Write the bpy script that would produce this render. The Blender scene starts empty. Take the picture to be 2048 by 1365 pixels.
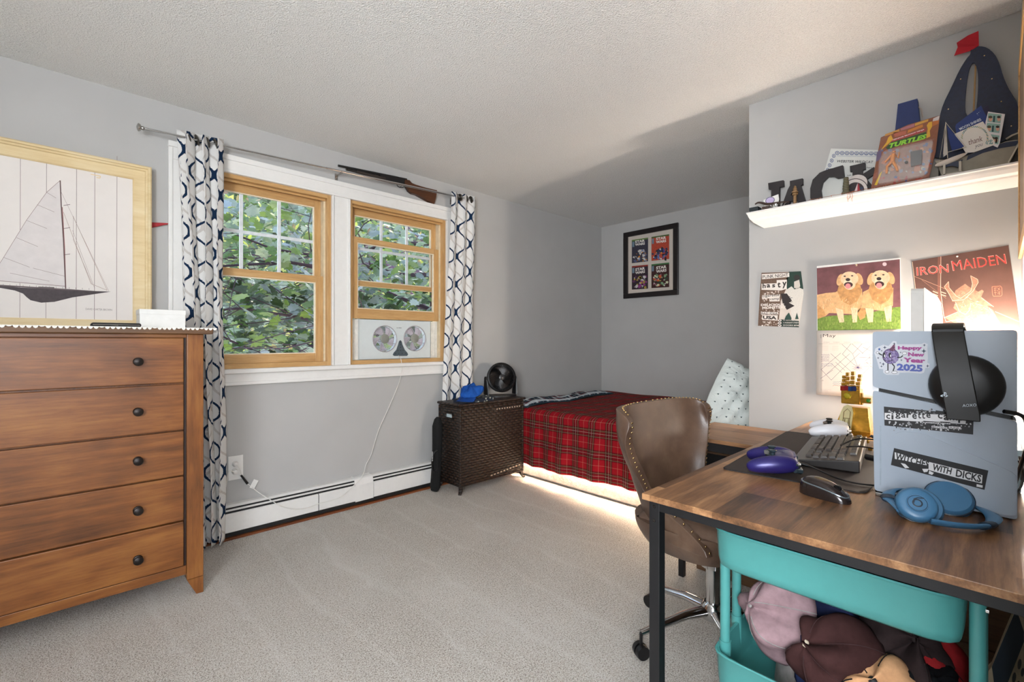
import bpy, math, random
from mathutils import Vector, Matrix
from mathutils.geometry import tessellate_polygon
R = math.radians
PI = math.pi
random.seed(7)
scene = bpy.context.scene
C = scene.collection

# ---------------------------------------------------------------- camera
YAW = R(43.58); FPX = 927.0; H0 = 1.147          # focal length in pixels of the 2048 wide frame
cd = bpy.data.cameras.new('camera'); cam = bpy.data.objects.new('camera', cd); C.objects.link(cam)
cam.location = (0, 0, H0); cam.rotation_euler = (R(90), 0, -YAW)
cd.sensor_width = 36; cd.lens = FPX / 2048 * 36; cd.clip_start = 0.02
scene.camera = cam
# ---------------------------------------------------------------- view
scene.view_settings.view_transform = 'Standard'
try: scene.view_settings.look = 'None'
except Exception: pass
scene.view_settings.gamma = 1.0
scene.view_settings.use_curve_mapping = False
scene.view_settings.exposure = 0.55
# ---------------------------------------------------------------- sky
w = bpy.data.worlds.new('sky'); scene.world = w; w.use_nodes = True
wn = w.node_tree.nodes; wl = w.node_tree.links
bg = wn['Background']
tc = wn.new('ShaderNodeTexCoord'); sp = wn.new('ShaderNodeSeparateXYZ'); rp = wn.new('ShaderNodeValToRGB')
wl.new(tc.outputs['Generated'], sp.inputs[0]); wl.new(sp.outputs['Z'], rp.inputs[0]); wl.new(rp.outputs[0], bg.inputs['Color'])
rp.color_ramp.elements[0].position = 0.0; rp.color_ramp.elements[0].color = (0.80, 0.88, 0.95, 1)
rp.color_ramp.elements[1].position = 0.6; rp.color_ramp.elements[1].color = (0.45, 0.65, 1.0, 1)
bg.inputs['Strength'].default_value = 2.9

def area(name, loc, rot, sx, sy, energy, color, spread=None):
    l = bpy.data.lights.new(name, 'AREA'); l.shape = 'RECTANGLE'; l.size = sx; l.size_y = sy
    l.energy = energy; l.color = color
    if spread: l.spread = spread
    o = bpy.data.objects.new(name, l); o.location = loc; o.rotation_euler = rot; C.objects.link(o); return o
# added fill lights for daylight from behind, set at unseen windows
area('rear_daylight_fill', (-0.45, -2.16, 1.5), (R(90), 0, 0), 1.5, 1.15, 14, (0.86, 0.92, 1.0))
area('left_daylight_fill', (-1.46, -0.85, 1.5), (R(108), 0, R(-90)), 1.5, 1.15, 125, (0.93, 0.96, 1.0))  # fill light, tilted up to brighten the ceiling
# sunlight on the trees outside
sl = bpy.data.lights.new('sun', 'SUN'); sl.energy = 2.5; sl.angle = R(1); sl.color = (1.0, 0.93, 0.78)
so = bpy.data.objects.new('sun', sl); so.rotation_euler = (R(-38), R(38), 0); C.objects.link(so)
LAMP_POWER = 330.0

# ---------------------------------------------------------------- pixel -> plane helpers (photo is 2048 x 1365)
_s, _c = math.sin(YAW), math.cos(YAW)
def ray(u, v):
    a = (u - 1024) / FPX; b = (682.5 - v) / FPX
    return (_s + a * _c, _c - a * _s, b)
def onX(u, v, x): r = ray(u, v); t = x / r[0]; return (x, r[1] * t, H0 + r[2] * t)
def onY(u, v, y): r = ray(u, v); t = y / r[1]; return (r[0] * t, y, H0 + r[2] * t)
def onZ(u, v, z): r = ray(u, v); t = (z - H0) / r[2]; return (r[0] * t, r[1] * t, z)
def atD(u, v, d): r = ray(u, v); return (r[0] * d, r[1] * d, H0 + r[2] * d)

# ---------------------------------------------------------------- node helpers
class N:
    def __init__(s, nt, sock): s.nt = nt; s.s = sock
    def _op(a, op, b=None, c=None):
        n = a.nt.nodes.new('ShaderNodeMath'); n.operation = op
        for i, q in enumerate((a, b, c)):
            if q is None: continue
            if isinstance(q, N): a.nt.links.new(q.s, n.inputs[i])
            else: n.inputs[i].default_value = q
        return N(a.nt, n.outputs[0])
    def __add__(a, b): return a._op('ADD', b)
    def __sub__(a, b): return a._op('SUBTRACT', b)
    def __mul__(a, b): return a._op('MULTIPLY', b)
    def __truediv__(a, b): return a._op('DIVIDE', b)
    def fr(a): return a._op('FRACT')
    def fl(a): return a._op('FLOOR')
    def ab(a): return a._op('ABSOLUTE')
    def sin(a): return a._op('SINE')
    def cos(a): return a._op('COSINE')
    def lt(a, b): return a._op('LESS_THAN', b)
    def gt(a, b): return a._op('GREATER_THAN', b)
    def mx(a, b): return a._op('MAXIMUM', b)
    def mn(a, b): return a._op('MINIMUM', b)
    def sq(a): return a._op('SQRT')

def hexc(h):
    h = h.lstrip('#'); o = []
    for i in (0, 2, 4):
        q = int(h[i:i+2], 16) / 255
        o.append(q / 12.92 if q <= 0.04045 else ((q + 0.055) / 1.055) ** 2.4)
    return (*o, 1)
class MT:
    """small material builder"""
    def __init__(s, name, rough=0.6, metal=0.0, spec=0.5):
        s.m = bpy.data.materials.new(name); s.m.use_nodes = True; s.nt = s.m.node_tree
        s.b = s.nt.nodes['Principled BSDF']; s.b.inputs['Roughness'].default_value = rough
        s.b.inputs['Metallic'].default_value = metal; s.b.inputs['Specular IOR Level'].default_value = spec
        s.tc = s.nt.nodes.new('ShaderNodeTexCoord')
    def node(s, t): return s.nt.nodes.new(t)
    def link(s, a, b): s.nt.links.new(a.s if isinstance(a, N) else a, b)
    def coord(s, kind='Object', scale=(1, 1, 1), rot=(0, 0, 0)):
        mp = s.node('ShaderNodeMapping'); s.link(s.tc.outputs[kind], mp.inputs[0])
        mp.inputs['Scale'].default_value = scale; mp.inputs['Rotation'].default_value = rot; return mp.outputs[0]
    def sep(s, vec):
        n = s.node('ShaderNodeSeparateXYZ'); s.link(vec, n.inputs[0]); return [N(s.nt, n.outputs[i]) for i in range(3)]
    def comb(s, x, y, z=0.0):
        n = s.node('ShaderNodeCombineXYZ')
        for i, q in enumerate((x, y, z)):
            if isinstance(q, N): s.link(q, n.inputs[i])
            else: n.inputs[i].default_value = q
        return n.outputs[0]
    def noise(s, vec, scale, detail=4, rough=0.6, dist=0.0):
        n = s.node('ShaderNodeTexNoise'); s.link(vec, n.inputs['Vector'])
        n.inputs['Scale'].default_value = scale; n.inputs['Detail'].default_value = detail
        n.inputs['Roughness'].default_value = rough; n.inputs['Distortion'].default_value = dist
        return N(s.nt, n.outputs['Fac'])
    def voro(s, vec, scale, feat='F1'):
        n = s.node('ShaderNodeTexVoronoi'); s.link(vec, n.inputs['Vector']); n.inputs['Scale'].default_value = scale; n.feature = feat
        return N(s.nt, n.outputs['Distance'])
    def ramp(s, fac, stops, const=False):
        n = s.node('ShaderNodeValToRGB'); s.link(fac, n.inputs[0]); cr = n.color_ramp
        if const: cr.interpolation = 'CONSTANT'
        while len(cr.elements) < len(stops): cr.elements.new(0.5)
        for e, (p, c) in zip(cr.elements, stops): e.position = p; e.color = hexc(c) if isinstance(c, str) else c
        return n.outputs[0]
    def mix(s, fac, a, b, mode='MIX'):
        n = s.node('ShaderNodeMix'); n.data_type = 'RGBA'; n.blend_type = mode
        if isinstance(fac, (int, float)): n.inputs[0].default_value = fac
        else: s.link(fac, n.inputs[0])
        for i, q in ((6, a), (7, b)):
            if isinstance(q, str): n.inputs[i].default_value = hexc(q)
            elif isinstance(q, tuple): n.inputs[i].default_value = q
            else: s.link(q, n.inputs[i])
        return n.outputs[2]
    def col(s, c):
        if isinstance(c, str): s.b.inputs['Base Color'].default_value = hexc(c)
        else: s.link(c, s.b.inputs['Base Color'])
        return s
    def bump(s, h, strength=0.3, dist=0.01):
        n = s.node('ShaderNodeBump'); s.link(h, n.inputs['Height']); n.inputs['Strength'].default_value = strength
        n.inputs['Distance'].default_value = dist; s.link(n.outputs[0], s.b.inputs['Normal']); return s

def mul(h, k):
    c = hexc(h); return (min(1, c[0] * k), min(1, c[1] * k), min(1, c[2] * k), 1)
_cache = {}
def plain(h, rough=0.6, metal=0.0, var=0.10, nscale=30, bump=0.05, spec=0.5, name=None):
    key = (h, rough, metal, var, nscale, bump, spec, name)
    if key in _cache: return _cache[key]
    t = MT(name or 'finish_' + h.strip('#'), rough, metal, spec)
    v = t.coord(); n = t.noise(v, nscale)
    t.col(t.ramp(n, [(0.3, mul(h, 1 - var)), (0.7, mul(h, 1 + var))]))
    if bump: t.bump(n, bump, 0.002)
    _cache[key] = t.m; return t.m
def emit(name, h, strength):
    t = MT(name); t.col(h); t.b.inputs['Emission Color'].default_value = hexc(h); t.b.inputs['Emission Strength'].default_value = strength
    return t.m
def wood(name, axis, c1, c2, c3, rough=0.45, scale=1.0, plank=None, bump=0.15, blotch=0.35, contrast=0.25):
    t = MT(name, rough)
    st = {0: (1.2, 14, 14), 1: (14, 1.2, 14), 2: (14, 14, 1.2)}[axis]
    st = tuple(q * scale for q in st)
    v = t.coord('Object', st)
    big = t.noise(v, 1.1, 3, 0.6, 1.2)
    fine = t.noise(t.coord('Object', tuple(q * 6 for q in st)), 1.6, 5, 0.7, 0.3)
    f = big * 0.6 + fine * 0.4
    if plank:
        x, y, z = t.sep(t.tc.outputs['Object'])
        p = (y, x, x)[axis]
        if axis == 2: p = x
        row = (p / plank[0]).fl()
        along = (x, y, z)[axis]
        seg = ((along + row * 0.37) / plank[1]).fl()
        wn_ = t.node('ShaderNodeTexWhiteNoise'); wn_.noise_dimensions = '2D'; t.link(t.comb(row, seg), wn_.inputs['Vector'])
        f = f + (N(t.nt, wn_.outputs['Value']) - 0.5) * plank[2]
    bl = t.noise(t.coord('Object', (3, 3, 3)), 1.3, 2)
    f = f + (bl - 0.5) * blotch
    t.col(t.ramp(f, [(0.5 - contrast, c1), (0.5, c2), (0.5 + contrast, c3)]))
    t.bump(fine, bump, 0.002); return t.m

# ---------------------------------------------------------------- mesh helpers
def wloc(o):
    v = Vector((0, 0, 0))
    while o is not None: v += o.location; o = o.parent
    return v
class MB:
    def __init__(s): s.v = []; s.f = []; s.m = []; s.uv = {}
    def add(s, vs, fs, mi=0):
        b = len(s.v); s.v += [tuple(q) for q in vs]
        for f in fs: s.f.append(tuple(b + i for i in f)); s.m.append(mi)
        return b
    def box(s, x0, x1, y0, y1, z0, z1, mi=0):
        if x0 > x1: x0, x1 = x1, x0
        if y0 > y1: y0, y1 = y1, y0
        if z0 > z1: z0, z1 = z1, z0
        vs = [(x, y, z) for z in (z0, z1) for y in (y0, y1) for x in (x0, x1)]
        s.add(vs, [(0, 2, 3, 1), (4, 5, 7, 6), (0, 1, 5, 4), (2, 6, 7, 3), (0, 4, 6, 2), (1, 3, 7, 5)], mi); return s
    def frame_of(s, d):
        d = Vector(d).normalized(); a = Vector((0, 0, 1)) if abs(d.z) < 0.9 else Vector((1, 0, 0))
        u = d.cross(a).normalized(); return u, d.cross(u).normalized()
    def tube(s, pts, r, n=8, closed=False, mi=0, flat=1.0, cap=True, up=None):
        pts = [Vector(p) for p in pts]; k = len(pts); vs = []; fs = []
        if isinstance(r, (list, tuple)) and len(r) != k:
            q = len(r) - 1; r = [r[min(q - 1, int(i * q / (k - 1)))] * (1 - (i * q / (k - 1) - min(q - 1, int(i * q / (k - 1))))) + r[min(q, min(q - 1, int(i * q / (k - 1))) + 1)] * (i * q / (k - 1) - min(q - 1, int(i * q / (k - 1)))) for i in range(k)]
        pu = None
        for i, p in enumerate(pts):
            if closed: d = pts[(i + 1) % k] - pts[i - 1]
            else: d = pts[min(i + 1, k - 1)] - pts[max(i - 1, 0)]
            d.normalize()
            if up is not None:
                u = d.cross(Vector(up)).normalized(); w_ = u.cross(d).normalized()
            else:
                if pu is None: u, w_ = s.frame_of(d)
                else:
                    u = (pu - d * pu.dot(d)).normalized(); w_ = d.cross(u)
                pu = u
            rr = r[i] if isinstance(r, (list, tuple)) else r
            for j in range(n):
                a = 2 * PI * j / n; vs.append(p + u * math.cos(a) * rr + w_ * math.sin(a) * rr * flat)
        rings = k if closed else k - 1
        for i in range(rings):
            for j in range(n):
                a = i * n + j; b = i * n + (j + 1) % n; i2 = (i + 1) % k
                fs.append((a, b, i2 * n + (j + 1) % n, i2 * n + j))
        if cap and not closed:
            fs.append(tuple(range(n))[::-1]); fs.append(tuple((k - 1) * n + j for j in range(n)))
        s.add(vs, fs, mi); return s
    def cyl(s, p0, p1, r0, r1=None, n=16, mi=0, cap=True):
        return s.tube([p0, p1], [r0, r0 if r1 is None else r1], n, mi=mi, cap=cap)
    def lathe(s, prof, n=24, M=None, mi=0, sx=1.0, sy=1.0):
        vs = []; fs = []; k = len(prof)
        for (r, z) in prof:
            for j in range(n):
                a = 2 * PI * j / n; p = Vector((r * math.cos(a) * sx, r * math.sin(a) * sy, z)); vs.append(M @ p if M else p)
        for i in range(k - 1):
            for j in range(n): fs.append((i * n + j, i * n + (j + 1) % n, (i + 1) * n + (j + 1) % n, (i + 1) * n + j))
        if prof[0][0] > 1e-5: fs.append(tuple(range(n))[::-1])
        if prof[-1][0] > 1e-5: fs.append(tuple((k - 1) * n + j for j in range(n)))
        s.add(vs, fs, mi); return s
    def ball(s, c, r, n=14, mi=0, M=None):
        if isinstance(r, (int, float)): r = (r, r, r)
        prof = []; m = max(6, n // 2)
        vs = []; fs = []
        for i in range(m + 1):
            t = PI * i / m
            for j in range(n):
                a = 2 * PI * j / n; p = Vector((r[0] * math.sin(t) * math.cos(a), r[1] * math.sin(t) * math.sin(a), -r[2] * math.cos(t)))
                if M: p = M @ p
                vs.append(p + Vector(c))
        for i in range(m):
            for j in range(n): fs.append((i * n + j, i * n + (j + 1) % n, (i + 1) * n + (j + 1) % n, (i + 1) * n + j))
        s.add(vs, fs, mi); return s
    def prism(s, poly, fn, t0, t1, mi=0, holes=(), side=None):
        """poly: 2D points, fn(a,b,t)->xyz"""
        loops = [list(poly)] + [list(h) for h in holes]
        flat = [p for l in loops for p in l]; n = len(flat)
        vs = [fn(a, b, t0) for a, b in flat] + [fn(a, b, t1) for a, b in flat]
        if holes or len(poly) > 4:
            tris = tessellate_polygon([[Vector((a, b, 0)) for a, b in l] for l in loops])
        else: tris = [tuple(range(n))]
        fs = [tuple(t) for t in tris] + [tuple(i + n for i in t)[::-1] for t in tris]
        s.add(vs, fs, mi); b = 0; sf = []
        base = len(s.v) - 2 * n
        for l in loops:
            k = len(l)
            for i in range(k):
                a, c_ = b + i, b + (i + 1) % k
                s.f.append((base + a, base + c_, base + n + c_, base + n + a)); s.m.append(mi if side is None else side)
            b += k
        return s
    def grid(s, nu, nv, fn, uvfn=None, mi=0, wrapu=False):
        b = len(s.v); cu = nu if wrapu else nu + 1
        for j in range(nv + 1):
            for i in range(cu): s.v.append(tuple(fn(i / nu, j / nv)))
        for j in range(nv):
            for i in range(nu):
                i2 = (i + 1) % cu
                s.f.append((b + j * cu + i, b + j * cu + i2, b + (j + 1) * cu + i2, b + (j + 1) * cu + i)); s.m.append(mi)
                if uvfn: s.uv[len(s.f) - 1] = [uvfn(i / nu, j / nv), uvfn((i + 1) / nu, j / nv), uvfn((i + 1) / nu, (j + 1) / nv), uvfn(i / nu, (j + 1) / nv)]
        return s
    def xf(s, M, start=0): s.v = s.v[:start] + [tuple(M @ Vector(p)) for p in s.v[start:]]; return s
    def build(s, name, mats, parent=None, local=False, bevel=0, smooth=40, label=None, seg=2):
        me = bpy.data.meshes.new(name)
        o = bpy.data.objects.new(name, me); C.objects.link(o)
        off = Vector((0, 0, 0))
        if parent is not None:
            o.parent = parent
            if not local: off = wloc(parent)
        elif not local:
            xs = [p[0] for p in s.v]; ys = [p[1] for p in s.v]; zs = [p[2] for p in s.v]
            off = Vector(((min(xs) + max(xs)) / 2, (min(ys) + max(ys)) / 2, min(zs))); o.location = off
        me.from_pydata([(p[0] - off.x, p[1] - off.y, p[2] - off.z) for p in s.v], [], s.f)
        if not isinstance(mats, (list, tuple)): mats = [mats]
        for m in mats: me.materials.append(m)
        if len(mats) > 1:
            for p, mi in zip(me.polygons, s.m): p.material_index = mi
        if s.uv:
            ul = me.uv_layers.new(name='UVMap')
            for pi, uvs in s.uv.items():
                p = me.polygons[pi]
                for li, q in zip(p.loop_indices, uvs): ul.data[li].uv = q
        me.validate(); me.update()
        if smooth:
            me.shade_smooth(); me.set_sharp_from_angle(angle=R(smooth))
        if bevel:
            b = o.modifiers.new('bevel', 'BEVEL'); b.width = bevel; b.segments = seg; b.limit_method = 'ANGLE'; b.angle_limit = R(40)
        if label: o['label'] = label
        return o
def tag(o, label, cat, group=None):
    o['label'] = label; o['category'] = cat
    if group: o['group'] = group
    return o
def thing(name, label, cat, loc=(0, 0, 0), rz=0, group=None):
    o = bpy.data.objects.new(name, None); o.empty_display_size = 0.05; C.objects.link(o)
    o.location = loc; o.rotation_euler = (0, 0, rz); return tag(o, label, cat, group)
def struct(name, mb, mats, parent=None, **k):
    o = mb.build(name, mats, parent, **k)
    if parent is None: o['kind'] = 'structure'
    return o
def fx(x): return lambda a, b, t: (x + t, a, b)       # poly in (y,z), extruded along x
def fy(y): return lambda a, b, t: (a, y + t, b)       # poly in (x,z)
def fz(z): return lambda a, b, t: (a, b, z + t)

_txt = {}
def text_geo(s, bold=0.0, shear=0.0):
    key = (s, bold, shear)
    if key in _txt: return _txt[key]
    cu = bpy.data.curves.new('t', 'FONT'); cu.body = s; cu.offset = bold; cu.resolution_u = 2; cu.shear = shear
    o = bpy.data.objects.new('t', cu); C.objects.link(o)
    dg = bpy.context.evaluated_depsgraph_get(); me = bpy.data.meshes.new_from_object(o.evaluated_get(dg))
    vs = [tuple(v.co) for v in me.vertices]; fs = [tuple(p.vertices) for p in me.polygons]
    bpy.data.objects.remove(o); bpy.data.curves.remove(cu); bpy.data.meshes.remove(me)
    x0 = min(v[0] for v in vs); x1 = max(v[0] for v in vs); y0 = min(v[1] for v in vs); y1 = max(v[1] for v in vs)
    g = ([((v[0] - x0) / (x1 - x0), (v[1] - y0) / (y1 - y0)) for v in vs], fs); _txt[key] = g; return g
class Art:
    """flat printed sheet, shapes measured on the photograph and laid on the sheet's real plane"""
    def __init__(s, axis, val, crop=None, step=0.00025, sign=-1):
        s.mb = MB(); s.mats = []; s.idx = {}; s.ax = axis; s.val = val; s.step = step * sign; s.crop = crop
    def P(s, p, layer):
        if s.crop: x0, y0, k = s.crop; p = (x0 + p[0] / k, y0 + p[1] / k)
        q = s.val + layer * s.step
        # every point is located on the sheet plane itself, then lifted along its normal
        if s.ax == 'X': r = onX(p[0], p[1], s.val); return (q, r[1], r[2])
        if s.ax == 'Y': r = onY(p[0], p[1], s.val); return (r[0], q, r[2])
        r = onZ(p[0], p[1], s.val); return (r[0], r[1], q)
    def mi(s, m):
        if isinstance(m, str): m = plain(m, 0.55, var=0.04, bump=0)
        if m.name not in s.idx: s.idx[m.name] = len(s.mats); s.mats.append(m)
        return s.idx[m.name]
    def poly(s, pts, m, layer=1):
        vs = [s.P(p, layer) for p in pts]
        if len(pts) > 4:
            i, j = {'X': (1, 2), 'Y': (0, 2), 'Z': (0, 1)}[s.ax]
            fs = [tuple(t) for t in tessellate_polygon([[Vector((v[i], v[j], 0)) for v in vs]])]
        else: fs = [tuple(range(len(vs)))]
        s.mb.add(vs, fs, s.mi(m)); return s
    def world(s, pts, m, layer=1):
        q = s.val + layer * s.step
        vs = [((q, a, b) if s.ax == 'X' else (a, q, b)) for a, b in pts]; s.mb.add(vs, [tuple(range(len(vs)))], s.mi(m)); return s
    def ell(s, x, y, rx, ry, m, layer=1, n=18, a0=0, rot=0):
        pts = []
        for i in range(n):
            a = a0 + 2 * PI * i / n; dx, dy = rx * math.cos(a), ry * math.sin(a)
            pts.append((x + dx * math.cos(rot) - dy * math.sin(rot), y + dx * math.sin(rot) + dy * math.cos(rot)))
        return s.poly(pts, m, layer)
    def line(s, pts, w_, m, layer=1):
        for (a, b) in zip(pts[:-1], pts[1:]):
            d = Vector((b[0] - a[0], b[1] - a[1])); L = d.length
            if L < 1e-6: continue
            n = Vector((-d.y, d.x)) / L * w_ / 2
            s.poly([(a[0] + n.x, a[1] + n.y), (b[0] + n.x, b[1] + n.y), (b[0] - n.x, b[1] - n.y), (a[0] - n.x, a[1] - n.y)], m, layer)
        return s
    def star(s, x, y, r, m, layer=1, k=4, q=0.3):
        return s.poly([(x + math.cos(PI * i / k) * r * (1 if i % 2 == 0 else q), y + math.sin(PI * i / k) * r * (1 if i % 2 == 0 else q)) for i in range(2 * k)], m, layer)
    def text(s, t, bl, br, tl, m, layer=2, bold=0.0, shear=0.0):
        vs, fs = text_geo(t, bold, shear)
        out = [s.P((bl[0] + (br[0] - bl[0]) * x + (tl[0] - bl[0]) * y, bl[1] + (br[1] - bl[1]) * x + (tl[1] - bl[1]) * y), layer) for x, y in vs]
        s.mb.add(out, fs, s.mi(m)); return s
    def splat(s, n, x0, x1, y0, y1, r, cols, layer=1, k=5):
        for _ in range(n):
            x, y = random.uniform(x0, x1), random.uniform(y0, y1); rr = r * random.uniform(0.4, 1)
            a0 = random.random() * 6
            s.poly([(x + math.cos(a0 + 2 * PI * i / k) * rr * random.uniform(0.4, 1.2), y + math.sin(a0 + 2 * PI * i / k) * rr * random.uniform(0.4, 1.2)) for i in range(k)], random.choice(cols), layer + random.random() * 0.4)
        return s
    def build(s, name, parent=None, label=None): return s.mb.build(name, s.mats, parent, smooth=0, label=label)
# ================================================================ materials
def wall_mat():
    t = MT('grey_wall_paint', 0.75); v = t.coord(); n = t.noise(v, 2.2, 3); n2 = t.noise(v, 220, 3)
    t.col(t.ramp(n, [(0.3, '#b3b2b0'), (0.7, '#b9b8b6')])); t.bump(n2, 0.12, 0.001); return t.m
M_WALL = wall_mat()
def ceil_mat():
    t = MT('textured_ceiling', 0.9); v = t.coord(); n = t.noise(v, 150, 3, 0.6); vo = t.voro(v, 170)
    t.col(t.ramp(n, [(0.25, '#e0dfdc'), (0.6, '#efeeeb')])); t.bump(n * 0.8 + vo * 0.5, 1.0, 0.006); return t.m
def carpet_mat():
    t = MT('beige_carpet', 0.95, spec=0.1); v = t.coord()
    sp_ = t.noise(v, 170, 4, 0.8); vo = t.voro(v, 330); n = t.noise(v, 1.6, 3, 0.5, 0.6)
    x, y, z = t.sep(v)
    # strokes left in the pile by the vacuum
    ln = ((x / 0.26 + (n - 0.5) * 1.1).fr() - 0.5).ab(); st = (ln * -9.0 + 1.0).mx(0.0) * 0.018 * (n * 3.0 - 0.6).mx(0.0) + ((x * 9.0 + y * 1.5 + n * 3).sin()) * 0.006
    f = (sp_ - 0.5) * 1.15 + 0.39 + vo * 0.30 + st * 2.0 + (n - 0.5) * 0.12
    t.col(t.ramp(f, [(0.28, '#544a40'), (0.385, '#b3a696'), (0.485, '#e4d9cc'), (0.60, '#fffaf2')]))
    t.bump(sp_ + vo * 0.7, 1.0, 0.009); return t.m
M_CEIL = ceil_mat(); M_CARPET = carpet_mat()
M_TRIM = plain('#e9e7e3', 0.35, bump=0.02, var=0.02, name='white_trim_paint')
M_PINE = {a: wood('pine_' + 'xyz'[a], a, '#a57b4b', '#c79d66', '#dab585', 0.38, 1.4, bump=0.05, blotch=0.12) for a in (0, 1, 2)}
M_DRES = {a: wood('dresser_wood_' + 'xyz'[a], a, '#4a2a12', '#7f4c23', '#a06a34', 0.34, 0.8, bump=0.06, blotch=0.5) for a in (0, 2)}
M_DESK = wood('rustic_board', 0, '#3d2a1c', '#7a5538', '#ad825a', 0.34, 1.0, plank=(0.16, 0.62, 0.30), bump=0.12, blotch=0.3, contrast=0.20)
M_DESKY = wood('rustic_board_y', 1, '#4b3423', '#7c573b', '#a57b55', 0.40, 1.0, plank=(0.12, 0.7, 0.25), bump=0.12, blotch=0.3, contrast=0.22)
M_BLACK = plain('#0f0f12', 0.45, bump=0.03, name='black_powder_coat')
M_BLACKP = plain('#08080a', 0.38, bump=0.02, name='black_plastic')
M_CHROME = plain('#c9c9c9', 0.12, 1.0, 0.02, bump=0, name='chrome')
M_NICKEL = plain('#b5b2ad', 0.25, 1.0, 0.03, bump=0, name='brushed_nickel')
M_BRASS = plain('#c9ab7a', 0.22, 1.0, 0.05, bump=0, name='antique_brass')
M_TEAL = plain('#468c89', 0.38, bump=0.02, var=0.03, name='teal_enamel')
M_WHITEP = plain('#e4e6ea', 0.35, bump=0.0, var=0.01, name='white_plastic')
M_WHITE = plain('#ecebe7', 0.6, bump=0.02, var=0.03, name='white_card')
def leather():
    t = MT('dark_brown_leather', 0.36); v = t.coord(); n = t.noise(v, 7, 4); vo = t.voro(v, 260)
    t.col(t.ramp(n, [(0.3, '#46342a'), (0.6, '#604a3b'), (0.8, '#75604f')])); t.bump(vo * 0.6 + n, 0.12, 0.003); return t.m
M_LEATHER = leather()
def wicker():
    t = MT('dark_brown_wicker', 0.42); x, y, z = t.sep(t.tc.outputs['Object'])
    u = x + y
    row = (z / 0.0200).fl(); fz_ = (z / 0.0200).fr() - 0.5
    q = (u / 0.050 + row * 0.5); fu = q.fr() - 0.5
    hump = (fu * PI).cos() * (fz_ * PI).cos()
    nn = t.noise(t.coord('Object', (10, 10, 60)), 4, 3)
    t.col(t.ramp(hump + (nn - 0.5) * 0.3, [(0.10, '#050303'), (0.45, '#21150f'), (0.9, '#3c281b')]))
    t.bump(hump, 0.9, 0.006); return t.m
M_WICKER = wicker()
def curtain_mat():
    t = MT('ogee_print_curtain', 0.85, spec=0.2); u0 = t.tc.outputs['UV']; u, v, _ = t.sep(u0)
    jag = t.noise(t.coord('UV', (14, 240, 1)), 1.0, 2, 0.6) - 0.5
    a = (u / 0.205) * (2 * PI); b = (v / 0.226) * (2 * PI) + jag * 0.35
    def ogee(a, b):
        bw = b - (b * 2).sin() * 0.31; aw = a + (a * 2).sin() * 0.0
        F = aw.cos() + bw.cos()
        gb_ = bw.sin() * ((b * 2).cos() * -0.62 + 1.0); g = (aw.sin() * aw.sin() + gb_ * gb_ + 0.055).sq()
        return (F / g).ab()
    d1 = ogee(a, b) + jag * 0.10
    d2 = ogee(a + 1.5, b + 2.1) + jag * 0.10
    cloth = t.noise(t.coord('UV', (600, 600, 1)), 1, 2)
    base = t.mix((d2.lt(0.17)) * 0.55, '#f3f1ee', '#c3b9b0')
    base = t.mix(d1.lt(0.17), base, '#17304f')
    t.col(base); t.bump(cloth, 0.1, 0.001)
    # cloth lets some daylight through
    t.b.inputs['Transmission Weight'].default_value = 0.0
    tr = t.node('ShaderNodeBsdfTranslucent'); t.link(base, tr.inputs['Color'])
    ms = t.node('ShaderNodeMixShader'); ms.inputs[0].default_value = 0.25
    t.link(t.b.outputs[0], ms.inputs[1]); t.link(tr.outputs[0], ms.inputs[2]); t.link(ms.outputs[0], t.nt.nodes['Material Output'].inputs[0])
    return t.m
M_CURT = curtain_mat()
def tartan(name, base, dark, dark2, lines, P_=0.205, rough=0.9):
    t = MT(name, rough, spec=0.15); u, v, _ = t.sep(t.tc.outputs['UV'])
    def band(c, lo, hi): f = (c / P_).fr(); return f.gt(lo) * f.lt(hi)
    col = base
    for c in (u, v):
        f = (c / P_).fr()
        wide = f.gt(0.52) * f.lt(0.98)
        col = t.mix(wide * 0.42, col, dark)
    for c in (u, v):
        for lo, hi in ((0.56, 0.63), (0.88, 0.95)): col = t.mix(band(c, lo, hi) * 0.62, col, dark2)
    for c in (u, v):
        for lo, hi, h, k in lines: col = t.mix(band(c, lo, hi) * k, col, h)
    tw = t.noise(t.coord('UV', (500, 500, 1)), 1, 2)
    col = t.mix((tw - 0.35) * 0.5, col, (0, 0, 0, 1)); t.col(col); t.bump(tw, 0.4, 0.002); return t.m
M_TARTAN = tartan('red_tartan_fleece', '#900f1b', '#1c070c', '#0b1311',
                  [(0.597, 0.608, '#bfa980', 0.6), (0.907, 0.918, '#bfa980', 0.6), (0.748, 0.757, '#d6cec2', 0.7), (0.247, 0.255, '#c9b498', 0.5), (0.64, 0.655, '#2e5a3d', 0.6)], 0.150)
M_TARTAN2 = tartan('blue_tartan_wool', '#28445a', '#0e1826', '#101a22',
                   [(0.05, 0.25, '#cfd6da', 0.8), (0.32, 0.40, '#7d2f2a', 0.8), (0.72, 0.75, '#d8d8d0', 0.6)], 0.14)
def fluffy():
    t = MT('fluffy_white_plush', 0.95, spec=0.1); v = t.coord(); n = t.noise(v, 60, 5, 0.75); n2 = t.noise(v, 9, 3)
    t.col(t.ramp(n * 0.6 + n2 * 0.4, [(0.3, '#d6cab9'), (0.6, '#f7f2e8')])); t.bump(n, 1.0, 0.02); return t.m
M_PLUSH = fluffy()
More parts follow.
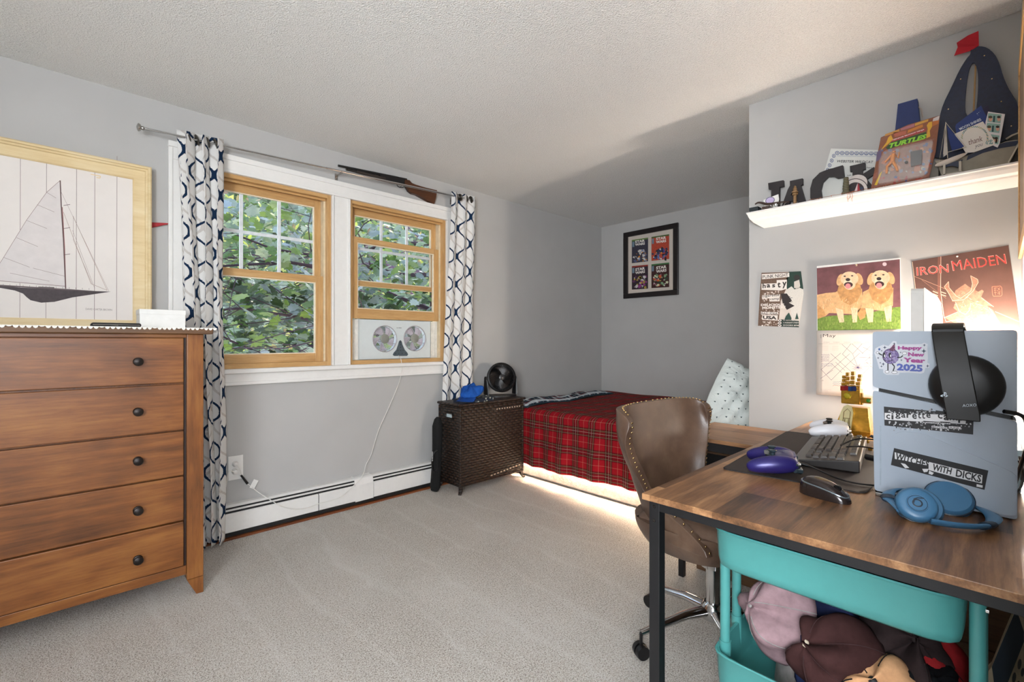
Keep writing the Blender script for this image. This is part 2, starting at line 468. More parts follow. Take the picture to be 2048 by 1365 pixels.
def pillow_mat():
    t = MT('printed_pillowcase', 0.85, spec=0.2); u, v, _ = t.sep(t.tc.outputs['UV'])
    row = (v / 0.055).fl(); fu = ((u / 0.075) + row * 0.5).fr() - 0.5; fv = (v / 0.055).fr() - 0.5
    tri = (fu.ab() * 0.075 + fv * 0.055 * 0.6).lt(0.004) * (fv * 0.055).gt(-0.006)
    col = t.mix(tri, '#e3ebe8', '#3b5252'); t.col(col)
    n = t.noise(t.coord(), 9, 4, 0.55, 1.2); t.bump(n, 0.5, 0.03); return t.m
M_PILLOW = pillow_mat()
def glass_mat():
    t = MT('window_glass', 0.0); t.col('#ffffff')
    tr = t.node('ShaderNodeBsdfTransparent'); gl = t.node('ShaderNodeBsdfGlossy'); gl.inputs['Roughness'].default_value = 0.02
    ms = t.node('ShaderNodeMixShader'); lw = t.node('ShaderNodeFresnel'); lw.inputs['IOR'].default_value = 1.35
    t.link(lw.outputs[0], ms.inputs[0]); t.link(tr.outputs[0], ms.inputs[1]); t.link(gl.outputs[0], ms.inputs[2])
    t.link(ms.outputs[0], t.nt.nodes['Material Output'].inputs[0]); return t.m
M_GLASS = glass_mat()

# ================================================================ room shell
YW = 3.12; XR = 4.373; XC = 2.69; YC = 0.945; YD = -0.06; HC = 2.44
struct('floor', MB().box(-1.6, 4.5, -2.3, 3.3, -0.1, 0.0), M_CARPET, smooth=0)
struct('ceiling', MB().box(-1.6, 4.5, -2.3, 3.3, HC, HC + 0.1), M_CEIL, smooth=0)
W = [(0.46, 1.28), (1.40, 2.22)]; ZW0, ZW1 = 0.98, 2.14
b = MB(); b.box(-1.6, W[0][0], YW, YW + .15, 0, HC); b.box(W[1][1], XR + .1, YW, YW + .15, 0, HC); b.box(W[0][1], W[1][0], YW, YW + .15, ZW0, ZW1)
b.box(W[0][0], W[1][1], YW, YW + .15, 0, ZW0); b.box(W[0][0], W[1][1], YW, YW + .15, ZW1, HC)
struct('wall_back', b, M_WALL, smooth=0)
struct('wall_right', MB().box(XR, XR + .1, YC - .1, YW, 0, HC), M_WALL, smooth=0)
struct('wall_closet', MB().box(XC, XR + .1, YD - .1, YC, 0, HC), M_WALL, smooth=0, bevel=0.003)
struct('wall_front', MB().box(0.62, XC, YD - .12, YD, 0, HC), M_WALL, smooth=0)
lw = MB(); lw.box(-1.6, -1.5, -2.3, -1.65, 0, HC); lw.box(-1.6, -1.5, -0.05, YW, 0, HC); lw.box(-1.6, -1.5, -1.65, -0.05, 0, .9); lw.box(-1.6, -1.5, -1.65, -0.05, 2.1, HC)
struct('wall_left', lw, M_WALL, smooth=0)
rw = MB(); rw.box(-1.6, -1.25, -2.3, -2.2, 0, HC); rw.box(0.35, 2.8, -2.3, -2.2, 0, HC); rw.box(-1.25, .35, -2.3, -2.2, 0, .9); rw.box(-1.25, .35, -2.3, -2.2, 2.1, HC)
rw.box(1.1, 1.2, -2.2, YD - .12, 0, HC)
struct('wall_rear', rw, M_WALL, smooth=0)
# unseen windows added behind and left of the camera to hold the fill lights
for nm, (x0, x1, y0, y1) in (('window_3', (-1.25, .35, -2.28, -2.2)), ('window_4', (-1.58, -1.5, -1.65, -0.05))):
    m = MB()
    if nm == 'window_3':
        m.box(x0, x0 + .05, y0, y1, .9, 2.1); m.box(x1 - .05, x1, y0, y1, .9, 2.1); m.box(x0, x1, y0, y1, .9, .95); m.box(x0, x1, y0, y1, 2.05, 2.1); m.box((x0 + x1) / 2 - .02, (x0 + x1) / 2 + .02, y0, y1, .9, 2.1)
    else:
        m.box(x0, x1, y0, y0 + .05, .9, 2.1); m.box(x0, x1, y1 - .05, y1, .9, 2.1); m.box(x0, x1, y0, y1, .9, .95); m.box(x0, x1, y0, y1, 2.05, 2.1); m.box(x0, x1, -.87, -.83, .9, 2.1)
    struct(nm, m, M_TRIM, smooth=0)

# white casing around the two windows: one trim piece with profile, sill and apron
m = MB()
m.box(.383, .46, YW - .02, YW, .982, 2.14); m.box(2.22, 2.297, YW - .02, YW, .982, 2.14); m.box(1.28, 1.40, YW - .012, YW, .982, 2.14)
m.box(.383, 2.297, YW - .02, YW, 2.14, 2.232); m.box(.381, 2.299, YW - .029, YW, 2.205, 2.236)
for x in (.382, 2.278): m.box(x, x + .02, YW - .026, YW - .0005, .983, 2.204)
for x in (.447, 1.276, 1.392, 2.218): m.box(x, x + .012, YW - .0245, YW + .0285, .983, 2.1315)
m.box(.447, 2.230, YW - .0255, YW + .02, 2.132, 2.148)
struct('trim_1', m, M_TRIM, smooth=0, bevel=0.003)
m = MB(); m.box(.36, 2.32, YW - .05, YW + .06, .955, .982); struct('trim_2', m, M_TRIM, smooth=0, bevel=0.006)
m = MB(); m.box(.383, 2.297, YW - .02, YW, .90, .955); m.box(.383, 2.297, YW - .028, YW, .885, .905); struct('trim_3', m, M_TRIM, smooth=0, bevel=0.004)
# strip of bare wood under the heater, baseboards
struct('trim_4', MB().box(-.9, 4.3, YW - .075, YW, 0, .012), wood('stained_strip', 0, '#4a2410', '#7d4320', '#9a5a2e'), smooth=0)
struct('baseboard_right', MB().box(XC - .012, XC, YD, YC, 0, .09), M_TRIM, smooth=0, bevel=0.003)

# ---- windows
def window(n, x0, x1, raised):
    root = bpy.data.objects.new('window_%d' % n, None); C.objects.link(root); root.location = (x0, YW, ZW0); root['kind'] = 'structure'
    z0, z1 = ZW0, ZW1; PX, PZ = M_PINE[0], M_PINE[2]
    f = MB(); f.box(x0, x0 + .028, YW, YW + .13, z0, z1, 1); f.box(x1 - .028, x1, YW, YW + .13, z0, z1, 1); f.box(x0 + .028, x1 - .028, YW, YW + .13, z1 - .03, z1, 0)
    f.box(x0 + .028, x1 - .028, YW, YW + .13, z0, z0 + .03, 0)
    f.box(x0 + .029, x1 - .029, YW + .028, YW + .036, z1 - .045, z1 - .0305, 0)
    f.build('window_frame', [PX, PZ], root, smooth=0, bevel=0.002)
    # pale liner the sashes slide in
    l = MB(); 
    for x in (x0 + .028, x1 - .04): l.box(x, x + .012, YW + .035, YW + .13, z0 + .03, z1 - .03)
    l.build('sash_track', plain('#e0cfae', 0.5, name='pale_track'), root, smooth=0)
    def sash(name, za, zb, y, bot, top, side):
        xa, xb = x0 + .04, x1 - .04
        s_ = MB(); s_.box(xa, xa + side, y, y + .035, za, zb, 1); s_.box(xb - side, xb, y, y + .035, za, zb, 1)
        s_.box(xa + side, xb - side, y, y + .035, za, za + bot, 0); s_.box(xa + side, xb - side, y, y + .035, zb - top, zb, 0)
        so_ = s_.build(name, [PX, PZ], root, smooth=0, bevel=0.002)
        bd = MB(); ga, gb, gc, gd = xa + side, xb - side, za + bot, zb - top
        for q in ((ga, ga + .006, gc, gd), (gb - .006, gb, gc, gd)): bd.box(q[0], q[1], y + .004, y + .02, q[2], q[3])
        for q in ((gc, gc + .006), (gd - .006, gd)): bd.box(ga + .006, gb - .006, y + .004, y + .02, q[0], q[1])
        bd.build('glazing_bead', plain('#ecdfc6', 0.5, name='glazing_bead'), so_, smooth=0)
        g = MB(); g.box(ga, gb, y + .016, y + .020, gc, gd); g.build('pane', M_GLASS, so_, smooth=0)
        return so_, (ga, gb, gc, gd)
    up, (ga, gb, gc, gd) = sash('upper_sash', 1.55, z1 - .03, YW + .085, .035, .052, .042)
    mm = MB(); y = YW + .098
    for i in (1, 2): x = ga + (gb - ga) * i / 3; mm.box(x - .010, x + .010, y, y + .012, gc, gd)
    for i in range(3): mm.box(ga + (gb - ga) * i / 3 + (.010 if i else 0), ga + (gb - ga) * (i + 1) / 3 - (.010 if i < 2 else 0), y, y + .012, (gc + gd) / 2 - .010, (gc + gd) / 2 + .010)
    mm.build('muntin', plain('#dfe3e6', 0.4, name='white_muntin'), up, smooth=0, bevel=0.002)
    if raised: lo, _ = sash('lower_sash', 1.308, 1.893, YW + .042, .072, .040, .045)
    else: lo, _ = sash('lower_sash', z0 + .03, 1.585, YW + .042, .055, .045, .05)
    return root
window(1, *W[0], False); window(2, *W[1], True)

# ================================================================ trees outside
def leaf_mat(name, cols, rough=0.5, tr=0.45):
    t = MT(name, rough, spec=0.4)
    wn_ = t.node('ShaderNodeObjectInfo')
    n = t.noise(t.coord('Object'), 3.2, 2); w2 = t.node('ShaderNodeTexWhiteNoise'); w2.noise_dimensions = '3D'
    uvn = t.tc.outputs['UV']; t.link(uvn, w2.inputs['Vector'])
    f = N(t.nt, w2.outputs['Value']) * 0.65 + n * 0.35
    c = t.ramp(f, [(i / (len(cols) - 1) * 0.8 + 0.1, q) for i, q in enumerate(cols)]); t.col(c)
    trn = t.node('ShaderNodeBsdfTranslucent'); t.link(c, trn.inputs['Color'])
    ms = t.node('ShaderNodeMixShader'); ms.inputs[0].default_value = tr
    t.link(t.b.outputs[0], ms.inputs[1]); t.link(trn.outputs[0], ms.inputs[2]); t.link(ms.outputs[0], t.nt.nodes['Material Output'].inputs[0]); return t.m
LEAF = [(0, -.46), (.16, -.36), (.40, -.38), (.38, -.16), (.50, .05), (.32, .12), (.34, .34), (.18, .30), (0, .55), (-.18, .30), (-.34, .34), (-.32, .12), (-.50, .05), (-.38, -.16), (-.40, -.38), (-.16, -.36)]
LEAF2 = [(0, -.5), (.22, -.2), (.25, .1), (0, .55), (-.25, .1), (-.22, -.2)]
def foliage(cx, cy, cz, rx, ry, rz, n, size, shape, rnd, droop=0.7):
    mb = MB()
    for i in range(n):
        x = cx + rnd.uniform(-rx, rx); y = cy + rnd.uniform(-ry, ry); z = cz + rnd.uniform(-rz, rz)
        s_ = size * rnd.uniform(0.6, 1.15)
        M = Matrix.Translation((x, y, z)) @ Matrix.Rotation(rnd.uniform(0, 6.28), 4, 'Z') @ Matrix.Rotation(rnd.uniform(-.2, 1.5) * droop, 4, 'X') @ Matrix.Rotation(rnd.uniform(-.7, .7), 4, 'Y')
        k = len(shape)
        vs = [M @ Vector((a * s_, b_ * s_, -0.25 * s_ * (a * a + b_ * b_))) for a, b_ in shape] + [M @ Vector((0, 0, .02 * s_))]
        b0 = len(mb.v); uvv = (rnd.random(), rnd.random())
        for j in range(k):
            mb.uv[len(mb.f)] = [uvv] * 3
            mb.f.append((b0 + j, b0 + (j + 1) % k, b0 + k)); mb.m.append(0)
        mb.v += [tuple(v) for v in vs]
    return mb
def branches(mb, p, d, L, r, depth, rnd, out):
    pts = [Vector(p)]; dd = Vector(d).normalized(); r = r * .72; rad = [r]
    for i in range(6):
        dd = (dd + Vector((rnd.uniform(-.28, .28), rnd.uniform(-.22, .22), rnd.uniform(-.25, .2)))).normalized()
        q_ = pts[-1] + dd * L / 6
        if q_.y < 3.75: dd.y = abs(dd.y); q_ = pts[-1] + dd * L / 6
        if q_.x < 0.3: dd.x = abs(dd.x); q_ = pts[-1] + dd * L / 6
        pts.append(q_); rad.append(r * (1 - (i + 1) / 8))
        if depth > 0 and i >= 1:
            for _ in range(2 if depth > 1 else 1):
                nd = (dd + Vector((rnd.uniform(-.9, .9), rnd.uniform(-.6, .6), rnd.uniform(-.8, .6)))).normalized()
                branches(mb, pts[-1], nd, L * rnd.uniform(.45, .65), rad[-1] * .55, depth - 1, rnd, out)
    mb.tube(pts, rad, 5)
rnd = random.Random(3)
M_BARK = plain('#4b3540', 0.8, var=0.3, nscale=12, bump=0.5, name='purple_brown_bark')
M_LEAF1 = leaf_mat('maple_leaf', ['#26401a', '#4d7428', '#8a9c3a', '#b9bfa4', '#a4a9b8', '#55703c'])
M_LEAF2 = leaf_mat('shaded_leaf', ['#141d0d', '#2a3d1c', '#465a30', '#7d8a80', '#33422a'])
M_LEAF3 = leaf_mat('yellow_leaf', ['#7f9a3a', '#b7c24f', '#d9cf7c', '#8c6a5c', '#6c4a5c'])
t1 = thing('maple_tree', 'leafy green maple tree close outside both windows', 'tree', (3.6, 5.0, -2.5))
bm_ = MB(); bm_.tube([(3.6, 5.0, -2.5), (3.55, 5.0, -.5), (3.5, 5.02, .8), (3.4, 5.0, 2.2), (3.3, 4.9, 4)], [.16, .14, .12, .09, .04], 8)
for (p, d, L, r) in (((3.5, 5.0, .9), (-1, -.25, .05), 3.0, .05), ((3.5, 5.0, .3), (-1, -.1, .28), 3.4, .055), ((3.4, 5, 2.0), (-1, -.2, -.1), 2.8, .045), ((3.5, 5, 1.4), (-1, -.35, .12), 3.0, .045), ((3.5, 5, 1.5), (-.9, .3, .2), 2.6, .045), ((3.4, 5, 2.4), (-1, .1, .1), 2.6, .04), ((3.45, 5, 1.2), (-.9, -.4, -.25), 2.6, .035), ((3.45, 5, 1.7), (.7, -.5, .2), 1.6, .035), ((3.5, 4.9, .7), (-1, -.3, .12), 3.2, .04), ((3.5, 4.9, 1.0), (-1, -.3, -.05), 3.2, .035), ((3.5, 4.9, .5), (-1, -.25, .2), 3.2, .035)):
    branches(bm_, p, d, L, r, 2, rnd, None)
bm_.build('branches', M_BARK, t1)
fo = foliage(2.3, 4.55, 2.0, 1.9, .55, .95, 1700, .125, LEAF, rnd).build('foliage', M_LEAF1, t1, smooth=0); fo['kind'] = 'stuff'
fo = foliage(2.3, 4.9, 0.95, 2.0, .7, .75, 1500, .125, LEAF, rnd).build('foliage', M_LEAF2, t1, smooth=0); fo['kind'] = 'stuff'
fo = foliage(2.5, 5.5, 2.1, 2.3, .5, 1.6, 1700, .12, LEAF, rnd).build('foliage', M_LEAF1, t1, smooth=0); fo['kind'] = 'stuff'
t2 = thing('plum_tree', 'purple-branched tree with yellow green leaves behind the maple', 'tree', (6.6, 7.6, -2.5))
bm_ = MB(); bm_.tube([(6.6, 7.6, -2.5), (6.4, 7.6, 0), (6.0, 7.5, 2.5), (5.8, 7.4, 5)], [.2, .17, .12, .05], 8)
for (p, d, L, r) in (((6.2, 7.6, 1), (-1, 0, .3), 4.5, .07), ((6.1, 7.6, 1.6), (-1, -.1, .1), 4.2, .06), ((6, 7.5, 2.4), (-1, .1, .15), 4, .06), ((6, 7.5, 2.2), (-.8, -.2, .5), 4, .06), ((6.3, 7.6, .4), (-1, 0, 0), 5, .06)):
    branches(bm_, p, d, L, r, 2, rnd, None)
bm_.build('branches', plain('#5a4056', 0.8, var=0.3, nscale=12, bump=0.5, name='plum_bark'), t2)
fo = foliage(4.2, 7.6, 2.0, 3.4, .8, 2.4, 3000, .15, LEAF2, rnd).build('foliage', M_LEAF3, t2, smooth=0); fo['kind'] = 'stuff'
t3 = thing('hedge', 'dense dark green hedge beyond both trees outside', 'hedge', (5.4, 9.4, -2.5))
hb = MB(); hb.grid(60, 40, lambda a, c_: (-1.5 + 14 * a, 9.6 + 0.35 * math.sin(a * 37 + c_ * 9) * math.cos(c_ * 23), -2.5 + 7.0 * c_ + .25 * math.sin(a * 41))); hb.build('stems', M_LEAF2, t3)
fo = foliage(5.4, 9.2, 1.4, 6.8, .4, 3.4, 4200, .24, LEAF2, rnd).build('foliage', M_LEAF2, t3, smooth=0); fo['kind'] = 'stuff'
# ================================================================ dresser
DX0, DX1, DF, DB = -0.86, 0.439, 2.505, 3.0
dr = thing('dresser', 'brown wooden five drawer dresser with dark round knobs under the sailboat picture', 'dresser', ((DX0 + DX1) / 2, (DF + DB) / 2, 0))
m = MB(); m.box(DX0 + .05, DX1 - .02, DF + .03, DB, .10, 1.175); m.build('body', M_DRES[2], dr, smooth=0)
m = MB(); m.box(DX0 - .02, DX1 + .032, DF - .03, DB + .01, 1.178, 1.203); m.build('top', wood('dresser_top', 0, '#4a3220', '#6b4a2d', '#8a6542', .5), dr, smooth=0, bevel=0.004)
for sx in (0, 1):
    for yy in (DF, DB - .06):
        xa = DX1 - .063 if sx else DX0; l = MB()
        # square post that tapers to a pointed foot on its inner side
        i = .036
        for z0, z1, k in ((.075, 1.178, 0),): l.box(xa, xa + .063, yy, yy + .06, z0, z1)
        q = (xa + (i if sx else 0), xa + .063 - (0 if sx else i))
        l.add([(xa, yy, .075), (xa + .063, yy, .075), (xa + .063, yy + .06, .075), (xa, yy + .06, .075), (q[0], yy, 0), (q[1], yy, 0), (q[1], yy + .04, 0), (q[0], yy + .04, 0)],
              [(0, 1, 5, 4), (1, 2, 6, 5), (2, 3, 7, 6), (3, 0, 4, 7), (4, 5, 6, 7)])
        l.build('leg', M_DRES[2], dr, smooth=0, bevel=0.003)
for za, zb in ((.098, .138), (1.162, 1.178)):
    m = MB(); m.box(DX0 + .063, DX1 - .063, DF + .012, DF + .034, za, zb); m.build('rail', M_DRES[0], dr, smooth=0, bevel=0.002)
for x in (DX1 - .072, DX0 + .063):
    m = MB(); m.box(x, x + .009, DF + .018, DF + .04, .138, 1.162); m.build('side_rail', plain('#2c160c', .5, name='dark_reveal'), dr, smooth=0)
zs = [(.142, .340), (.347, .542), (.549, .745), (.752, .954), (.962, 1.160)]
def knob(x, z, par):
    k = MB(); M_ = Matrix.Translation((x, DF + .006, z)) @ Matrix.Rotation(R(90), 4, 'X')
    k.lathe([(.017, 0), (.015, .004), (.008, .007), (.007, .016), (.013, .019), (.0178, .024), (.016, .029), (.009, .0325), (0, .033)], 20, M_)
    return k.build('knob', plain('#2a2422', .38, .6, name='oil_rubbed_bronze'), par)
kz = [onY(u, v, DF)[2] for u, v in ((280, 1119), (279, 1021), (277, 922), (275, 824), (273, 724))]
for (z0, z1), k_ in zip(zs, kz):
    d = MB(); d.box(DX0 + .074, DX1 - .074, DF + .006, DF + .03, z0, z1)
    do = d.build('drawer', M_DRES[0], dr, smooth=0, bevel=0.003)
    xk = onY(276, 800, DF)[0]
    knob(xk, k_, do); knob(DX0 + (DX1 - xk), k_, do)
# lace runner
m = MB(); z = 1.204; x0, x1, y0, y1 = DX0 + .1, DX1 + .046, DF - .033, DF + .35
m.box(x0, x1, y0, y1, z, z + .002)
n = 74; sc = (x1 - x0) / n
for i in range(n):
    xa = x0 + i * sc; dz = .009 if i % 5 else .004
    m.add([(xa, y0, z + .002), (xa + sc, y0, z + .002), (xa + sc * .8, y0 - .002, z - dz * .7), (xa + sc * .5, y0 - .002, z - dz), (xa + sc * .2, y0 - .002, z - dz * .7)], [(0, 1, 2, 3, 4)])
for i in range(18):
    ya = y0 + i * .021
    m.add([(x1, ya, z + .002), (x1, ya + .021, z + .002), (x1 + .005, ya + .017, z - .016), (x1 + .006, ya + .010, z - .022), (x1 + .005, ya + .004, z - .016)], [(0, 1, 2, 3, 4)])
tag(m.build('lace_runner', plain('#e6e2da', .9, var=.12, nscale=200, bump=.5, name='white_lace'), smooth=0), 'thin white scalloped lace runner over the dresser top edge', 'runner')
# white box and black case on the dresser
m = MB(); p, q = onY(279.5, 618.5, 2.78), onY(371, 620.5, 2.78)
m.box(p[0], q[0], 2.78, 2.94, 1.2065, p[2]); wb = m.build('box', M_WHITE, smooth=0, bevel=0.002); tag(wb, 'plain white cardboard box on the right end of the dresser top', 'box')
m = MB(); m.box(p[0] - .0015, q[0] + .0015, 2.7785, 2.9415, p[2] - .022, p[2] + .001); m.build('lid', M_WHITE, wb, smooth=0, bevel=0.001)
m = MB(); p = onY(182, 652, 2.56); q = onY(283, 655, 2.56)
m.box(p[0], q[0], 2.56, 2.72, 1.2065, 1.2235); bc = m.build('laptop_case', plain('#17171a', .6, bump=.3, nscale=200, name='black_nylon'), bevel=0.007, smooth=60)
tag(bc, 'slim black zipped case lying flat on the dresser beside the white box', 'case')
m = MB(); m.tube([(p[0] + .005, 2.558, 1.215), (q[0] - .005, 2.558, 1.215)], .0018, 6); m.tube([(p[0] + .06, 2.556, 1.215), (p[0] + .085, 2.552, 1.213)], .0022, 6); m.build('zipper', M_NICKEL, bc)

# ================================================================ framed sailboat picture
PY = 3.085
def cA(x, y): return (x * 480 / 1456, 230 + y * 450 / 1365)
tr = onY(*cA(918, 325), PY); ti = onY(*cA(805, 395), PY); zb_in = onY(*cA(805, 1252), PY)[2]
XL = -0.80; zt = tr[2]; zti = ti[2]; xr = tr[0]; xi = ti[0]; wdt = xr - xi; zb = zb_in - wdt * .95
pic = thing('picture_frame', 'large cream wooden frame with a sailboat drawing on white planks above the dresser', 'picture', ((XL + xr) / 2, PY, zb))
M_CREAM = wood('cream_frame', 0, '#cdb07c', '#dfc99c', '#eadab4', .55, .6, bump=.15, blotch=.4)
def rail(poly_in, poly_out, name='frame_rail'):
    pass
for k in range(4):
    # mitred moulding: flat inner band, stepped raised outer lip
    def ring(off, y):
        return [(XL + off, y, zb + off), (xr - off, y, zb + off), (xr - off, y, zt - off), (XL + off, y, zt - off)]
    prof = [(0, PY + .03), (0, PY - .020), (.006, PY - .026), (.014, PY - .026), (.018, PY - .018), (.024, PY - .016), (.028, PY - .008), (wdt - .006, PY - .006), (wdt, PY - .001), (wdt, PY + .03)]
    m = MB(); vs = []
    for off, y in prof: r_ = ring(off, y); vs += [r_[k], r_[(k + 1) % 4]]
    m.add(vs, [(2 * i, 2 * i + 1, 2 * i + 3, 2 * i + 2) for i in range(len(prof) - 1)]); m.build('frame_side', M_CREAM, pic, smooth=0)
a = Art('Y', PY + .004, (0, 230, 1456 / 480))
a.crop = (0, 230, 1456 / 480)
a.world([(XL + .02, zb + .02), (xr - .02, zb + .02), (xr - .02, zt - .02), (XL + .02, zt - .02)], plain('#e3dcd6', .6, var=.03, nscale=6, bump=0, name='whitewashed_print'), 0)
G = '#8f7f7b'
for x0, x1 in ((124, 120), (283, 278), (465, 462), (576, 572), (710, 707)): a.line([(x0, 250), (x1, 1262)], 3.2, G, 1)
for x in (-.34, -.47, -.6, -.72): a.world([(x, zb + .03), (x + .001, zb + .03), (x + .001, zt - .03), (x, zt - .03)], G, 1)
a.poly([(365, 400), (283, 470), (160, 640), (22, 865), (-60, 1000), (398, 1052), (380, 700)], plain('#d9d2cf', .6, var=.05, nscale=20, bump=0, name='sail_wash'), 1.2)
L_ = '#8a6f6c'
a.line([(365, 398), (283, 470), (160, 640), (22, 865), (-70, 1010)], 2.6, L_, 2); a.line([(365, 398), (372, 560), (385, 760), (398, 1055)], 7, '#5e4340', 3); a.line([(378, 560), (392, 800), (400, 1055)], 4, '#8a4f4c', 2.5)
a.line([(-60, 1003), (398, 1040)], 3, L_, 2)
for (x0, y0, x1, y1) in ((283, 470, 340, 505), (225, 545, 330, 590), (160, 640, 285, 690), (100, 745, 230, 800), (22, 865, 180, 925), (200, 930, 395, 980), (60, 960, 300, 1010)): a.line([(x0, y0), (x1, y1)], 1.8, L_, 2)
a.line([(443, 615), (650, 1065), (552, 1025), (385, 590)], 2.2, '#a58a7c', 2); a.line([(445, 615), (445, 760), (560, 1030)], 1.6, L_, 2); a.line([(372, 470), (660, 1070)], 1.4, L_, 2); a.line([(440, 700), (575, 1055)], 1.4, L_, 2)
for y in (550, 690, 850): a.line([(385, y), (425, y - 6)], 3, '#5e4340', 3)
a.poly([(-90, 1032), (0, 1037), (125, 1048), (400, 1062), (672, 1073), (560, 1090), (440, 1108), (330, 1135), (250, 1140), (185, 1125), (160, 1105), (140, 1085), (90, 1066), (0, 1050), (-90, 1042)], plain('#3d3235', .6, var=.2, nscale=60, bump=0, name='hull_ink'), 2)
a.poly([(0, 1039), (400, 1064), (660, 1075), (400, 1056), (0, 1031)], '#5a4a4a', 3); a.poly([(232, 1042), (330, 1046), (330, 1056), (232, 1052)], '#5a4e4d', 3.5)
for i in range(14): a.line([(20 + 40 * i, 1036 + 2 * i), (20 + 40 * i, 1026 + 2 * i)], 2, '#6b5a58', 3)
a.text('DAVID CARTER BROWN', (520, 1184), (680, 1190), (520, 1172), '#8a7c78', 2)
a.line([(550, 360), (610, 372), (606, 384), (585, 380)], 5, '#e2c79a', 1.5)
a.build('print', pic)
# the tip of a small red pennant behind the frame
m = MB(); p0, p1, p2 = onY(296, 444.5, 3.108), onY(343, 447.5, 3.108), onY(296, 457.5, 3.108)
n_ = 8
m.grid(n_, 4, lambda i, j: (p0[0] + (p1[0] - p0[0]) * i, 3.107 + .003 * math.sin(i * 7), (p0[2] + (p1[2] - p0[2]) * i) * (1 - j) + (p2[2] + (p1[2] - p2[2]) * i) * j))
pn = m.build('pennant', plain('#a3232b', .7, bump=.2, name='red_felt')); so_ = pn.modifiers.new('thick', 'SOLIDIFY'); so_.thickness = .002
tag(pn, 'small red pennant tip sticking out from behind the sailboat picture', 'pennant')

# ================================================================ curtain rod, curtains
rodL = onY(283, 256, 3.03); rodR = onY(925, 396, 3.03)
def rodz(x): return rodL[2] + (rodR[2] - rodL[2]) * (x - rodL[0]) / (rodR[0] - rodL[0])
rod = thing('curtain_rod', 'thin chrome curtain rod above the two windows', 'curtain rod', (1.2, 3.03, 2.28))
m = MB(); xm = onY(677, 342, 3.03)[0]
m.cyl((rodL[0], 3.03, rodL[2]), (xm, 3.03, rodz(xm)), .0062, n=14); m.cyl((xm - .08, 3.03, rodz(xm - .08)), (xm + .01, 3.03, rodz(xm + .01)), .0082, n=14)
m.cyl((xm, 3.03, rodz(xm)), (2.40, 3.03, rodz(2.40)), .0078, n=14); m.build('pole', M_CHROME, rod)
m = MB(); M_ = Matrix.Translation((rodL[0], 3.03, rodL[2])) @ Matrix.Rotation(R(-90), 4, 'Y')
m.lathe([(.008, -.012), (.011, -.006), (.009, 0), (.016, .004), (.020, .010), (.020, .014), (.013, .018), (.006, .020), (0, .021)], 20, M_); m.build('finial', M_NICKEL, rod)
for x in (onY(683, 348, 3.03)[0], 2.27):
    m = MB(); z = rodz(x); m.box(x - .007, x + .007, 3.022, 3.118, z - .013, z - .009); m.box(x - .009, x + .009, 3.112, 3.1195, z - .045, z + .005)
    m.cyl((x, 3.024, z - .012), (x, 3.024, z + .001), .005, n=8); m.build('bracket', M_NICKEL, rod, smooth=30)

def curtain(label, xt0, xt1, xb0, xb1, zbot, folds, amp, yb, flat, seedp, amp_b=None, u0=0.0):
    root = thing('curtain', label, 'curtain', ((xt0 + xt1) / 2, 3.03, zbot))
    def fn(i, j):
        t = j                                        # 0 bottom, 1 top
        fl = 1 - t
        x = (xb0 + (xb1 - xb0) * i) * fl + (xt0 + (xt1 - xt0) * i) * t
        ph = i * folds * 2 * PI + seedp + .5 * math.sin(t * 2.1 + i * 3)
        am = amp * t + (amp_b or amp) * fl
        x += .35 * am * math.sin(2 * ph + 1) + .006 * math.sin(t * 9 + i * 12)
        y = 3.03 * t + yb * fl + am * math.sin(ph)
        zt_ = rodz(min(x, 2.4)) + .035 + .010 * math.sin(ph * 1.0) 
        z = zbot + (zt_ - zbot) * t + (.012 * math.sin(ph) if t < .01 else 0)
        return (x, min(y, 3.112), z)
    m = MB(); m.grid(90, 110, fn, lambda i, j: (u0 + i * flat, j * (2.33 - zbot) + .05))
    o = m.build('cloth', M_CURT, root, smooth=180); sm = o.modifiers.new('thick', 'SOLIDIFY'); sm.thickness = .0015
    return root, fn
cL, fL = curtain('blue and white ogee print curtain left of the windows beside the dresser', .415, .612, .50, .628, .02, 3.0, .034, 3.02, .72, .4, .03, .02)
cR, fR = curtain('blue and white ogee print curtain right of the windows hanging behind the wicker hamper', 2.222, 2.440, 2.128, 2.445, .06, 2.6, .032, 3.075, .66, 2.2, .018, .05)
def grommet(root, x):
    g = MB(); M_ = Matrix.Translation((x, 3.03, rodz(x))) @ Matrix.Rotation(R(72), 4, 'Y')
    g.lathe([(.0205, -.003), (.026, -.004), (.029, 0), (.026, .004), (.0205, .003), (.0205, -.003)], 24, M_); g.build('grommet', plain('#5b5650', .3, .8, name='pewter'), root)
for x in (.462, .50, .55, .588): grommet(cL, x)
for x in (2.262, 2.30, 2.36, 2.41): grommet(cR, x)

# ================================================================ toy rifle on the wall
def cR_(x, y): return (600 + x * 360 / 2048, 300 + y * 140 / 796)
RY = 3.108
def slabY(pts, y0, y1, crop=None):
    q = [onY(*(crop(*p) if crop else p), RY) for p in pts]; return [(a_[0], a_[2]) for a_ in q], lambda a_, b_, t: (a_, t, b_)
rf = thing('rifle', 'toy lever action rifle with brown stock on the wall above the right window', 'rifle', onY(770, 370, RY))
pl, fn = slabY([(1180, 345), (1230, 355), (1255, 385), (1300, 405), (1420, 440), (1540, 468), (1532, 540), (1508, 622), (1440, 585), (1310, 515), (1260, 500), (1225, 470), (1195, 420), (1170, 380)], 0, 0, cR_)
m = MB(); m.prism(pl, fn, RY - .022, RY + .008); m.build('stock', wood('walnut_stock', 0, '#2c180d', '#4d2c18', '#663d22', .35, 1.5), rf, smooth=0, bevel=0.006)
pl, fn = slabY([(1100, 315), (1200, 335), (1210, 400), (1060, 385), (900, 345), (900, 285)], 0, 0, cR_)
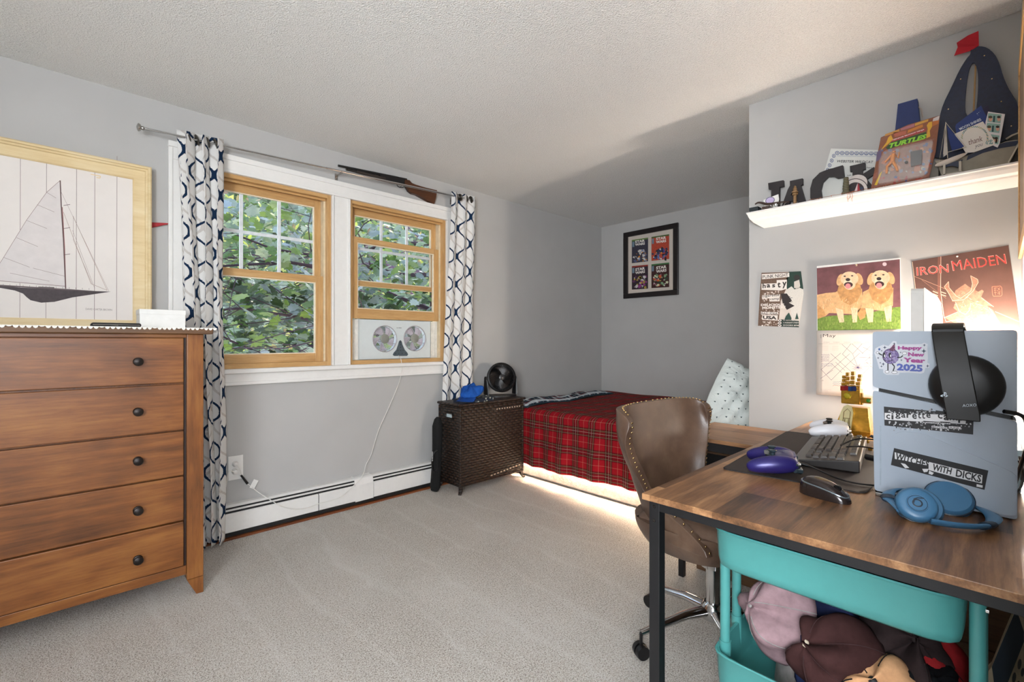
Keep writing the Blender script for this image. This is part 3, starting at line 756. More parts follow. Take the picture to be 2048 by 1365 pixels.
m = MB(); m.prism(pl, fn, RY - .020, RY + .006); m.build('receiver', M_BLACK, rf, smooth=0, bevel=0.003)
m = MB(); A, B = onY(*cR_(430, 188), RY), onY(*cR_(1110, 330), RY); m.cyl((A[0], RY - .006, A[2] + .004), (B[0], RY - .006, B[2] + .006), .0075, .0095, 12)
A2, B2 = onY(*cR_(520, 222), RY), onY(*cR_(1100, 370), RY); m.cyl((A2[0], RY - .006, A2[2]), (B2[0], RY - .006, B2[2] + .006), .008, .010, 12); m.build('barrel', M_BLACK, rf)
m = MB(); A3, B3 = onY(*cR_(640, 250), RY), onY(*cR_(960, 335), RY); m.tube([(A3[0], RY - .008, A3[2]), (B3[0], RY - .008, B3[2])], [.012, .016], 12, flat=.9); m.build('fore_end', plain('#2b2320', .5, name='dark_wood'), rf)
m = MB(); c_ = [(1095, 390), (1105, 415), (1130, 430), (1165, 430), (1185, 415), (1195, 440), (1215, 475), (1250, 495), (1232, 470), (1212, 430), (1200, 400)]
m.tube([(lambda q: (q[0], RY - .006, q[2]))(onY(*cR_(*p), RY)) for p in c_], .0028, 6, closed=False); m.tube([(lambda q: (q[0], RY - .006, q[2]))(onY(*cR_(*p), RY)) for p in ((1140, 392), (1148, 412), (1136, 425))], .002, 6); m.build('lever', M_BLACK, rf)

# ================================================================ window fan
FY0, FY1 = 3.165, 3.205
wf = thing('window_fan', 'white twin window fan fitted under the raised right sash', 'fan', (1.8, 3.18, 1.012))
body = [(1.498, 1.0125), (2.103, 1.0125), (2.103, 1.305), (1.498, 1.305)]
cs = [(1.700, 1.163, .098), (1.958, 1.167, .098)]
holes = [[(cx + r * math.cos(2 * PI * i / 36), cz + r * math.sin(2 * PI * i / 36)) for i in range(36)] for cx, cz, r in cs]
m = MB(); m.prism(body, lambda a_, b_, t: (a_, t, b_), FY0, FY1, holes=holes)
fb = m.build('housing', plain('#d5dcdc', .3, var=.02, bump=0, name='white_fan_plastic'), wf, smooth=30, bevel=0.003)
M_GR = plain('#a9a3a6', .4, bump=0, name='grey_fan_grille')
for cx, cz, r in cs:
    m = MB()
    for k in range(7):
        rr = .034 + (r - .034) * (k + 1) / 7.0
        m.tube([(cx + rr * math.cos(2 * PI * i / 28), FY0 + .004, cz + rr * math.sin(2 * PI * i / 28)) for i in range(28)], .0013, 4, closed=True)
    for i in range(8):
        a0 = 2 * PI * i / 8; m.tube([(cx + q * math.cos(a0 + (q - .03) * 6), FY0 + .002, cz + q * math.sin(a0 + (q - .03) * 6)) for q in (.03, .05, .07, .098)], .0022, 5)
    m.tube([(cx + r * math.cos(2 * PI * i / 36), FY0 - .001, cz + r * math.sin(2 * PI * i / 36)) for i in range(36)], .0035, 6, closed=True)
    g = m.build('grille', M_GR, wf)
    m = MB(); M_ = Matrix.Translation((cx, FY0 + .006, cz)) @ Matrix.Rotation(R(90), 4, 'X'); m.lathe([(.036, 0), (.036, .006), (.030, .009), (0, .010)], 28, M_); m.build('hub', plain('#8d8f86', .4, bump=0, name='grey_hub'), g)
    m = MB()
    for i in range(5):
        a0 = 2 * PI * i / 5 + .3; pts = []
        m.grid(5, 5, lambda s_, t_: (cx + (.03 + .062 * s_) * math.cos(a0 + .75 * t_ + s_ * .3), FY0 + .018 + .014 * t_, cz + (.03 + .062 * s_) * math.sin(a0 + .75 * t_ + s_ * .3)))
    bl = m.build('blades', plain('#cfc3cb', .4, bump=0, name='pale_fan_blade'), g); q = bl.modifiers.new('t', 'SOLIDIFY'); q.thickness = .0015
pl = [(1.765, 1.042), (1.775, 1.034), (1.885, 1.032), (1.894, 1.042), (1.889, 1.055), (1.865, 1.080), (1.845, 1.120), (1.838, 1.145), (1.828, 1.153), (1.818, 1.145), (1.810, 1.120), (1.795, 1.080), (1.772, 1.058)]
m = MB(); m.prism(pl, lambda a_, b_, t: (a_, t, b_), FY0 - .005, FY0 + .002); cp = m.build('control_panel', plain('#46545c', .4, bump=0, name='slate_panel'), wf, smooth=0, bevel=0.001)
m = MB()
for x, z in ((1.828, 1.138), (1.828, 1.118), (1.828, 1.098), (1.805, 1.075), (1.828, 1.075), (1.851, 1.075), (1.785, 1.052), (1.812, 1.052), (1.842, 1.052), (1.872, 1.052)): m.cyl((x, FY0 - .005, z), (x, FY0 - .0075, z), .0048, n=10)
m.build('button', plain('#2b363d', .4, bump=0, name='dark_button'), cp)
for (xa, xb) in ((1.441, 1.498), (2.103, 2.179)):
    m = MB(); k = 9
    for i in range(k):
        x = xa + (xb - xa) * i / k; m.box(x, x + (xb - xa) / k * .8, FY0 + .016, FY0 + .022, 1.02, 1.297)
    m.box(xa, xb, FY0 + .02, FY0 + .024, 1.0125, 1.304); m.build('side_panel', plain('#f2efe6', .5, bump=0, name='expander_panel'), wf, smooth=0)
a = Art('Y', FY0 - .0003)
for x0_, x1_ in ((793.2, 795.8), (796.8, 803)): a.poly([(x0_, 655.8), (x1_, 656), (x1_, 656.9), (x0_, 656.7)], '#4f5b5d', 1)
a.build('lettering', wf)
# cord of the window fan, down over the heater and along to the wall outlet
cord = [(797, 712, 3.12), (802, 717, 3.075), (804, 735, 3.09), (803, 748, 3.10), (797, 770, 3.10), (783, 803, 3.10), (771, 830, 3.10), (757, 860, 3.10), (748, 890, 3.10), (742, 912, 3.10), (731, 930, 3.08), (729, 943, 3.06)]
pts = [onY(u, v, y) for u, v, y in cord]
pts2 = [onY(u, v, y) for u, v, y in ((722, 958, 3.04), (709, 970, 3.035), (694, 985, 3.033), (678, 997, 3.033), (660, 1003, 3.033), (640, 1007, 3.033), (620, 1015, 3.033), (600, 1020, 3.033), (580, 1019, 3.033), (560, 1013, 3.035), (540, 1000, 3.05), (520, 988, 3.07), (505, 976, 3.10), (495, 968, 3.105))]
def smoothpts(P, it=2):
    P = [Vector(p) for p in P]
    for _ in range(it):
        Q = [P[0]]
        for a_, b_ in zip(P[:-1], P[1:]): Q += [a_ * .75 + b_ * .25, a_ * .25 + b_ * .75]
        Q.append(P[-1]); P = Q
    return P
m = MB(); m.tube(smoothpts(pts + pts2), .0024, 6); m.build('power_cord', plain('#e6e3dd', .4, bump=0, name='white_cord'), wf)
m = MB(); m.cyl(onY(495, 968, 3.105), onY(482, 951, 3.105), .0075, .0055, 10); m.build('cord_adapter', M_BLACKP, wf)
m = MB(); p = [onY(u, v, 3.098) for u, v in ((508, 959), (517, 962), (508, 979), (499, 976))]; m.add(p + [(q[0], q[1] + .001, q[2]) for q in p], [(0, 1, 2, 3), (7, 6, 5, 4), (0, 4, 5, 1), (1, 5, 6, 2), (2, 6, 7, 3), (3, 7, 4, 0)]); m.build('care_tag', M_WHITE, wf, smooth=0)
m = MB(); m.tube(smoothpts([onY(u, v, y) for u, v, y in ((482, 951, 3.105), (481, 940, 3.09), (476, 932, 3.085), (471, 930, 3.09))]), .0022, 6); m.build('plug_lead', plain('#e6e3dd', .4, bump=0, name='white_cord'), wf)

# outlet
ot = thing('wall_outlet', 'white wall outlet with two plugs to the right of the left curtain', 'outlet', (.70, 3.118, .33))
m = MB(); p, q = onY(456, 914, YW), onY(486, 957, YW); m.box(p[0] , q[0], YW - .005, YW - .0005, q[2], p[2]); m.build('plate', M_TRIM, ot, smooth=0, bevel=0.002)
for (u, v) in ((470, 928), (469, 943)):
    p = onY(u, v, YW); m = MB(); m.lathe([(.017, 0), (.017, .004), (.014, .010), (.012, .024), (.006, .028), (0, .028)], 16, Matrix.Translation((p[0], YW - .005, p[2])) @ Matrix.Rotation(R(90), 4, 'X')); m.build('plug', M_TRIM, ot)
m = MB(); m.tube(smoothpts([onY(u, v, y) for u, v, y in ((468, 944, 3.09), (458, 941, 3.08), (455, 955, 3.085), (452, 975, 3.10), (447, 990, 3.105), (436, 1000, 3.105))]), .0026, 6)
tag(m.build('cable', plain('#e6e3dd', .4, bump=0, name='white_cord')), 'short white cable from the wall outlet disappearing behind the left curtain', 'cable')

# ================================================================ baseboard heater
HX0, HX1 = -.88, 2.06
bh = thing('baseboard_heater', 'long white metal baseboard heater under the windows', 'heater', ((HX0 + HX1) / 2, 3.1, 0))
def prof(pp, x0, x1, name, mat, parent=bh, **k):
    m = MB(); m.prism(pp, lambda a_, b_, t: (t, a_, b_), x0, x1); return m.build(name, mat, parent, smooth=0, **k)
prof([(3.119, .195), (3.119, .012), (3.105, .012), (3.105, .185), (3.075, .188), (3.066, .182), (3.062, .186), (3.075, .195)], HX0, HX1, 'back_panel', M_TRIM)
for xa, xb in ((HX0, onY(636, 1000, 3.06)[0]), (onY(637, 1000, 3.06)[0], onY(711, 980, 3.06)[0]), (onY(746, 960, 3.06)[0], HX1)):
    prof([(3.058, .150), (3.050, .142), (3.050, .045), (3.058, .040), (3.062, .040), (3.056, .047), (3.056, .140), (3.064, .150)], xa + .001, xb - .001, 'front_panel', M_TRIM)
prof([(3.070, .172), (3.0605, .164), (3.062, .162), (3.072, .170)], HX0, HX1, 'damper', M_TRIM)
prof([(3.104, .182), (3.104, .014), (3.063, .014), (3.063, .150), (3.072, .182)], HX0 + .01, HX1 - .01, 'fin_tube', plain('#141414', .7, name='fins_in_shade'))  # near-black block behind the panels; the slots' shade is put into its colour
xa, xb = onY(711, 980, 3.05)[0], onY(746, 960, 3.05)[0]
prof([(3.118, .200), (3.118, .190), (3.066, .186), (3.055, .15), (3.053, .04), (3.046, .04), (3.046, .152), (3.058, .192), (3.076, .200)], xa, xb, 'joint_cover', M_TRIM, bevel=0.002)

# ================================================================ hamper with the things on it
hx0, hx1, hy0, hy1, hz = 2.10, 2.755, 2.765, 3.035, .675
hp = thing('hamper', 'dark brown woven wicker laundry hamper between the right curtain and the bed', 'hamper', ((hx0 + hx1) / 2, (hy0 + hy1) / 2, 0))
m = MB(); m.box(hx0, hx1, hy0, hy1, .055, hz - .02)
m.build('body', M_WICKER, hp, smooth=0, bevel=.004)
m = MB(); m.box(hx0 - .012, hx1 + .012, hy0 - .014, hy1 + .004, hz - .018, hz); m.tube([(hx0 - .012, hy0 - .014, hz - .009), (hx1 + .012, hy0 - .014, hz - .009)], .010, 8); m.tube([(hx0 - .012, hy0 - .014, hz - .009), (hx0 - .012, hy1, hz - .009)], .010, 8); m.build('lid', M_WICKER, hp, smooth=30)
m = MB()
for x in (hx0, hx1): m.cyl((x, hy0, .055), (x, hy0, hz - .03), .007, n=8)
m.cyl((hx0, hy1, .055), (hx0, hy1, hz - .03), .007, n=8)
for z in (.06, hz - .03): m.cyl((hx0, hy0 - .002, z), (hx1, hy0 - .002, z), .006, n=8); m.cyl((hx0 - .002, hy0, z), (hx0 - .002, hy1, z), .006, n=8)
m.build('corner_rod', M_WICKER, hp)
for x, sx in ((hx0, 1), (hx1, -1)):
    for y, sy in ((hy0, 1), (hy1, -1)):
        m = MB(); m.tube([(x + sx * .012, y + sy * .012, .06), (x + sx * .008, y + sy * .008, .03), (x - sx * .010, y - sy * .006, 0)], [.017, .015, .012], 8); m.build('leg', M_WICKER, hp)
m = MB(); y = (hy0 + hy1) / 2; m.tube([(hx0 - .003, y + .045, .575), (hx0 - .004, y + .04, .595), (hx0 - .004, y - .04, .595), (hx0 - .003, y - .045, .575), (hx0 - .004, y - .04, .556), (hx0 - .004, y + .04, .556)], .007, 8, closed=True)
h_ = m.build('handle', M_WICKER, hp); m = MB(); m.box(hx0 - .0015, hx0 + .004, y - .038, y + .038, .56, .59); m.build('liner', plain('#b9c7c9', .8, name='pale_liner'), h_, smooth=0)
# openwork row showing the pale liner
for i in range(10):
    for xa, xb, za in ((hx0 + .36 + i * .028, hx0 + .372 + i * .028, .598), (hx0 + .30 + i * .034, hx0 + .318 + i * .034, .080 + .003 * i)):
        m = MB(); m.box(xa, xb, hy0 - .0012, hy0 + .002, za, za + .009); m.build('openwork_gap', plain('#c9b8a4', .8, name='liner_gap'), hp, smooth=0)
# folded camp chair bag
bg_ = thing('chair_bag', 'tall black drawstring bag leaning against the left side of the hamper', 'bag', (2.03, 2.98, 0))
m = MB(); pts = [(2.012, 2.975, .0), (2.02, 2.975, .03), (2.035, 2.98, .20), (2.045, 2.985, .36), (2.05, 2.99, .49), (2.055, 2.992, .54), (2.062, 2.995, .555)]
m.tube(pts, [.030, .043, .040, .042, .044, .030, .016], 14, flat=.85); m.build('sleeve', plain('#030304', .9, var=.3, bump=.5, nscale=25, name='black_bag_nylon'), bg_)
m = MB(); m.tube(smoothpts([(2.015, 2.94, .32), (1.985, 2.945, .30), (1.972, 2.95, .25), (1.975, 2.95, .19), (1.985, 2.95, .16), (2.01, 2.945, .17)]), .008, 6, flat=.6); m.build('strap', M_BLACKP, bg_)
a = Art('Y', 2.938)
for i in range(6): a.poly([(863.6, 923 - i * 3.3), (866, 922.4 - i * 3.3), (866, 920.4 - i * 3.3), (863.6, 921 - i * 3.3)], '#b9b9b9', 1)
a.build('lettering', bg_)
# desk fan
df = thing('desk_fan', 'round black tabletop fan standing on the back right of the hamper', 'fan', (2.63, 2.93, hz + .001))
fc = Vector((2.645, 2.92, .835)); fd = Vector((-.42, -.86, .16)).normalized()
q_ = fd.to_track_quat('Z', 'Y').to_matrix().to_4x4(); MF = Matrix.Translation(fc) @ q_
m = MB(); m.lathe([(.070, -.075), (.100, -.045), (.122, 0), (.127, .028), (.124, .040), (.112, .046), (.104, .040), (.104, .02), (.110, 0), (.092, -.042), (.066, -.068)], 40, MF); m.build('shroud', M_BLACKP, df)
m = MB()
for i in range(44):
    a0 = 2 * PI * i / 44
    m.tube([MF @ Vector((r_ * math.cos(a0 + (r_ - .03) * 9), r_ * math.sin(a0 + (r_ - .03) * 9), .046 - .12 * (r_ - .07) ** 2)) for r_ in (.026, .05, .075, .108)], .0021, 4)
g = m.build('grille', M_BLACKP, df); m = MB(); m.lathe([(.028, .038), (.028, .044), (.02, .048), (0, .049)], 20, MF); m.build('badge', plain('#2a2a2d', .3, name='glossy_badge'), g)
m = MB()
for i in range(3):
    a0 = 2 * PI * i / 3
    m.grid(6, 6, lambda s_, t_: tuple(MF @ Vector(((.02 + .076 * s_) * math.cos(a0 + 1.5 * t_ + s_ * .5), (.02 + .076 * s_) * math.sin(a0 + 1.5 * t_ + s_ * .5), .005 - .03 * t_))))
bl = m.build('blades', plain('#3a2f2a', .35, bump=0, name='smoky_blade'), df); q = bl.modifiers.new('t', 'SOLIDIFY'); q.thickness = .002
side = Vector((-fd.y, fd.x, 0)).normalized()
m = MB()
for s_ in (-1, 1):
    m = MB(); A = fc + side * s_ * .130; Bq = Vector((fc.x, fc.y, hz + .020)) + side * s_ * .125
    m.tube([A + Vector((0, 0, .012)), A, (A + Bq) / 2, Bq], [.012, .020, .026, .034], 10, flat=.4); m.build('yoke_arm', M_BLACKP, df)
base_c = Vector((fc.x, fc.y, hz + .001)) + Vector((-.03, -.02, 0))
m = MB(); ring = [Vector((fc.x, fc.y, hz + .008)) + side * .14 * math.cos(t_) + Vector((fd.x, fd.y, 0)).normalized() * .085 * math.sin(t_) for t_ in [2 * PI * i / 24 for i in range(24)]]
m.v += [tuple(Vector((p.x, p.y, hz + .0015))) for p in ring] + [tuple(Vector((p.x, p.y, hz + .014))) for p in ring]; m.f += [tuple(range(24))[::-1], tuple(range(24, 48))] + [(i, (i + 1) % 24, 24 + (i + 1) % 24, 24 + i) for i in range(24)]; m.m += [0] * 26
m.build('base', M_BLACKP, df, smooth=30)

# caps -------------------------------------------------------------
def cap_thing(label, M_, crown, brim, acc=None, squash=1.0, seed=1, name='baseball_cap', cat='cap', dents=.012):
    rnd = random.Random(seed)
    t = thing(name, label, cat, M_.translation)
    T0 = Matrix.Translation(-M_.translation) @ M_
    ph = [rnd.uniform(0, 6) for _ in range(6)]
    m = MB()
    def dome(i, j):
        a0 = 2 * PI * i; th = PI / 2 * (1 - j) 
        r = .088 * math.sin(th) ** .75 if th > 0 else 0; z = .11 * squash * math.cos(th) ** .9
        d = dents * (math.sin(3 * a0 + ph[0]) * math.sin(4 * j + ph[1]) + .6 * math.sin(5 * a0 + ph[2] + 3 * j))
        return tuple(T0 @ Vector(((r + d * (1 if j < .95 else 0)) * math.cos(a0) * 1.12, (r + d * (1 if j < .95 else 0)) * math.sin(a0) * .94, z + d * .7)))
    m.grid(36, 14, dome, wrapu=True); o = m.build('crown', crown, t, local=True, smooth=180); q = o.modifiers.new('t', 'SOLIDIFY'); q.thickness = .003
    m = MB()
    def br(i, j):
        a0 = R(-62 + 124 * i); L = .072 * (math.cos(a0 * 1.05) ** .6 if abs(a0 * 1.05) < PI / 2 else 0)
        rr = .088; x = rr * math.cos(a0) * 1.12 + L * j; y = rr * math.sin(a0) * .94 * (1 - .04 * j)
        return tuple(T0 @ Vector((x, y, .004 - .16 * j * abs(math.sin(a0)) ** 2 * .16 - .35 * y * y * 6)))
    m.grid(20, 8, br); o = m.build('brim', brim, t, local=True, smooth=180); q = o.modifiers.new('t', 'SOLIDIFY'); q.thickness = .004
    m = MB(); m.lathe([(.008, .0), (.0075, .004), (.004, .006), (0, .0065)], 12, T0 @ Matrix.Translation((0, 0, .11 * squash + .000))); m.build('button', acc or brim, t, local=True)
    m = MB()
    for k in range(6):
        a0 = k / 6
        m.tube([Vector(dome(a0, jj / 10)) * 1.0 for jj in range(0, 10)], .0014, 4)
    m.build('seam', brim, t, local=True)
    return t
def felt(h, name): return plain(h, .9, var=.18, nscale=40, bump=.4, spec=.15, name=name)
Mx = Matrix.Translation((2.27, 2.85, hz + .055)) @ Matrix.Rotation(R(200), 4, 'Z') @ Matrix.Rotation(R(14), 4, 'Y') 
cap_thing('bright blue crumpled cap on the front left of the hamper', Mx, felt('#1d4f9e', 'royal_blue_cotton'), felt('#173f86', 'blue_brim'), squash=.6, seed=4, dents=.014)
m = MB(); sh = [(2.125, 2.80), (2.20, 2.775), (2.36, 2.775), (2.46, 2.80), (2.47, 2.87), (2.40, 2.93), (2.22, 2.94), (2.13, 2.89)]
m.prism(sh, fz(0), hz + .0015, hz + .026)
t = MT('navy_cloth_with_yellow_shapes', .85); v = t.coord(); vo = t.voro(v, 26); n = t.noise(v, 12); t.col(t.ramp(vo, [(0.0, '#d9d56a'), (0.22, '#c9c9c0'), (0.30, '#1b2434'), (1, '#141a26')])); t.bump(n, .5, .01)
o = m.build('folded_cloth', t.m, bevel=.009, smooth=60, seg=3); tag(o, 'navy cloth with yellow dots folded under the blue cap on the hamper', 'cloth')
# ================================================================ bed
BX0, BX1, BY0, BY1, BZ = 2.80, 4.35, 0.965, 3.00, .575
bed = thing('bed', 'bed in the corner with a plush white base under the red tartan blanket', 'bed', ((BX0 + BX1) / 2, (BY0 + BY1) / 2, 0))
m = MB(); m.box(BX0, BX1, BY0, BY1, .012, .25); m.build('base', M_PLUSH, bed, smooth=30, bevel=.012, seg=3)
m = MB(); m.box(BX0 + .01, BX1, BY0, BY1, .25, BZ); m.build('mattress', plain('#ddded9', .85, var=.03, bump=.2, name='white_sheet'), bed, smooth=30, bevel=.04, seg=4)
# LED strip stuck under the edge of the mattress
m = MB(); m.box(BX0 - .012, BX0 - .004, BY0 + .02, BY1 - .02, .150, .158); m.build('light_strip', emit('warm_led_strip', '#ffe2c2', 170.0), bed, smooth=0)
rb = random.Random(5)
# tartan blanket: top, rounded edge, then the drop down the near side
ex0 = BX0 - .032
def blanket(i, j):
    y = 1.40 + (3.02 - 1.40) * i
    Ltop = 4.34 - BX0; Rr = .05; arc = Rr * PI / 2; drop = BZ - Rr - .125 + .012 * math.sin(y * 3.1)
    tot = Ltop - Rr + arc + drop; s_ = tot * (1 - j)          # s from wall edge
    if s_ < Ltop - Rr:
        return (4.34 - s_, y, BZ + .012 + .004 * math.sin(y * 9 + s_ * 7) + .003 * math.sin(s_ * 17)), s_
    s2 = s_ - (Ltop - Rr)
    if s2 < arc:
        a_ = s2 / Rr; return (BX0 + Rr - (Rr + .03) * math.sin(a_), y, BZ + .012 - Rr * (1 - math.cos(a_)) - .003), s_
    z = BZ - Rr - (s2 - arc); fo = min(1, (s2 - arc) / .3)
    k_ = max(0, min(1, (2.74 - y) / .10)); return (BX0 - .027 - k_ * fo * (.018 + .014 * math.sin(y * 19 + .5) + .007 * math.sin(y * 41)), y, z), s_
m = MB(); m.grid(150, 120, lambda i, j: blanket(i, j)[0], lambda i, j: (1.40 + 1.62 * i, blanket(0, j)[1]))
o = m.build('blanket', M_TARTAN, smooth=180); q = o.modifiers.new('t', 'SOLIDIFY'); q.thickness = .006; q.offset = 1
tag(o, 'red tartan fleece blanket spread over the bed and hanging down its side', 'blanket')
# folded blue tartan throw lying at the foot
def throw(i, j):
    # strip from near-left corner towards the far corner by the wall
    A = Vector((2.80, 2.76, 0)); Bv = Vector((4.16, 2.83, 0)); d = (Bv - A); n_ = Vector((-.03, 1, 0))
    w_ = .20 + .02 * math.sin(i * 9)
    p = A + d * i + n_ * (w_ * j + .02 * math.sin(i * 11) - .012 * math.sin(i * 4))
    h = .020 + .012 * math.sin(i * 13 + j * 3) * math.sin(j * 6 + i * 5) + .012 * math.sin(i * 7) ** 2
    e = min(1, 12 * min(i, 1 - i, ), 8 * min(j + .02, 1.02 - j)); return (p.x, p.y, BZ + .018 + h * max(0, e) ** .5)
m = MB(); m.grid(80, 20, throw, lambda i, j: (1.4 * i, .24 * j))
o = m.build('throw_blanket', M_TARTAN2, smooth=180); q = o.modifiers.new('t', 'SOLIDIFY'); q.thickness = .012; q.offset = -1
m2 = MB(); m2.tube([Vector(throw(i / 60, 0)) + Vector((0, -.002, -.008)) for i in range(61)], .009, 6); m2.tube([Vector(throw(0, i / 12)) + Vector((0, 0, -.006)) for i in range(13)], .008, 6)
m2.build('fringe_edge', plain('#16303a', .9, bump=.5, nscale=200, name='dark_teal_edge'), o)
tag(o, 'folded blue and white tartan throw lying across the foot of the bed', 'blanket')
# pillow propped up at the head
def pil(sgn):
    def f(i, j):
        a_, b_ = 2 * i - 1, 2 * j - 1
        k = max(0, (1 - abs(a_) ** 3.2)) * max(0, (1 - abs(b_) ** 3.2)); k = k ** .55
        wr = .010 * math.sin(9 * a_ + 5 * b_) * math.sin(4 * a_ - 7 * b_) + .006 * math.sin(17 * b_ + 6 * a_)
        sx_ = .27 * (a_ - .06 * a_ * (b_ * b_)); sz_ = .20 * (b_ - .07 * b_ * (a_ * a_))
        return Vector((sx_, sgn * (.088 * k + wr * k), sz_))
    return f
pm = MB()
MP = Matrix.Translation((3.02, 1.155, .785)) @ Matrix.Rotation(R(-8), 4, 'Z') @ Matrix.Rotation(R(-24), 4, 'X') @ Matrix.Rotation(R(26), 4, 'Y')
MP = Matrix.Translation((3.09, 1.145, .742)) @ Matrix.Rotation(R(-30), 4, 'Z') @ Matrix.Rotation(R(-22), 4, 'X') @ Matrix.Rotation(R(-52), 4, 'Y')
for sg in (-1, 1): pm.grid(36, 28, lambda i, j: tuple(MP @ pil(sg)(i, j)), lambda i, j: (i * .68, j * .5))
o = pm.build('pillow', M_PILLOW, smooth=180); tag(o, 'pale pillow with tiny dark triangles propped at the head of the bed', 'pillow')

# ================================================================ framed comic covers
cp_ = Art('X', XR - .012); 
def cC(x, y): return (x, y)
K = 1044 / 130
A4 = Art('X', XR - .010, (1240, 440, K))
fr = thing('picture_frame', 'black frame with four comic covers on the wall above the bed', 'picture', (XR - .01, 2.51, 1.6))
out = [A4.P(p, 0)[1:] for p in ((65, 1262), (940, 1212), (942, 52), (65, 208))]; inn = [A4.P(p, 0)[1:] for p in ((128, 1195), (857, 1140), (857, 145), (128, 268))]
y0, y1 = (out[0][0] + out[3][0]) / 2, (out[1][0] + out[2][0]) / 2; zt_, zb_ = (out[2][1] + out[3][1]) / 2, (out[0][1] + out[1][1]) / 2
wf_ = .052
def fbox(ya, yb, za, zb, name='frame_side'):
    m = MB(); m.box(XR - .028, XR - .001, ya, yb, za, zb); m.build(name, plain('#191314', .3, var=.1, bump=.05, name='black_frame'), fr, smooth=0, bevel=.004)
fbox(y1, y0, zt_ - wf_, zt_); fbox(y1, y0, zb_, zb_ + wf_); fbox(y1, y1 + wf_, zb_ + wf_, zt_ - wf_); fbox(y0 - wf_, y0, zb_ + wf_, zt_ - wf_)
A4.world([(y0 - .03, zb_ + .03), (y1 + .03, zb_ + .03), (y1 + .03, zt_ - .03), (y0 - .03, zt_ - .03)], plain('#cdc3b8', .8, var=.02, bump=0, name='mat_board'), -4)
A4.build('mat_board', fr)
covers = [([(190, 697), (450, 665), (452, 285), (190, 325)], '#33303f', ['#4e5578', '#7a86a8', '#c9c6c0', '#2a2433', '#8f6a3c'], (242, 375, 400, 352, 242, 335), '#5e7a3c', '#d98a2e'),
          ([(505, 660), (790, 628), (790, 230), (505, 275)], '#b2432c', ['#1d2340', '#3a4a8c', '#5878b0', '#20222e', '#2b3050'], (578, 330, 742, 305, 578, 285), '#48602f', '#e0952e'),
          ([(190, 1122), (450, 1105), (450, 720), (190, 745)], '#2c1c28', ['#5d2a58', '#8a3a7a', '#c7c2c0', '#1c1a22', '#a08a3e'], (245, 825, 402, 800, 245, 780), '#8e2a20', '#c99b2c'),
          ([(505, 1097), (790, 1080), (790, 685), (505, 715)], '#3a1714', ['#7fa07a', '#cfd2b0', '#2a3a2c', '#96606e', '#c0552a'], (580, 800, 748, 775, 580, 752), '#356a38', '#d6c15a')]
for quad, bgc, cols, (tx0, ty0, tx1, ty1, tx2, ty2), top, acc in covers:
    a = Art('X', XR - .0115, (1240, 440, K), step=.0002)
    a.poly(quad, plain(bgc, .6, var=.25, nscale=70, bump=0), 0)
    xa, xb = quad[0][0], quad[1][0]; ya, yb = quad[3][1], quad[0][1]; w_ = xb - xa
    a.poly([(xa, ya), (xb, quad[2][1]), (xb, quad[2][1] + 24), (xa, ya + 24)], top, 1)
    random.seed(int(xa + ya))
    a.splat(34, xa + 26, xb - 26, ya + 165, yb - 35, 36, cols, 1.2)
    a.splat(16, xa + 24, xb - 24, ya + 190, yb - 32, 16, [acc, '#d8d6cf', '#2a2a34', cols[2]], 2)
    a.text('STAR', (tx0, ty0), (tx1, ty1), (tx2, ty2), '#e9e4dc', 4, bold=.04)
    h_ = ty0 - ty2
    a.text('WARS', (tx0, ty0 + h_ * 1.15), (tx1, ty1 + h_ * 1.15), (tx0, ty0 + h_ * .18), '#e9e4dc', 4, bold=.04)
    a.poly([(xa + 8, ya + 30), (xa + 40, ya + 26), (xa + 40, ya + 110), (xa + 8, ya + 114)], '#6f8796', 3)
    a.build('comic_cover', fr)

# ================================================================ desk
DZ = .75
dk = thing('desk', 'rustic brown L-shaped desk with a black metal frame by the right wall', 'desk', (1.9, .3, 0))
m = MB(); m.box(1.079, 2.655, YD + .01, .643, DZ - .016, DZ); m.build('desktop', M_DESK, dk, smooth=0, bevel=.0015)
RZ = .695
m = MB(); m.box(2.135, 2.60, .56, 1.095, RZ - .018, RZ); m.build('return_top', M_DESKY, dk, smooth=0, bevel=.0015)
m = MB(); m.box(1.095, 1.12, YD + .003, .63, DZ - .042, DZ - .0165); m.box(2.61, 2.635, YD + .02, .63, DZ - .042, DZ - .0165); m.box(1.12, 2.61, .60, .625, DZ - .042, DZ - .0165); m.box(1.12, 2.61, YD + .02, YD + .045, DZ - .042, DZ - .0165)
m.build('frame', M_BLACK, dk, smooth=0, bevel=.0015)
for x, y in ((1.0945, .6015), (1.0945, YD + .002), (2.6055, .6015), (2.6055, YD + .002)):
    m = MB(); m.box(x, x + .030, y, y + .029, 0, DZ - .0168); m.build('leg', M_BLACK, dk, smooth=0, bevel=.0015)
m = MB(); m.box(2.15, 2.175, .64, 1.08, RZ - .060, RZ - .0185); m.box(2.565, 2.59, .64, 1.08, RZ - .060, RZ - .0185); m.box(2.175, 2.565, 1.055, 1.08, RZ - .060, RZ - .0185); m.build('return_frame', M_BLACK, dk, smooth=0, bevel=.0015)
for x in (2.15, 2.565):
    m = MB(); m.box(x, x + .025, 1.055, 1.08, 0, RZ - .06); m.build('leg', M_BLACK, dk, smooth=0)
for u, v in ((1308, 1014), (1308, 1042)):
    p = onX(u, v, 1.095); b_ = MB(); M_ = Matrix.Translation((1.0955, p[1], p[2])) @ Matrix.Rotation(R(-90), 4, 'Y')
    b_.lathe([(.0048, 0), (.0048, .0015), (.0036, .003), (.0022, .003), (.0022, .0015), (0, .0015)], 14, M_); b_.build('bolt', plain('#3a3634', .3, .7, name='dark_bolt'), dk)
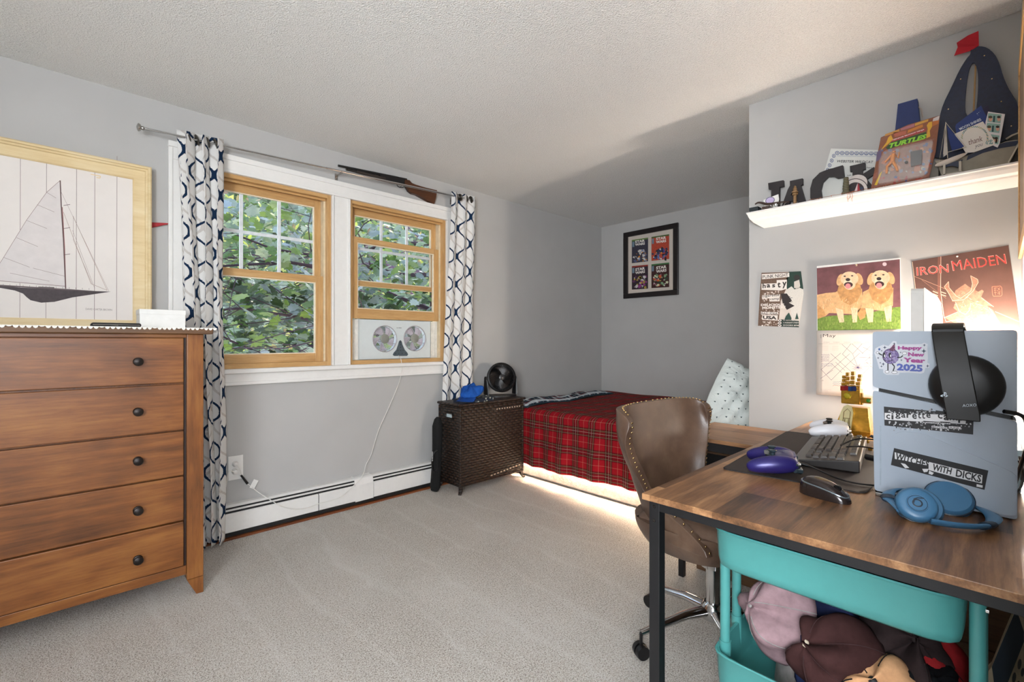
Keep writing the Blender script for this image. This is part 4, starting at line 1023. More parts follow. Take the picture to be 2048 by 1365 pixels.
# wooden drawer cabinet under the return
cb = thing('cabinet', 'low brown wooden cabinet standing under the far side of the desk', 'cabinet', (2.42, .5, 0))
M_CAB = wood('cabinet_wood', 1, '#3d2a1c', '#63462f', '#80603f', .5, 1.0, blotch=.4)
cx0, cx1, cy0, cy1 = 2.28, 2.55, YD + .03, 1.05
m = MB(); m.box(cx0 + .012, cx1, cy0, cy1 - .0, .08, .60); m.build('body', M_CAB, cb, smooth=0)
m = MB(); m.box(cx0, cx0 + .018, cy0, cy1, .002, .082); m.build('plinth', M_CAB, cb, smooth=0, bevel=.002)
for ya, yb in ((cy0 + .004, .045), (.05, .54), (.545, cy1 - .004)):
    m = MB(); m.box(cx0 + .002, cx0 + .012, ya, yb, .09, .40); d_ = m.build('door', M_CAB, cb, smooth=0, bevel=.002)
m = MB(); m.box(cx0 + .004, cx0 + .012, cy0 + .01, cy1 - .01, .41, .59); m.build('open_shelf_shade', plain('#0b0908', .9, name='recess_shade'), cb, smooth=0)  # flat near-black panel; shade inside an open shelf is put into its colour

# ================================================================ chair
CH = (1.705, .775); crz = R(-3)
ch = thing('desk_chair', 'dark brown leather wingback office chair with brass nailheads and chrome star base', 'chair', (CH[0], CH[1], 0), crz)
ZT = .895
def sm(t): t = max(0, min(1, t)); return t * t * (3 - 2 * t)
def shell(s_, t):
    zt_ = ZT + .008 * (1 - s_ * s_) - .028 * abs(s_) ** 9
    z = .455 + (zt_ - .455) * t
    w_ = .208 - .012 * math.sin(PI * min(1, t / .62)) + .066 * sm((t - .35) / .5) - .012 * sm((t - .85) / .15)
    e = .30 - .21 * sm(t / .42)
    th = s_ * PI / 2
    x = w_ * math.copysign(abs(math.sin(th)) ** .80, th); y = .145 + .055 * t - e * (1 - math.cos(th)) ** 1.15
    return Vector((x, y, z))
m = MB(); m.grid(36, 24, lambda i, j: tuple(shell(2 * i - 1, j)))
o = m.build('backrest', M_LEATHER, ch, local=True, smooth=180)
q = o.modifiers.new('t', 'SOLIDIFY'); q.thickness = .036; q.offset = -1; q2 = o.modifiers.new('b', 'BEVEL'); q2.width = .012; q2.segments = 3; q2.limit_method = 'ANGLE'; q2.angle_limit = R(50)
# nailheads along the wings and the top
nm = bpy.data.meshes.new('nailhead'); t_ = MB(); t_.lathe([(.0050, 0), (.0046, .0020), (.0030, .0034), (0, .0038)], 10); nm.from_pydata(t_.v, [], t_.f); nm.materials.append(M_BRASS); nm.shade_smooth()
def nail(p, nrm):
    o = bpy.data.objects.new('nailhead', nm); C.objects.link(o); o.parent = ch; o.location = p; o.rotation_euler = nrm.to_track_quat('Z', 'Y').to_euler(); return o
def onormal(s_, t):
    e = .01; a_ = shell(min(1, s_ + e), t) - shell(max(-1, s_ - e), t); b_ = shell(s_, min(1, t + e)) - shell(s_, max(0, t - e)); n_ = a_.cross(b_).normalized(); return n_
for sg in (-1, 1):
    for k in range(25):
        t = .03 + .94 * k / 24; p = shell(sg, t); n_ = onormal(sg * .995, t)
        if n_.x * sg < 0: n_ = -n_
        fwd = (shell(sg, t) - shell(sg * .9, t)).normalized()
        nail(p + n_ * .018 + fwd * .0010, fwd)
for k in range(30):
    s_ = -.93 + 1.86 * k / 29; p = shell(s_, 1); n_ = onormal(s_, .99)
    if n_.y < 0: n_ = -n_
    nail(p + n_ * .012 + Vector((0, 0, .0006)), Vector((0, -.1, 1)).normalized())
m = MB()
def cushion(sg):
    def f(i, j):
        a_, b_ = 2 * i - 1, 2 * j - 1; k = (max(0, 1 - abs(a_) ** 6) * max(0, 1 - abs(b_) ** 6)) ** .4
        return (.200 * a_ , -.045 + .185 * b_, .500 + sg * .030 * k)
    return f
for sg in (-1, 1): m.grid(24, 24, cushion(sg))
m.build('seat', M_LEATHER, ch, local=True, smooth=180)
# outer bucket below the seat, from the side panels round the front
def bucket(i, j):
    th = 2 * PI * i; r_ = 1 - .22 * j ** 1.5; c_, s2 = math.cos(th), math.sin(th)
    k = (abs(c_) ** 2.7 + abs(s2) ** 2.7) ** (-1 / 2.7)
    return (.236 * k * c_ * r_, -.010 + .215 * k * s2 * r_, .500 - .105 * j ** .8)
m = MB(); m.grid(48, 10, bucket, wrapu=True); m.v.append((0, -.05, .385)); c0 = len(m.v) - 1
for i in range(48): m.f.append((10 * 48 + (i + 1) % 48, 10 * 48 + i, c0)); m.m.append(0)
m.v.append((0, -.01, .498)); c0 = len(m.v) - 1
for i in range(48): m.f.append((i, (i + 1) % 48, c0)); m.m.append(0)
m.build('seat_shell', M_LEATHER, ch, local=True, smooth=60)
m = MB(); m.cyl((0.05, -.03, .12), (0.05, -.03, .36), .026, n=20); m.cyl((.05, -.03, .30), (.05, -.03, .39), .045, .06, n=20); m.build('column', M_CHROME, ch, local=True)
m = MB(); m.lathe([(.040, .105), (.046, .115), (.044, .15), (.032, .165), (0, .166)], 24, Matrix.Translation((.05, -.03, 0))); m.build('hub', M_CHROME, ch, local=True)
hub = Vector((CH[0] + .03, CH[1], 0))
for k in range(5):
    a0 = R(150 + 72 * k) - crz
    d = Vector((math.cos(a0), math.sin(a0), 0)); A = Vector((.05, -.03, .135)); E_ = A + d * .30 + Vector((0, 0, -.045))
    m = MB(); m.tube([A + d * .02, A + d * .12 + Vector((0, 0, -.006)), E_], [.024, .020, .013], 12, flat=.75, up=(0, 0, 1)); m.build('leg', M_CHROME, ch, local=True)
    cst = MB(); cpt = E_ + Vector((0, 0, -.060)); ax = Vector((-d.y, d.x, 0))
    for sg in (-1, 1): cst.cyl(cpt + ax * sg * .004, cpt + ax * sg * .022, .026, .024, 18)
    cst.cyl(E_ + Vector((0, 0, .004)), cpt + Vector((0, 0, .02)), .006, n=8); cst.cyl(cpt + ax * -.018, cpt + ax * .018, .010, n=8)
    cst.xf(Matrix.Translation((0, 0, .0)));
    mz = min(v[2] for v in cst.v); cst.xf(Matrix.Translation((0, 0, .0015 - mz)))
    cst.build('caster', M_BLACKP, ch, local=True)

# ================================================================ teal trolley with caps
tx0, tx1, ty0, ty1 = 1.125, 1.415, .040, .482
tr_ = thing('trolley', 'teal metal rolling trolley parked under the desk end', 'trolley', ((tx0 + tx1) / 2, (ty0 + ty1) / 2, 0))
def tray(z0, z1, name='tray'):
    def rr(i, off):
        th = 2 * PI * i; n_ = 10; c_, s_ = math.cos(th), math.sin(th); k = (abs(c_) ** n_ + abs(s_) ** n_) ** (-1 / n_)
        return ((tx0 + tx1) / 2 + ((tx1 - tx0) / 2 + off) * c_ * k, (ty0 + ty1) / 2 + ((ty1 - ty0) / 2 + off) * s_ * k)
    prof_ = [(-.016, z0), (-.006, z0 + .008), (-.003, z0 + .025), (0, z1 - .006), (.004, z1 - .001), (.002, z1 + .002), (-.004, z1), (-.007, z0 + .030), (-.010, z0 + .012), (-.020, z0 + .004)]
    m = MB(); k = 72; np_ = len(prof_)
    for off, z in prof_:
        for i in range(k): x, y = rr(i / k, off); m.v.append((x, y, z))
    for a_ in range(np_ - 1):
        for i in range(k): m.f.append((a_ * k + i, a_ * k + (i + 1) % k, (a_ + 1) * k + (i + 1) % k, (a_ + 1) * k + i)); m.m.append(0)
    m.f.append(tuple(range(k))[::-1]); m.m.append(0); m.f.append(tuple((np_ - 1) * k + i for i in range(k))); m.m.append(0)
    return m.build(name, M_TEAL, tr_, smooth=50)
tray(.598, .693); tray(.30, .395); tray(.06, .15)
for x, dy in ((1.17, -.012), (1.30, .010)):
    for y in (ty0 - .014, ty1 + dy - .004):
        m = MB(); m.cyl((x, y, .045), (x, y, .692 if y < .2 else .600), .0115, n=16); m.cyl((x, y, .30), (x, y, .41), .0135, n=16); pb = m.build('post', M_TEAL, tr_)
for x, y in ((1.17, ty0 - .028),):
    m = MB(); m.cyl((x, y - .0, .672), (x, y + .006, .672), .006, n=12); m.build('screw', M_CHROME, tr_)
for x in (1.165, 1.385):
    for y in (ty0 + .03, ty1 - .03):
        m = MB(); m.cyl((x - .010, y, .026), (x + .010, y, .026), .025, n=18); m.cyl((x, y, .03), (x, y, .062), .008, n=8); m.build('caster', M_BLACKP, tr_)
def CM(x, y, z, rz, ry, rx): return Matrix.Translation((x, y, z)) @ Matrix.Rotation(R(rz), 4, 'Z') @ Matrix.Rotation(R(ry), 4, 'Y') @ Matrix.Rotation(R(rx), 4, 'X')
G_ = 'caps heaped in the lower trolley tray'
cap_thing('faded mauve grey cap standing on its brim at the left of the tray', CM(1.295, .345, .46, 150, 74, 20), felt('#8d7478', 'mauve_cotton'), felt('#8a8683', 'grey_brim'), seed=2, dents=.016)['group'] = G_
cap_thing('navy blue cap behind the mauve one in the tray', CM(1.30, .275, .435, 200, 50, -15), felt('#1c2340', 'navy_cotton'), felt('#1f2a4c', 'navy_brim'), seed=3, dents=.016)['group'] = G_
cap_thing('dark brown corduroy cap with a pale button in the middle of the tray', CM(1.24, .225, .425, 170, 55, 30), felt('#3a2322', 'brown_cord'), felt('#3d2a2a', 'brown_brim'), plain('#d6c7b0', .5, name='pale_button'), seed=5, dents=.014)['group'] = G_
cap_thing('charcoal brown cap leaning at the back of the tray', CM(1.325, .165, .445, 20, -40, 12), felt('#2c2222', 'charcoal_cotton'), felt('#241d1d', 'charcoal_brim'), seed=6, dents=.018)['group'] = G_
cap_thing('orange fronted cap with a black button near the right of the tray', CM(1.225, .155, .385, 165, 40, 0), felt('#c2946c', 'orange_cotton'), felt('#151517', 'black_brim'), plain('#151517', .5, name='black_button'), seed=7, dents=.008)['group'] = G_
cap_thing('small red and black cap behind the orange one in the tray', CM(1.33, .115, .405, 60, 30, 10), felt('#8e1f22', 'red_cotton'), felt('#1a1416', 'black_brim2'), seed=8)['group'] = G_
cap_thing('black mesh cap at the right end of the tray', CM(1.25, .095, .372, 200, 12, 0), felt('#101114', 'black_mesh'), felt('#0f1012', 'black_brim3'), seed=9)['group'] = G_
# cream and black perforated board leaning at the lower right
pb_ = thing('perforated_board', 'cream triangular board with a dark panel and round holes under the desk at right', 'board', (1.35, -.0, 0))
def q8(x, y): return (1848 + x * 200 / 1476, 1180 + y * 185 / 1365)
XP = 1.50
def pX(pts): return [onX(*q8(*p), XP)[1:] for p in pts]
outer = pX([(1345, 335), (1475, 440), (1475, 1900), (820, 1900), (925, 1230), (1000, 1130)])
holesP = []
m = MB(); m.prism(outer, lambda a_, b_, t: (t, a_, b_), XP, XP + .02); m.build('frame', plain('#b3a184', .6, name='cream_board'), pb_, smooth=0, bevel=.002)
a = Art('X', XP - .0005, (1848, 1180, 1476 / 200))
a.poly([(1330, 360), (1385, 350), (1475, 620), (1475, 770), (1240, 1365), (1180, 1500), (1050, 1500), (1000, 1130)], plain('#152330', .5, name='dark_slate_panel'), 1); a.build('panel', pb_)
a = Art('X', XP - .0005, (1848, 1180, 1476 / 200))
for x, y, r_ in ((1410, 1100, 36), (1330, 1300, 36), (1455, 1220, 30), (1390, 1420, 34)): a.ell(x, y, r_ * .8, r_ * 2.2, '#3a3632', 2, rot=.12)
a.build('hole', pb_)
# ================================================================ things on the desk
def poly_z(pts, z0, z1): m = MB(); m.prism(pts, fz(0), z0, z1); return m
# desk mat
mat_c = [(1.456, .590), (2.262, .637), (2.285, .215), (1.487, .238)]
def roundcorner(P, r=.02, n=4):
    out = []
    k = len(P)
    for i in range(k):
        p, a_, b_ = Vector(P[i]), Vector(P[i - 1]), Vector(P[(i + 1) % k]); u_ = (a_ - p).normalized(); v_ = (b_ - p).normalized()
        for j in range(n + 1):
            t = j / n; A, B = p + u_ * r, p + v_ * r; q = A * (1 - t) ** 2 + p * 2 * t * (1 - t) + B * t * t; out.append((q.x, q.y))
    return out
m = poly_z(roundcorner(mat_c), DZ + .0005, DZ + .0035); o = m.build('desk_mat', plain('#2e2420', .7, bump=.2, nscale=300, name='dark_mat_cloth'), smooth=0); tag(o, 'large dark brown desk mat under the keyboard', 'desk mat')
m = MB(); rc = roundcorner(mat_c); m.tube([(x, y, DZ + .0032) for x, y in rc], .0011, 5, closed=True); m.build('stitched_edge', plain('#141110', .8, name='black_thread'), o)
# mouse
ms = thing('computer_mouse', 'glossy dark computer mouse in front of the mat', 'mouse', (1.388, .305, DZ + .0005), math.atan2(-.33, .94) )
def mouse_fn(i, j):
    th = 2 * PI * i; ph = PI / 2 * j
    y = -math.cos(th); x = math.sin(th)
    yy = .060 * math.copysign(abs(math.cos(th)) ** .8, -math.cos(th)) ; xx = .030 * math.copysign(abs(math.sin(th)) ** .8, math.sin(th))
    k = math.cos(ph) ** .45 if ph < PI / 2 - 1e-6 else 0
    yl = yy * k; hump = .042 - .012 * (yl / .06) - .010 * (yl / .06) ** 2 - .004 * (yl / .06) ** 3
    return (xx * k * (1 - .12 * math.sin(yl / .06 * 2)), yl, hump * math.sin(ph) ** .8)
# local +y is the front
m = MB(); m.grid(36, 14, lambda i, j: mouse_fn(i, j), wrapu=True); m.build('shell', plain('#2a2220', .16, .25, .05, bump=0, name='glossy_dark_shell'), ms, local=True, smooth=180)
m = MB(); m.tube([tuple(Vector(mouse_fn(t_, .42)) * 1.006) for t_ in [i / 40 for i in range(40)]], .0022, 6, closed=True); m.build('trim_band', plain('#7f8a90', .2, .7, .03, bump=0, name='silver_trim'), ms, local=True)
m = MB(); m.cyl((-.0035, .030, .0305), (.0035, .030, .0305), .0085, n=18); m.build('scroll_wheel', M_BLACKP, ms, local=True)
m = MB(); m.box(-.0006, .0006, .012, .052, .029, .0300); m.build('button_gap', M_BLACKP, ms, local=True)
ms.rotation_euler = (0, 0, math.atan2(-.942, -.335) - PI / 2)

# game controllers
def controller(label, x, y, z, rz, shell_m, black_m, tilt=0):
    c = thing('game_controller', label, 'game controller', (x, y, z), rz); 
    m = MB()
    # rounded body and two tapering handles (local -y)
    def body(i, j):
        a_, b_ = 2 * PI * i, PI * j; n_ = .55
        sx_ = math.sin(b_) ** n_ if b_ not in (0, PI) else 0
        cx_ = math.copysign(abs(math.cos(a_)) ** .7, math.cos(a_)); sy_ = math.copysign(abs(math.sin(a_)) ** .7, math.sin(a_))
        return (.070 * sx_ * cx_, .016 + .036 * sx_ * sy_, .031 - .022 * math.copysign(abs(math.cos(b_)) ** .8, math.cos(b_)) + .002 * sy_)
    m.grid(36, 18, body, wrapu=True)
    for sg in (-1, 1):
        pts = [(sg * .044, .046, .032), (sg * .052, .030, .034), (sg * .058, .008, .033), (sg * .063, -.016, .031), (sg * .067, -.040, .027), (sg * .069, -.056, .023), (sg * .070, -.066, .019)]
        m.tube(smoothpts(pts, 1), [.012, .018, .0215, .0235, .023, .0215, .019, .016, .012, .006], 16)
    o = m.build('shell', shell_m, c, local=True, smooth=180)
    m = MB(); m.prism([(-.030, .046), (.030, .046), (.026, .012), (-.026, .012)], fz(0), .044, .0515); m.build('touchpad', shell_m, c, local=True, smooth=0, bevel=.002)
    m = MB(); m.prism([(-.044, .012), (.044, .012), (.046, -.010), (.022, -.022), (-.022, -.022), (-.046, -.010)], fz(0), .018, .0490); m.build('centre_panel', black_m, c, local=True, smooth=0, bevel=.003)
    for sg in (-1, 1):
        m = MB(); M_ = Matrix.Translation((sg * .026, -.006, .047)); m.lathe([(.0105, 0), (.006, .003), (.006, .009), (.0100, .012), (.0105, .0145), (.0080, .016), (0, .0145)], 18, M_); m.build('thumbstick', black_m, c, local=True)
    for dx, dy in ((0, .009), (.009, 0), (0, -.009), (-.009, 0)):
        for sg in (-1, 1):
            m = MB(); m.cyl((sg * .052 + dx, .022 + dy, .049), (sg * .052 + dx, .022 + dy, .0525), .0042, .0036, 12); m.build('button', shell_m, c, local=True)
    for sg in (-1, 1): m = MB(); m.tube([(sg * .062, .040, .036), (sg * .050, .049, .034), (sg * .036, .051, .034)], [.006, .008, .006], 10); m.tube([(sg * .062, .042, .022), (sg * .050, .053, .020), (sg * .038, .054, .022)], [.006, .009, .006], 10); m.build('trigger', black_m, c, local=True)
    return c
M_PURP = plain('#262060', .30, .25, .12, nscale=8, bump=0, name='metallic_purple')
M_GUN = plain('#3c4a52', .25, .5, .1, bump=0, name='gunmetal')
c1 = controller('metallic purple game controller on the left edge of the desk mat', 1.535, .485, DZ + .0045, R(-160.6), M_PURP, M_GUN)
c1.scale = (1.12, 1.12, 1.12); c1.location = (1.536, .466, DZ + .0045)
c2 = controller('white game controller behind the keyboard near the golden hand', 2.277, .478, DZ + .0005, R(-167.2), plain('#e7e8ee', .3, bump=0, var=.01, name='pearl_white_shell'), M_BLACKP)
c2.scale = (1.15, 1.15, 1.15)
m = MB(); m.tube(smoothpts([(1.585, .415, .782), (1.60, .385, .772), (1.585, .33, .757), (1.555, .285, .7575), (1.56, .24, .7575), (1.60, .20, .757), (1.66, .16, .757), (1.70, .12, .757)]), .0024, 6)
m.cyl((1.580, .424, .783), (1.592, .392, .775), .0048, .0042, 10)
tag(m.build('charging_cable', M_BLACKP), 'thin black cable running from the purple controller past the keyboard', 'cable')
# keyboard
KL = .46; kb = thing('keyboard', 'black full size keyboard standing on the desk mat', 'keyboard', (1.655, .452, DZ + .004), R(7.0))
KM = Matrix.Rotation(R(-7.2), 4, 'X')          # tilted: the far edge (-y) is raised
m = MB(); m.add([(0, 0, .004), (KL, 0, .004), (KL, -.172, .004), (0, -.172, .004), (0, 0, .018), (KL, 0, .018), (KL, -.172, .040), (0, -.172, .040)], [(0, 1, 2, 3), (7, 6, 5, 4), (0, 4, 5, 1), (1, 5, 6, 2), (2, 6, 7, 3), (3, 7, 4, 0)])
m.build('case', plain('#191412', .35, bump=0, name='keyboard_case'), kb, local=True, smooth=0, bevel=.003)
for x, y in ((.02, -.01), (.02, -.16), (KL - .02, -.01), (KL - .02, -.16)):
    m = MB(); m.cyl((x, y, 0), (x, y, .006), .006, n=10); m.build('foot', M_BLACKP, kb, local=True)
key = MB(); key.add([(0, 0, 0), (1, 0, 0), (1, 1, 0), (0, 1, 0), (.10, .12, 1), (.90, .12, 1), (.90, .90, 1), (.10, .90, 1)], [(3, 2, 1, 0), (4, 5, 6, 7), (0, 1, 5, 4), (1, 2, 6, 5), (2, 3, 7, 6), (3, 0, 4, 7)])
kme = bpy.data.meshes.new('key'); kme.from_pydata(key.v, [], key.f); kme.materials.append(plain('#2a211c', .45, bump=0, name='dark_keycap'))
U = .0190; rows = [
    [(0, 1), (2, 1), (3, 1), (4, 1), (5, 1), (6.5, 1), (7.5, 1), (8.5, 1), (9.5, 1), (11, 1), (12, 1), (13, 1), (14, 1), (15.3, 1), (16.3, 1), (17.3, 1)],
    [(i, 1) for i in range(13)] + [(13, 2), (15.3, 1), (16.3, 1), (17.3, 1), (18.6, 1), (19.6, 1), (20.6, 1), (21.6, 1)],
    [(0, 1.5)] + [(1.5 + i, 1) for i in range(12)] + [(13.5, 1.5), (15.3, 1), (16.3, 1), (17.3, 1), (18.6, 1), (19.6, 1), (20.6, 1)],
    [(0, 1.75)] + [(1.75 + i, 1) for i in range(11)] + [(12.75, 2.25), (18.6, 1), (19.6, 1), (20.6, 1)],
    [(0, 2.25)] + [(2.25 + i, 1) for i in range(10)] + [(12.25, 2.75), (16.3, 1), (18.6, 1), (19.6, 1), (20.6, 1)],
    [(0, 1.4), (1.4, 1.25), (2.65, 1.25), (3.9, 6.2), (10.1, 1.3), (11.4, 1.3), (12.7, 2.3), (15.3, 1), (16.3, 1), (17.3, 1), (18.6, 2)]]
nk = 0; sx_k = (KL - .02) / 22.6
for ri, row in enumerate(rows):
    yk = -.150 + ri * .0215 + (0 if ri == 0 else .005)
    for xk, wk in row:
        if nk >= 100: break
        o = bpy.data.objects.new('key', kme); C.objects.link(o); o.parent = kb
        x0 = KL - .010 - (xk + wk) * sx_k                   # typed from +y side: row starts at far end
        zt = .018 + (.022) * (-yk / .172)
        o.location = (x0 + .0005, yk - .0185 / 2 - .001, zt - .0005); o.scale = (wk * sx_k - .0012, .0178, .0085); o.rotation_euler = (R(-7.2), 0, 0); nk += 1
# console
XF = 1.508
co = thing('game_console', 'white upright game console covered with stickers at the right of the desk', 'game console', (1.555, .1, DZ))
def py(pts, x=XF): return [onX(u, v, x)[1:] for u, v in pts]
top = py([(1745, 664), (2035, 663), (2035, 833), (1930, 806), (1751, 773)]); 
yl, yr_ = top[0][0], top[1][0]
gapL, gapR = onX(1751, 777, XF)[2], onX(2035, 838, XF)[2]
zt2 = onX(1745, 664, XF)[2]
def rpoly(P, r): return roundcorner(P, r, 4)
upper = [(yl, gapL + .004), (yr_, gapR + .004), (yr_, zt2), (yl, zt2)]
lower = [(yl, gapL - .006), (yr_, gapR - .006), (yr_, DZ + .003), (yl - .004, DZ + .010)]
M_CON = plain('#a3aebb', .32, var=.01, bump=0, name='console_white')
for nm_, P_ in (('upper_cover', upper), ('lower_cover', lower)):
    m = MB(); P2 = rpoly(P_, .008); m.prism(P2, fx(0), XF, XF + .012); m.prism(P2, fx(0), XF + .092, XF + .104); m.build(nm_, M_CON, co, smooth=0, bevel=.003, seg=3)
m = MB(); m.box(XF + .0125, XF + .0915, yr_ + .006, yl - .003, DZ + .0005, zt2 - .006); m.build('core', M_BLACKP, co, smooth=0, bevel=.004)
m = MB(); m.box(XF + .004, XF + .02, yl - .012, yl + .002, gapL - .008, gapL + .006); m.build('hinge_tab', M_WHITEP, co, smooth=0)
# raised disc drive bulge on the lower cover
bul = py([(1786, 872), (1800, 862), (1850, 868), (2033, 948), (2034, 1034), (1775, 985), (1772, 900)])
m = MB(); m.prism(rpoly(bul, .012), fx(0), XF - .0055, XF + .001); m.build('drive_cover', M_CON, co, smooth=0, bevel=.004, seg=3)
m = MB(); p, q = onX(1761, 852, XF), onX(1763, 972, XF); m.box(XF - .0006, XF + .001, p[1] - .0018, p[1] + .0018, q[2], p[2]); m.build('disc_slot', plain('#9aa6b2', .5, bump=0, name='slot_grey'), co, smooth=0)
m = MB(); p = onX(1770, 1003, XF); m.box(XF - .012, XF + .10, yl - .055, yl - .02, DZ + .0005, DZ + .003); m.box(XF - .012, XF - .004, yl - .055, yl - .008, DZ + .0005, DZ + .008); m.build('stand', M_NICKEL, co, smooth=0, bevel=.001)
# sticker: festive disco ball
s4 = (1740, 670, 1820 / 120)
a = Art('X', XF - .0004, s4); LG = '#c9ccd3'
a.poly([(130, 560), (160, 420), (260, 360), (400, 300), (560, 340), (700, 190), (800, 200), (820, 290), (1250, 290), (1560, 280), (1640, 240), (1750, 280), (1740, 430), (1750, 560), (1760, 700), (1740, 850), (1810, 880), (1800, 1000), (1680, 1010), (1640, 1150), (1540, 1180), (1200, 1150), (900, 1150), (870, 1220), (500, 1215), (400, 1150), (400, 1050), (280, 1030), (240, 900), (200, 750), (170, 650)], LG, 0)
a.ell(628, 650, 255, 235, '#5b4a74', 1, 28)
random.seed(2)
for r_ in range(11):
    for c_ in range(12):
        x, y = 410 + c_ * 38, 450 + r_ * 38
        if ((x - 628) / 235) ** 2 + ((y - 650) / 215) ** 2 < 1: a.poly([(x, y), (x + 30, y), (x + 30, y + 30), (x, y + 30)], random.choice(['#8a77a8', '#6d5f99', '#b6a9cf', '#7c6393', '#9c8fbf']), 2)
a.poly([(570, 460), (755, 255), (765, 480), (660, 500)], '#5e2f4e', 3); a.splat(14, 620, 750, 330, 480, 16, ['#c07a9a', '#2b1a2a'], 4)
for x in (430, 610): a.ell(x, 620, 42, 85, '#141318', 4); a.ell(x + 18, 640, 16, 40, '#e8e8ee', 5)
a.line([(400, 740), (470, 785), (580, 800), (700, 760)], 16, '#141318', 5)
for P_ in ([(370, 620), (300, 585), (250, 545)], [(830, 690), (930, 690), (1000, 630)], [(545, 870), (545, 1080)], [(670, 880), (740, 950), (735, 1010), (700, 1100)]): a.line(P_, 34, '#141318', 3)
for x, y, rx, ry in ((230, 545, 48, 36), (1050, 560, 75, 48), (520, 1125, 65, 48), (745, 1140, 90, 45)): a.ell(x, y, rx, ry, '#141318', 3); a.ell(x, y, rx - 10, ry - 10, '#dfe0e4', 4)
a.ell(285, 440, 34, 36, '#3f5f9a', 4)
for x, y, r_ in ((452, 385, 60), (355, 485, 34), (250, 705, 42), (315, 850, 34), (405, 890, 58), (350, 960, 42), (930, 535, 34), (955, 770, 42), (1650, 315, 50), (1635, 495, 85), (1750, 950, 55), (735, 265, 40)): a.star(x, y, r_, '#20304a', 5)
a.text('Happy', (845, 480), (1585, 480), (845, 345), '#9c3f86', 5, bold=.055); a.text('New', (1155, 650), (1650, 668), (1155, 530), '#9c3f86', 5, bold=.055); a.text('Year', (1010, 835), (1680, 860), (1010, 690), '#9c3f86', 5, bold=.055); a.text('2025', (815, 1080), (1600, 1130), (815, 865), '#4c5aa6', 5, bold=.05)
a.build('disco_ball_sticker', co)
# sticker: ransom note band name
s5 = (1740, 800, 1314 / 308)
a = Art('X', XF - .0004, s5)
a.poly([(118, 58), (885, 130), (880, 298), (124, 220)], '#1a1a1c', 0)
random.seed(9); a.splat(60, 135, 870, 85, 130, 14, ['#55555a', '#1d1d1f', '#a5a5a8'], 1); a.splat(110, 140, 860, 190, 262, 13, ['#8f8f93', '#2b2b2e', '#c4c4c7', '#1d1d1f'], 1)
a.poly([(126, 112), (826, 132), (815, 208), (126, 170)], '#d9d9db', 2)
a.poly([(560, 90), (880, 135), (850, 150), (560, 110)], '#1a1a1c', 2)
word = [('c', 138, 34, 160, 122, 'l'), ('i', 182, 20, 165, 112), ('g', 216, 46, 160, 110), ('a', 266, 38, 150, 112), ('r', 312, 40, 152, 112), ('e', 360, 40, 160, 116), ('t', 408, 28, 156, 106), ('t', 442, 28, 158, 106), ('e', 480, 38, 152, 114), ('c', 578, 40, 158, 112), ('a', 628, 44, 172, 128), ('m', 680, 66, 172, 132), ('p', 752, 60, 196, 128)]
for w_ in word: a.text(w_[0], (w_[1], w_[3] + 2), (w_[1] + w_[2], w_[3] + 5), (w_[1], w_[4] + 2), '#1c1c1e', 3, bold=.02)
a.poly([(452, 180), (590, 190), (590, 206), (452, 198)], '#dadadc', 2); a.text('BOSTON', (458, 198), (575, 206), (458, 184), '#1c1c1e', 3, bold=.01)
a.poly([(600, 186), (685, 192), (685, 210), (600, 204)], '#dadadc', 2); a.text('COPY', (606, 204), (680, 209), (606, 190), '#1c1c1e', 3, bold=.01)
a.poly([(526, 222), (660, 234), (660, 250), (526, 240)], '#dadadc', 2); a.text('MACHINE', (531, 240), (655, 249), (531, 226), '#1c1c1e', 3, bold=.01)
a.poly([(672, 226), (772, 232), (772, 252), (672, 246)], '#dadadc', 2); a.text('PUNK', (680, 246), (765, 251), (680, 230), '#1c1c1e', 3, bold=.01)
a.build('ransom_note_sticker', co)
a = Art('X', XF - .0060, s5)
a.poly([(205, 412), (1010, 605), (977, 770), (178, 557)], '#151517', 0)
a.poly([(210, 448), (320, 480), (480, 520), (500, 545), (480, 560), (380, 540), (300, 520), (212, 505)], '#d6d6d8', 1); a.poly([(500, 530), (960, 645), (955, 715), (735, 665), (500, 600)], '#d6d6d8', 1)
a.text('WITCHES', (212, 512), (496, 582), (224, 452), '#1a1a1c', 2, bold=.03); a.text('WITH', (528, 600), (690, 640), (540, 545), '#1a1a1c', 2, bold=.03); a.text('DICKS', (730, 655), (945, 708), (738, 592), '#1a1a1c', 2, bold=.03)
for P_ in ([(262, 540), (300, 548), (335, 582), (300, 585)], [(445, 590), (500, 590), (490, 615), (460, 620)], [(505, 605), (545, 625), (530, 642), (500, 632)], [(910, 720), (962, 732), (960, 752), (908, 742)]): a.poly(P_, '#d6d6d8', 1)
a.build('black_band_sticker', co)
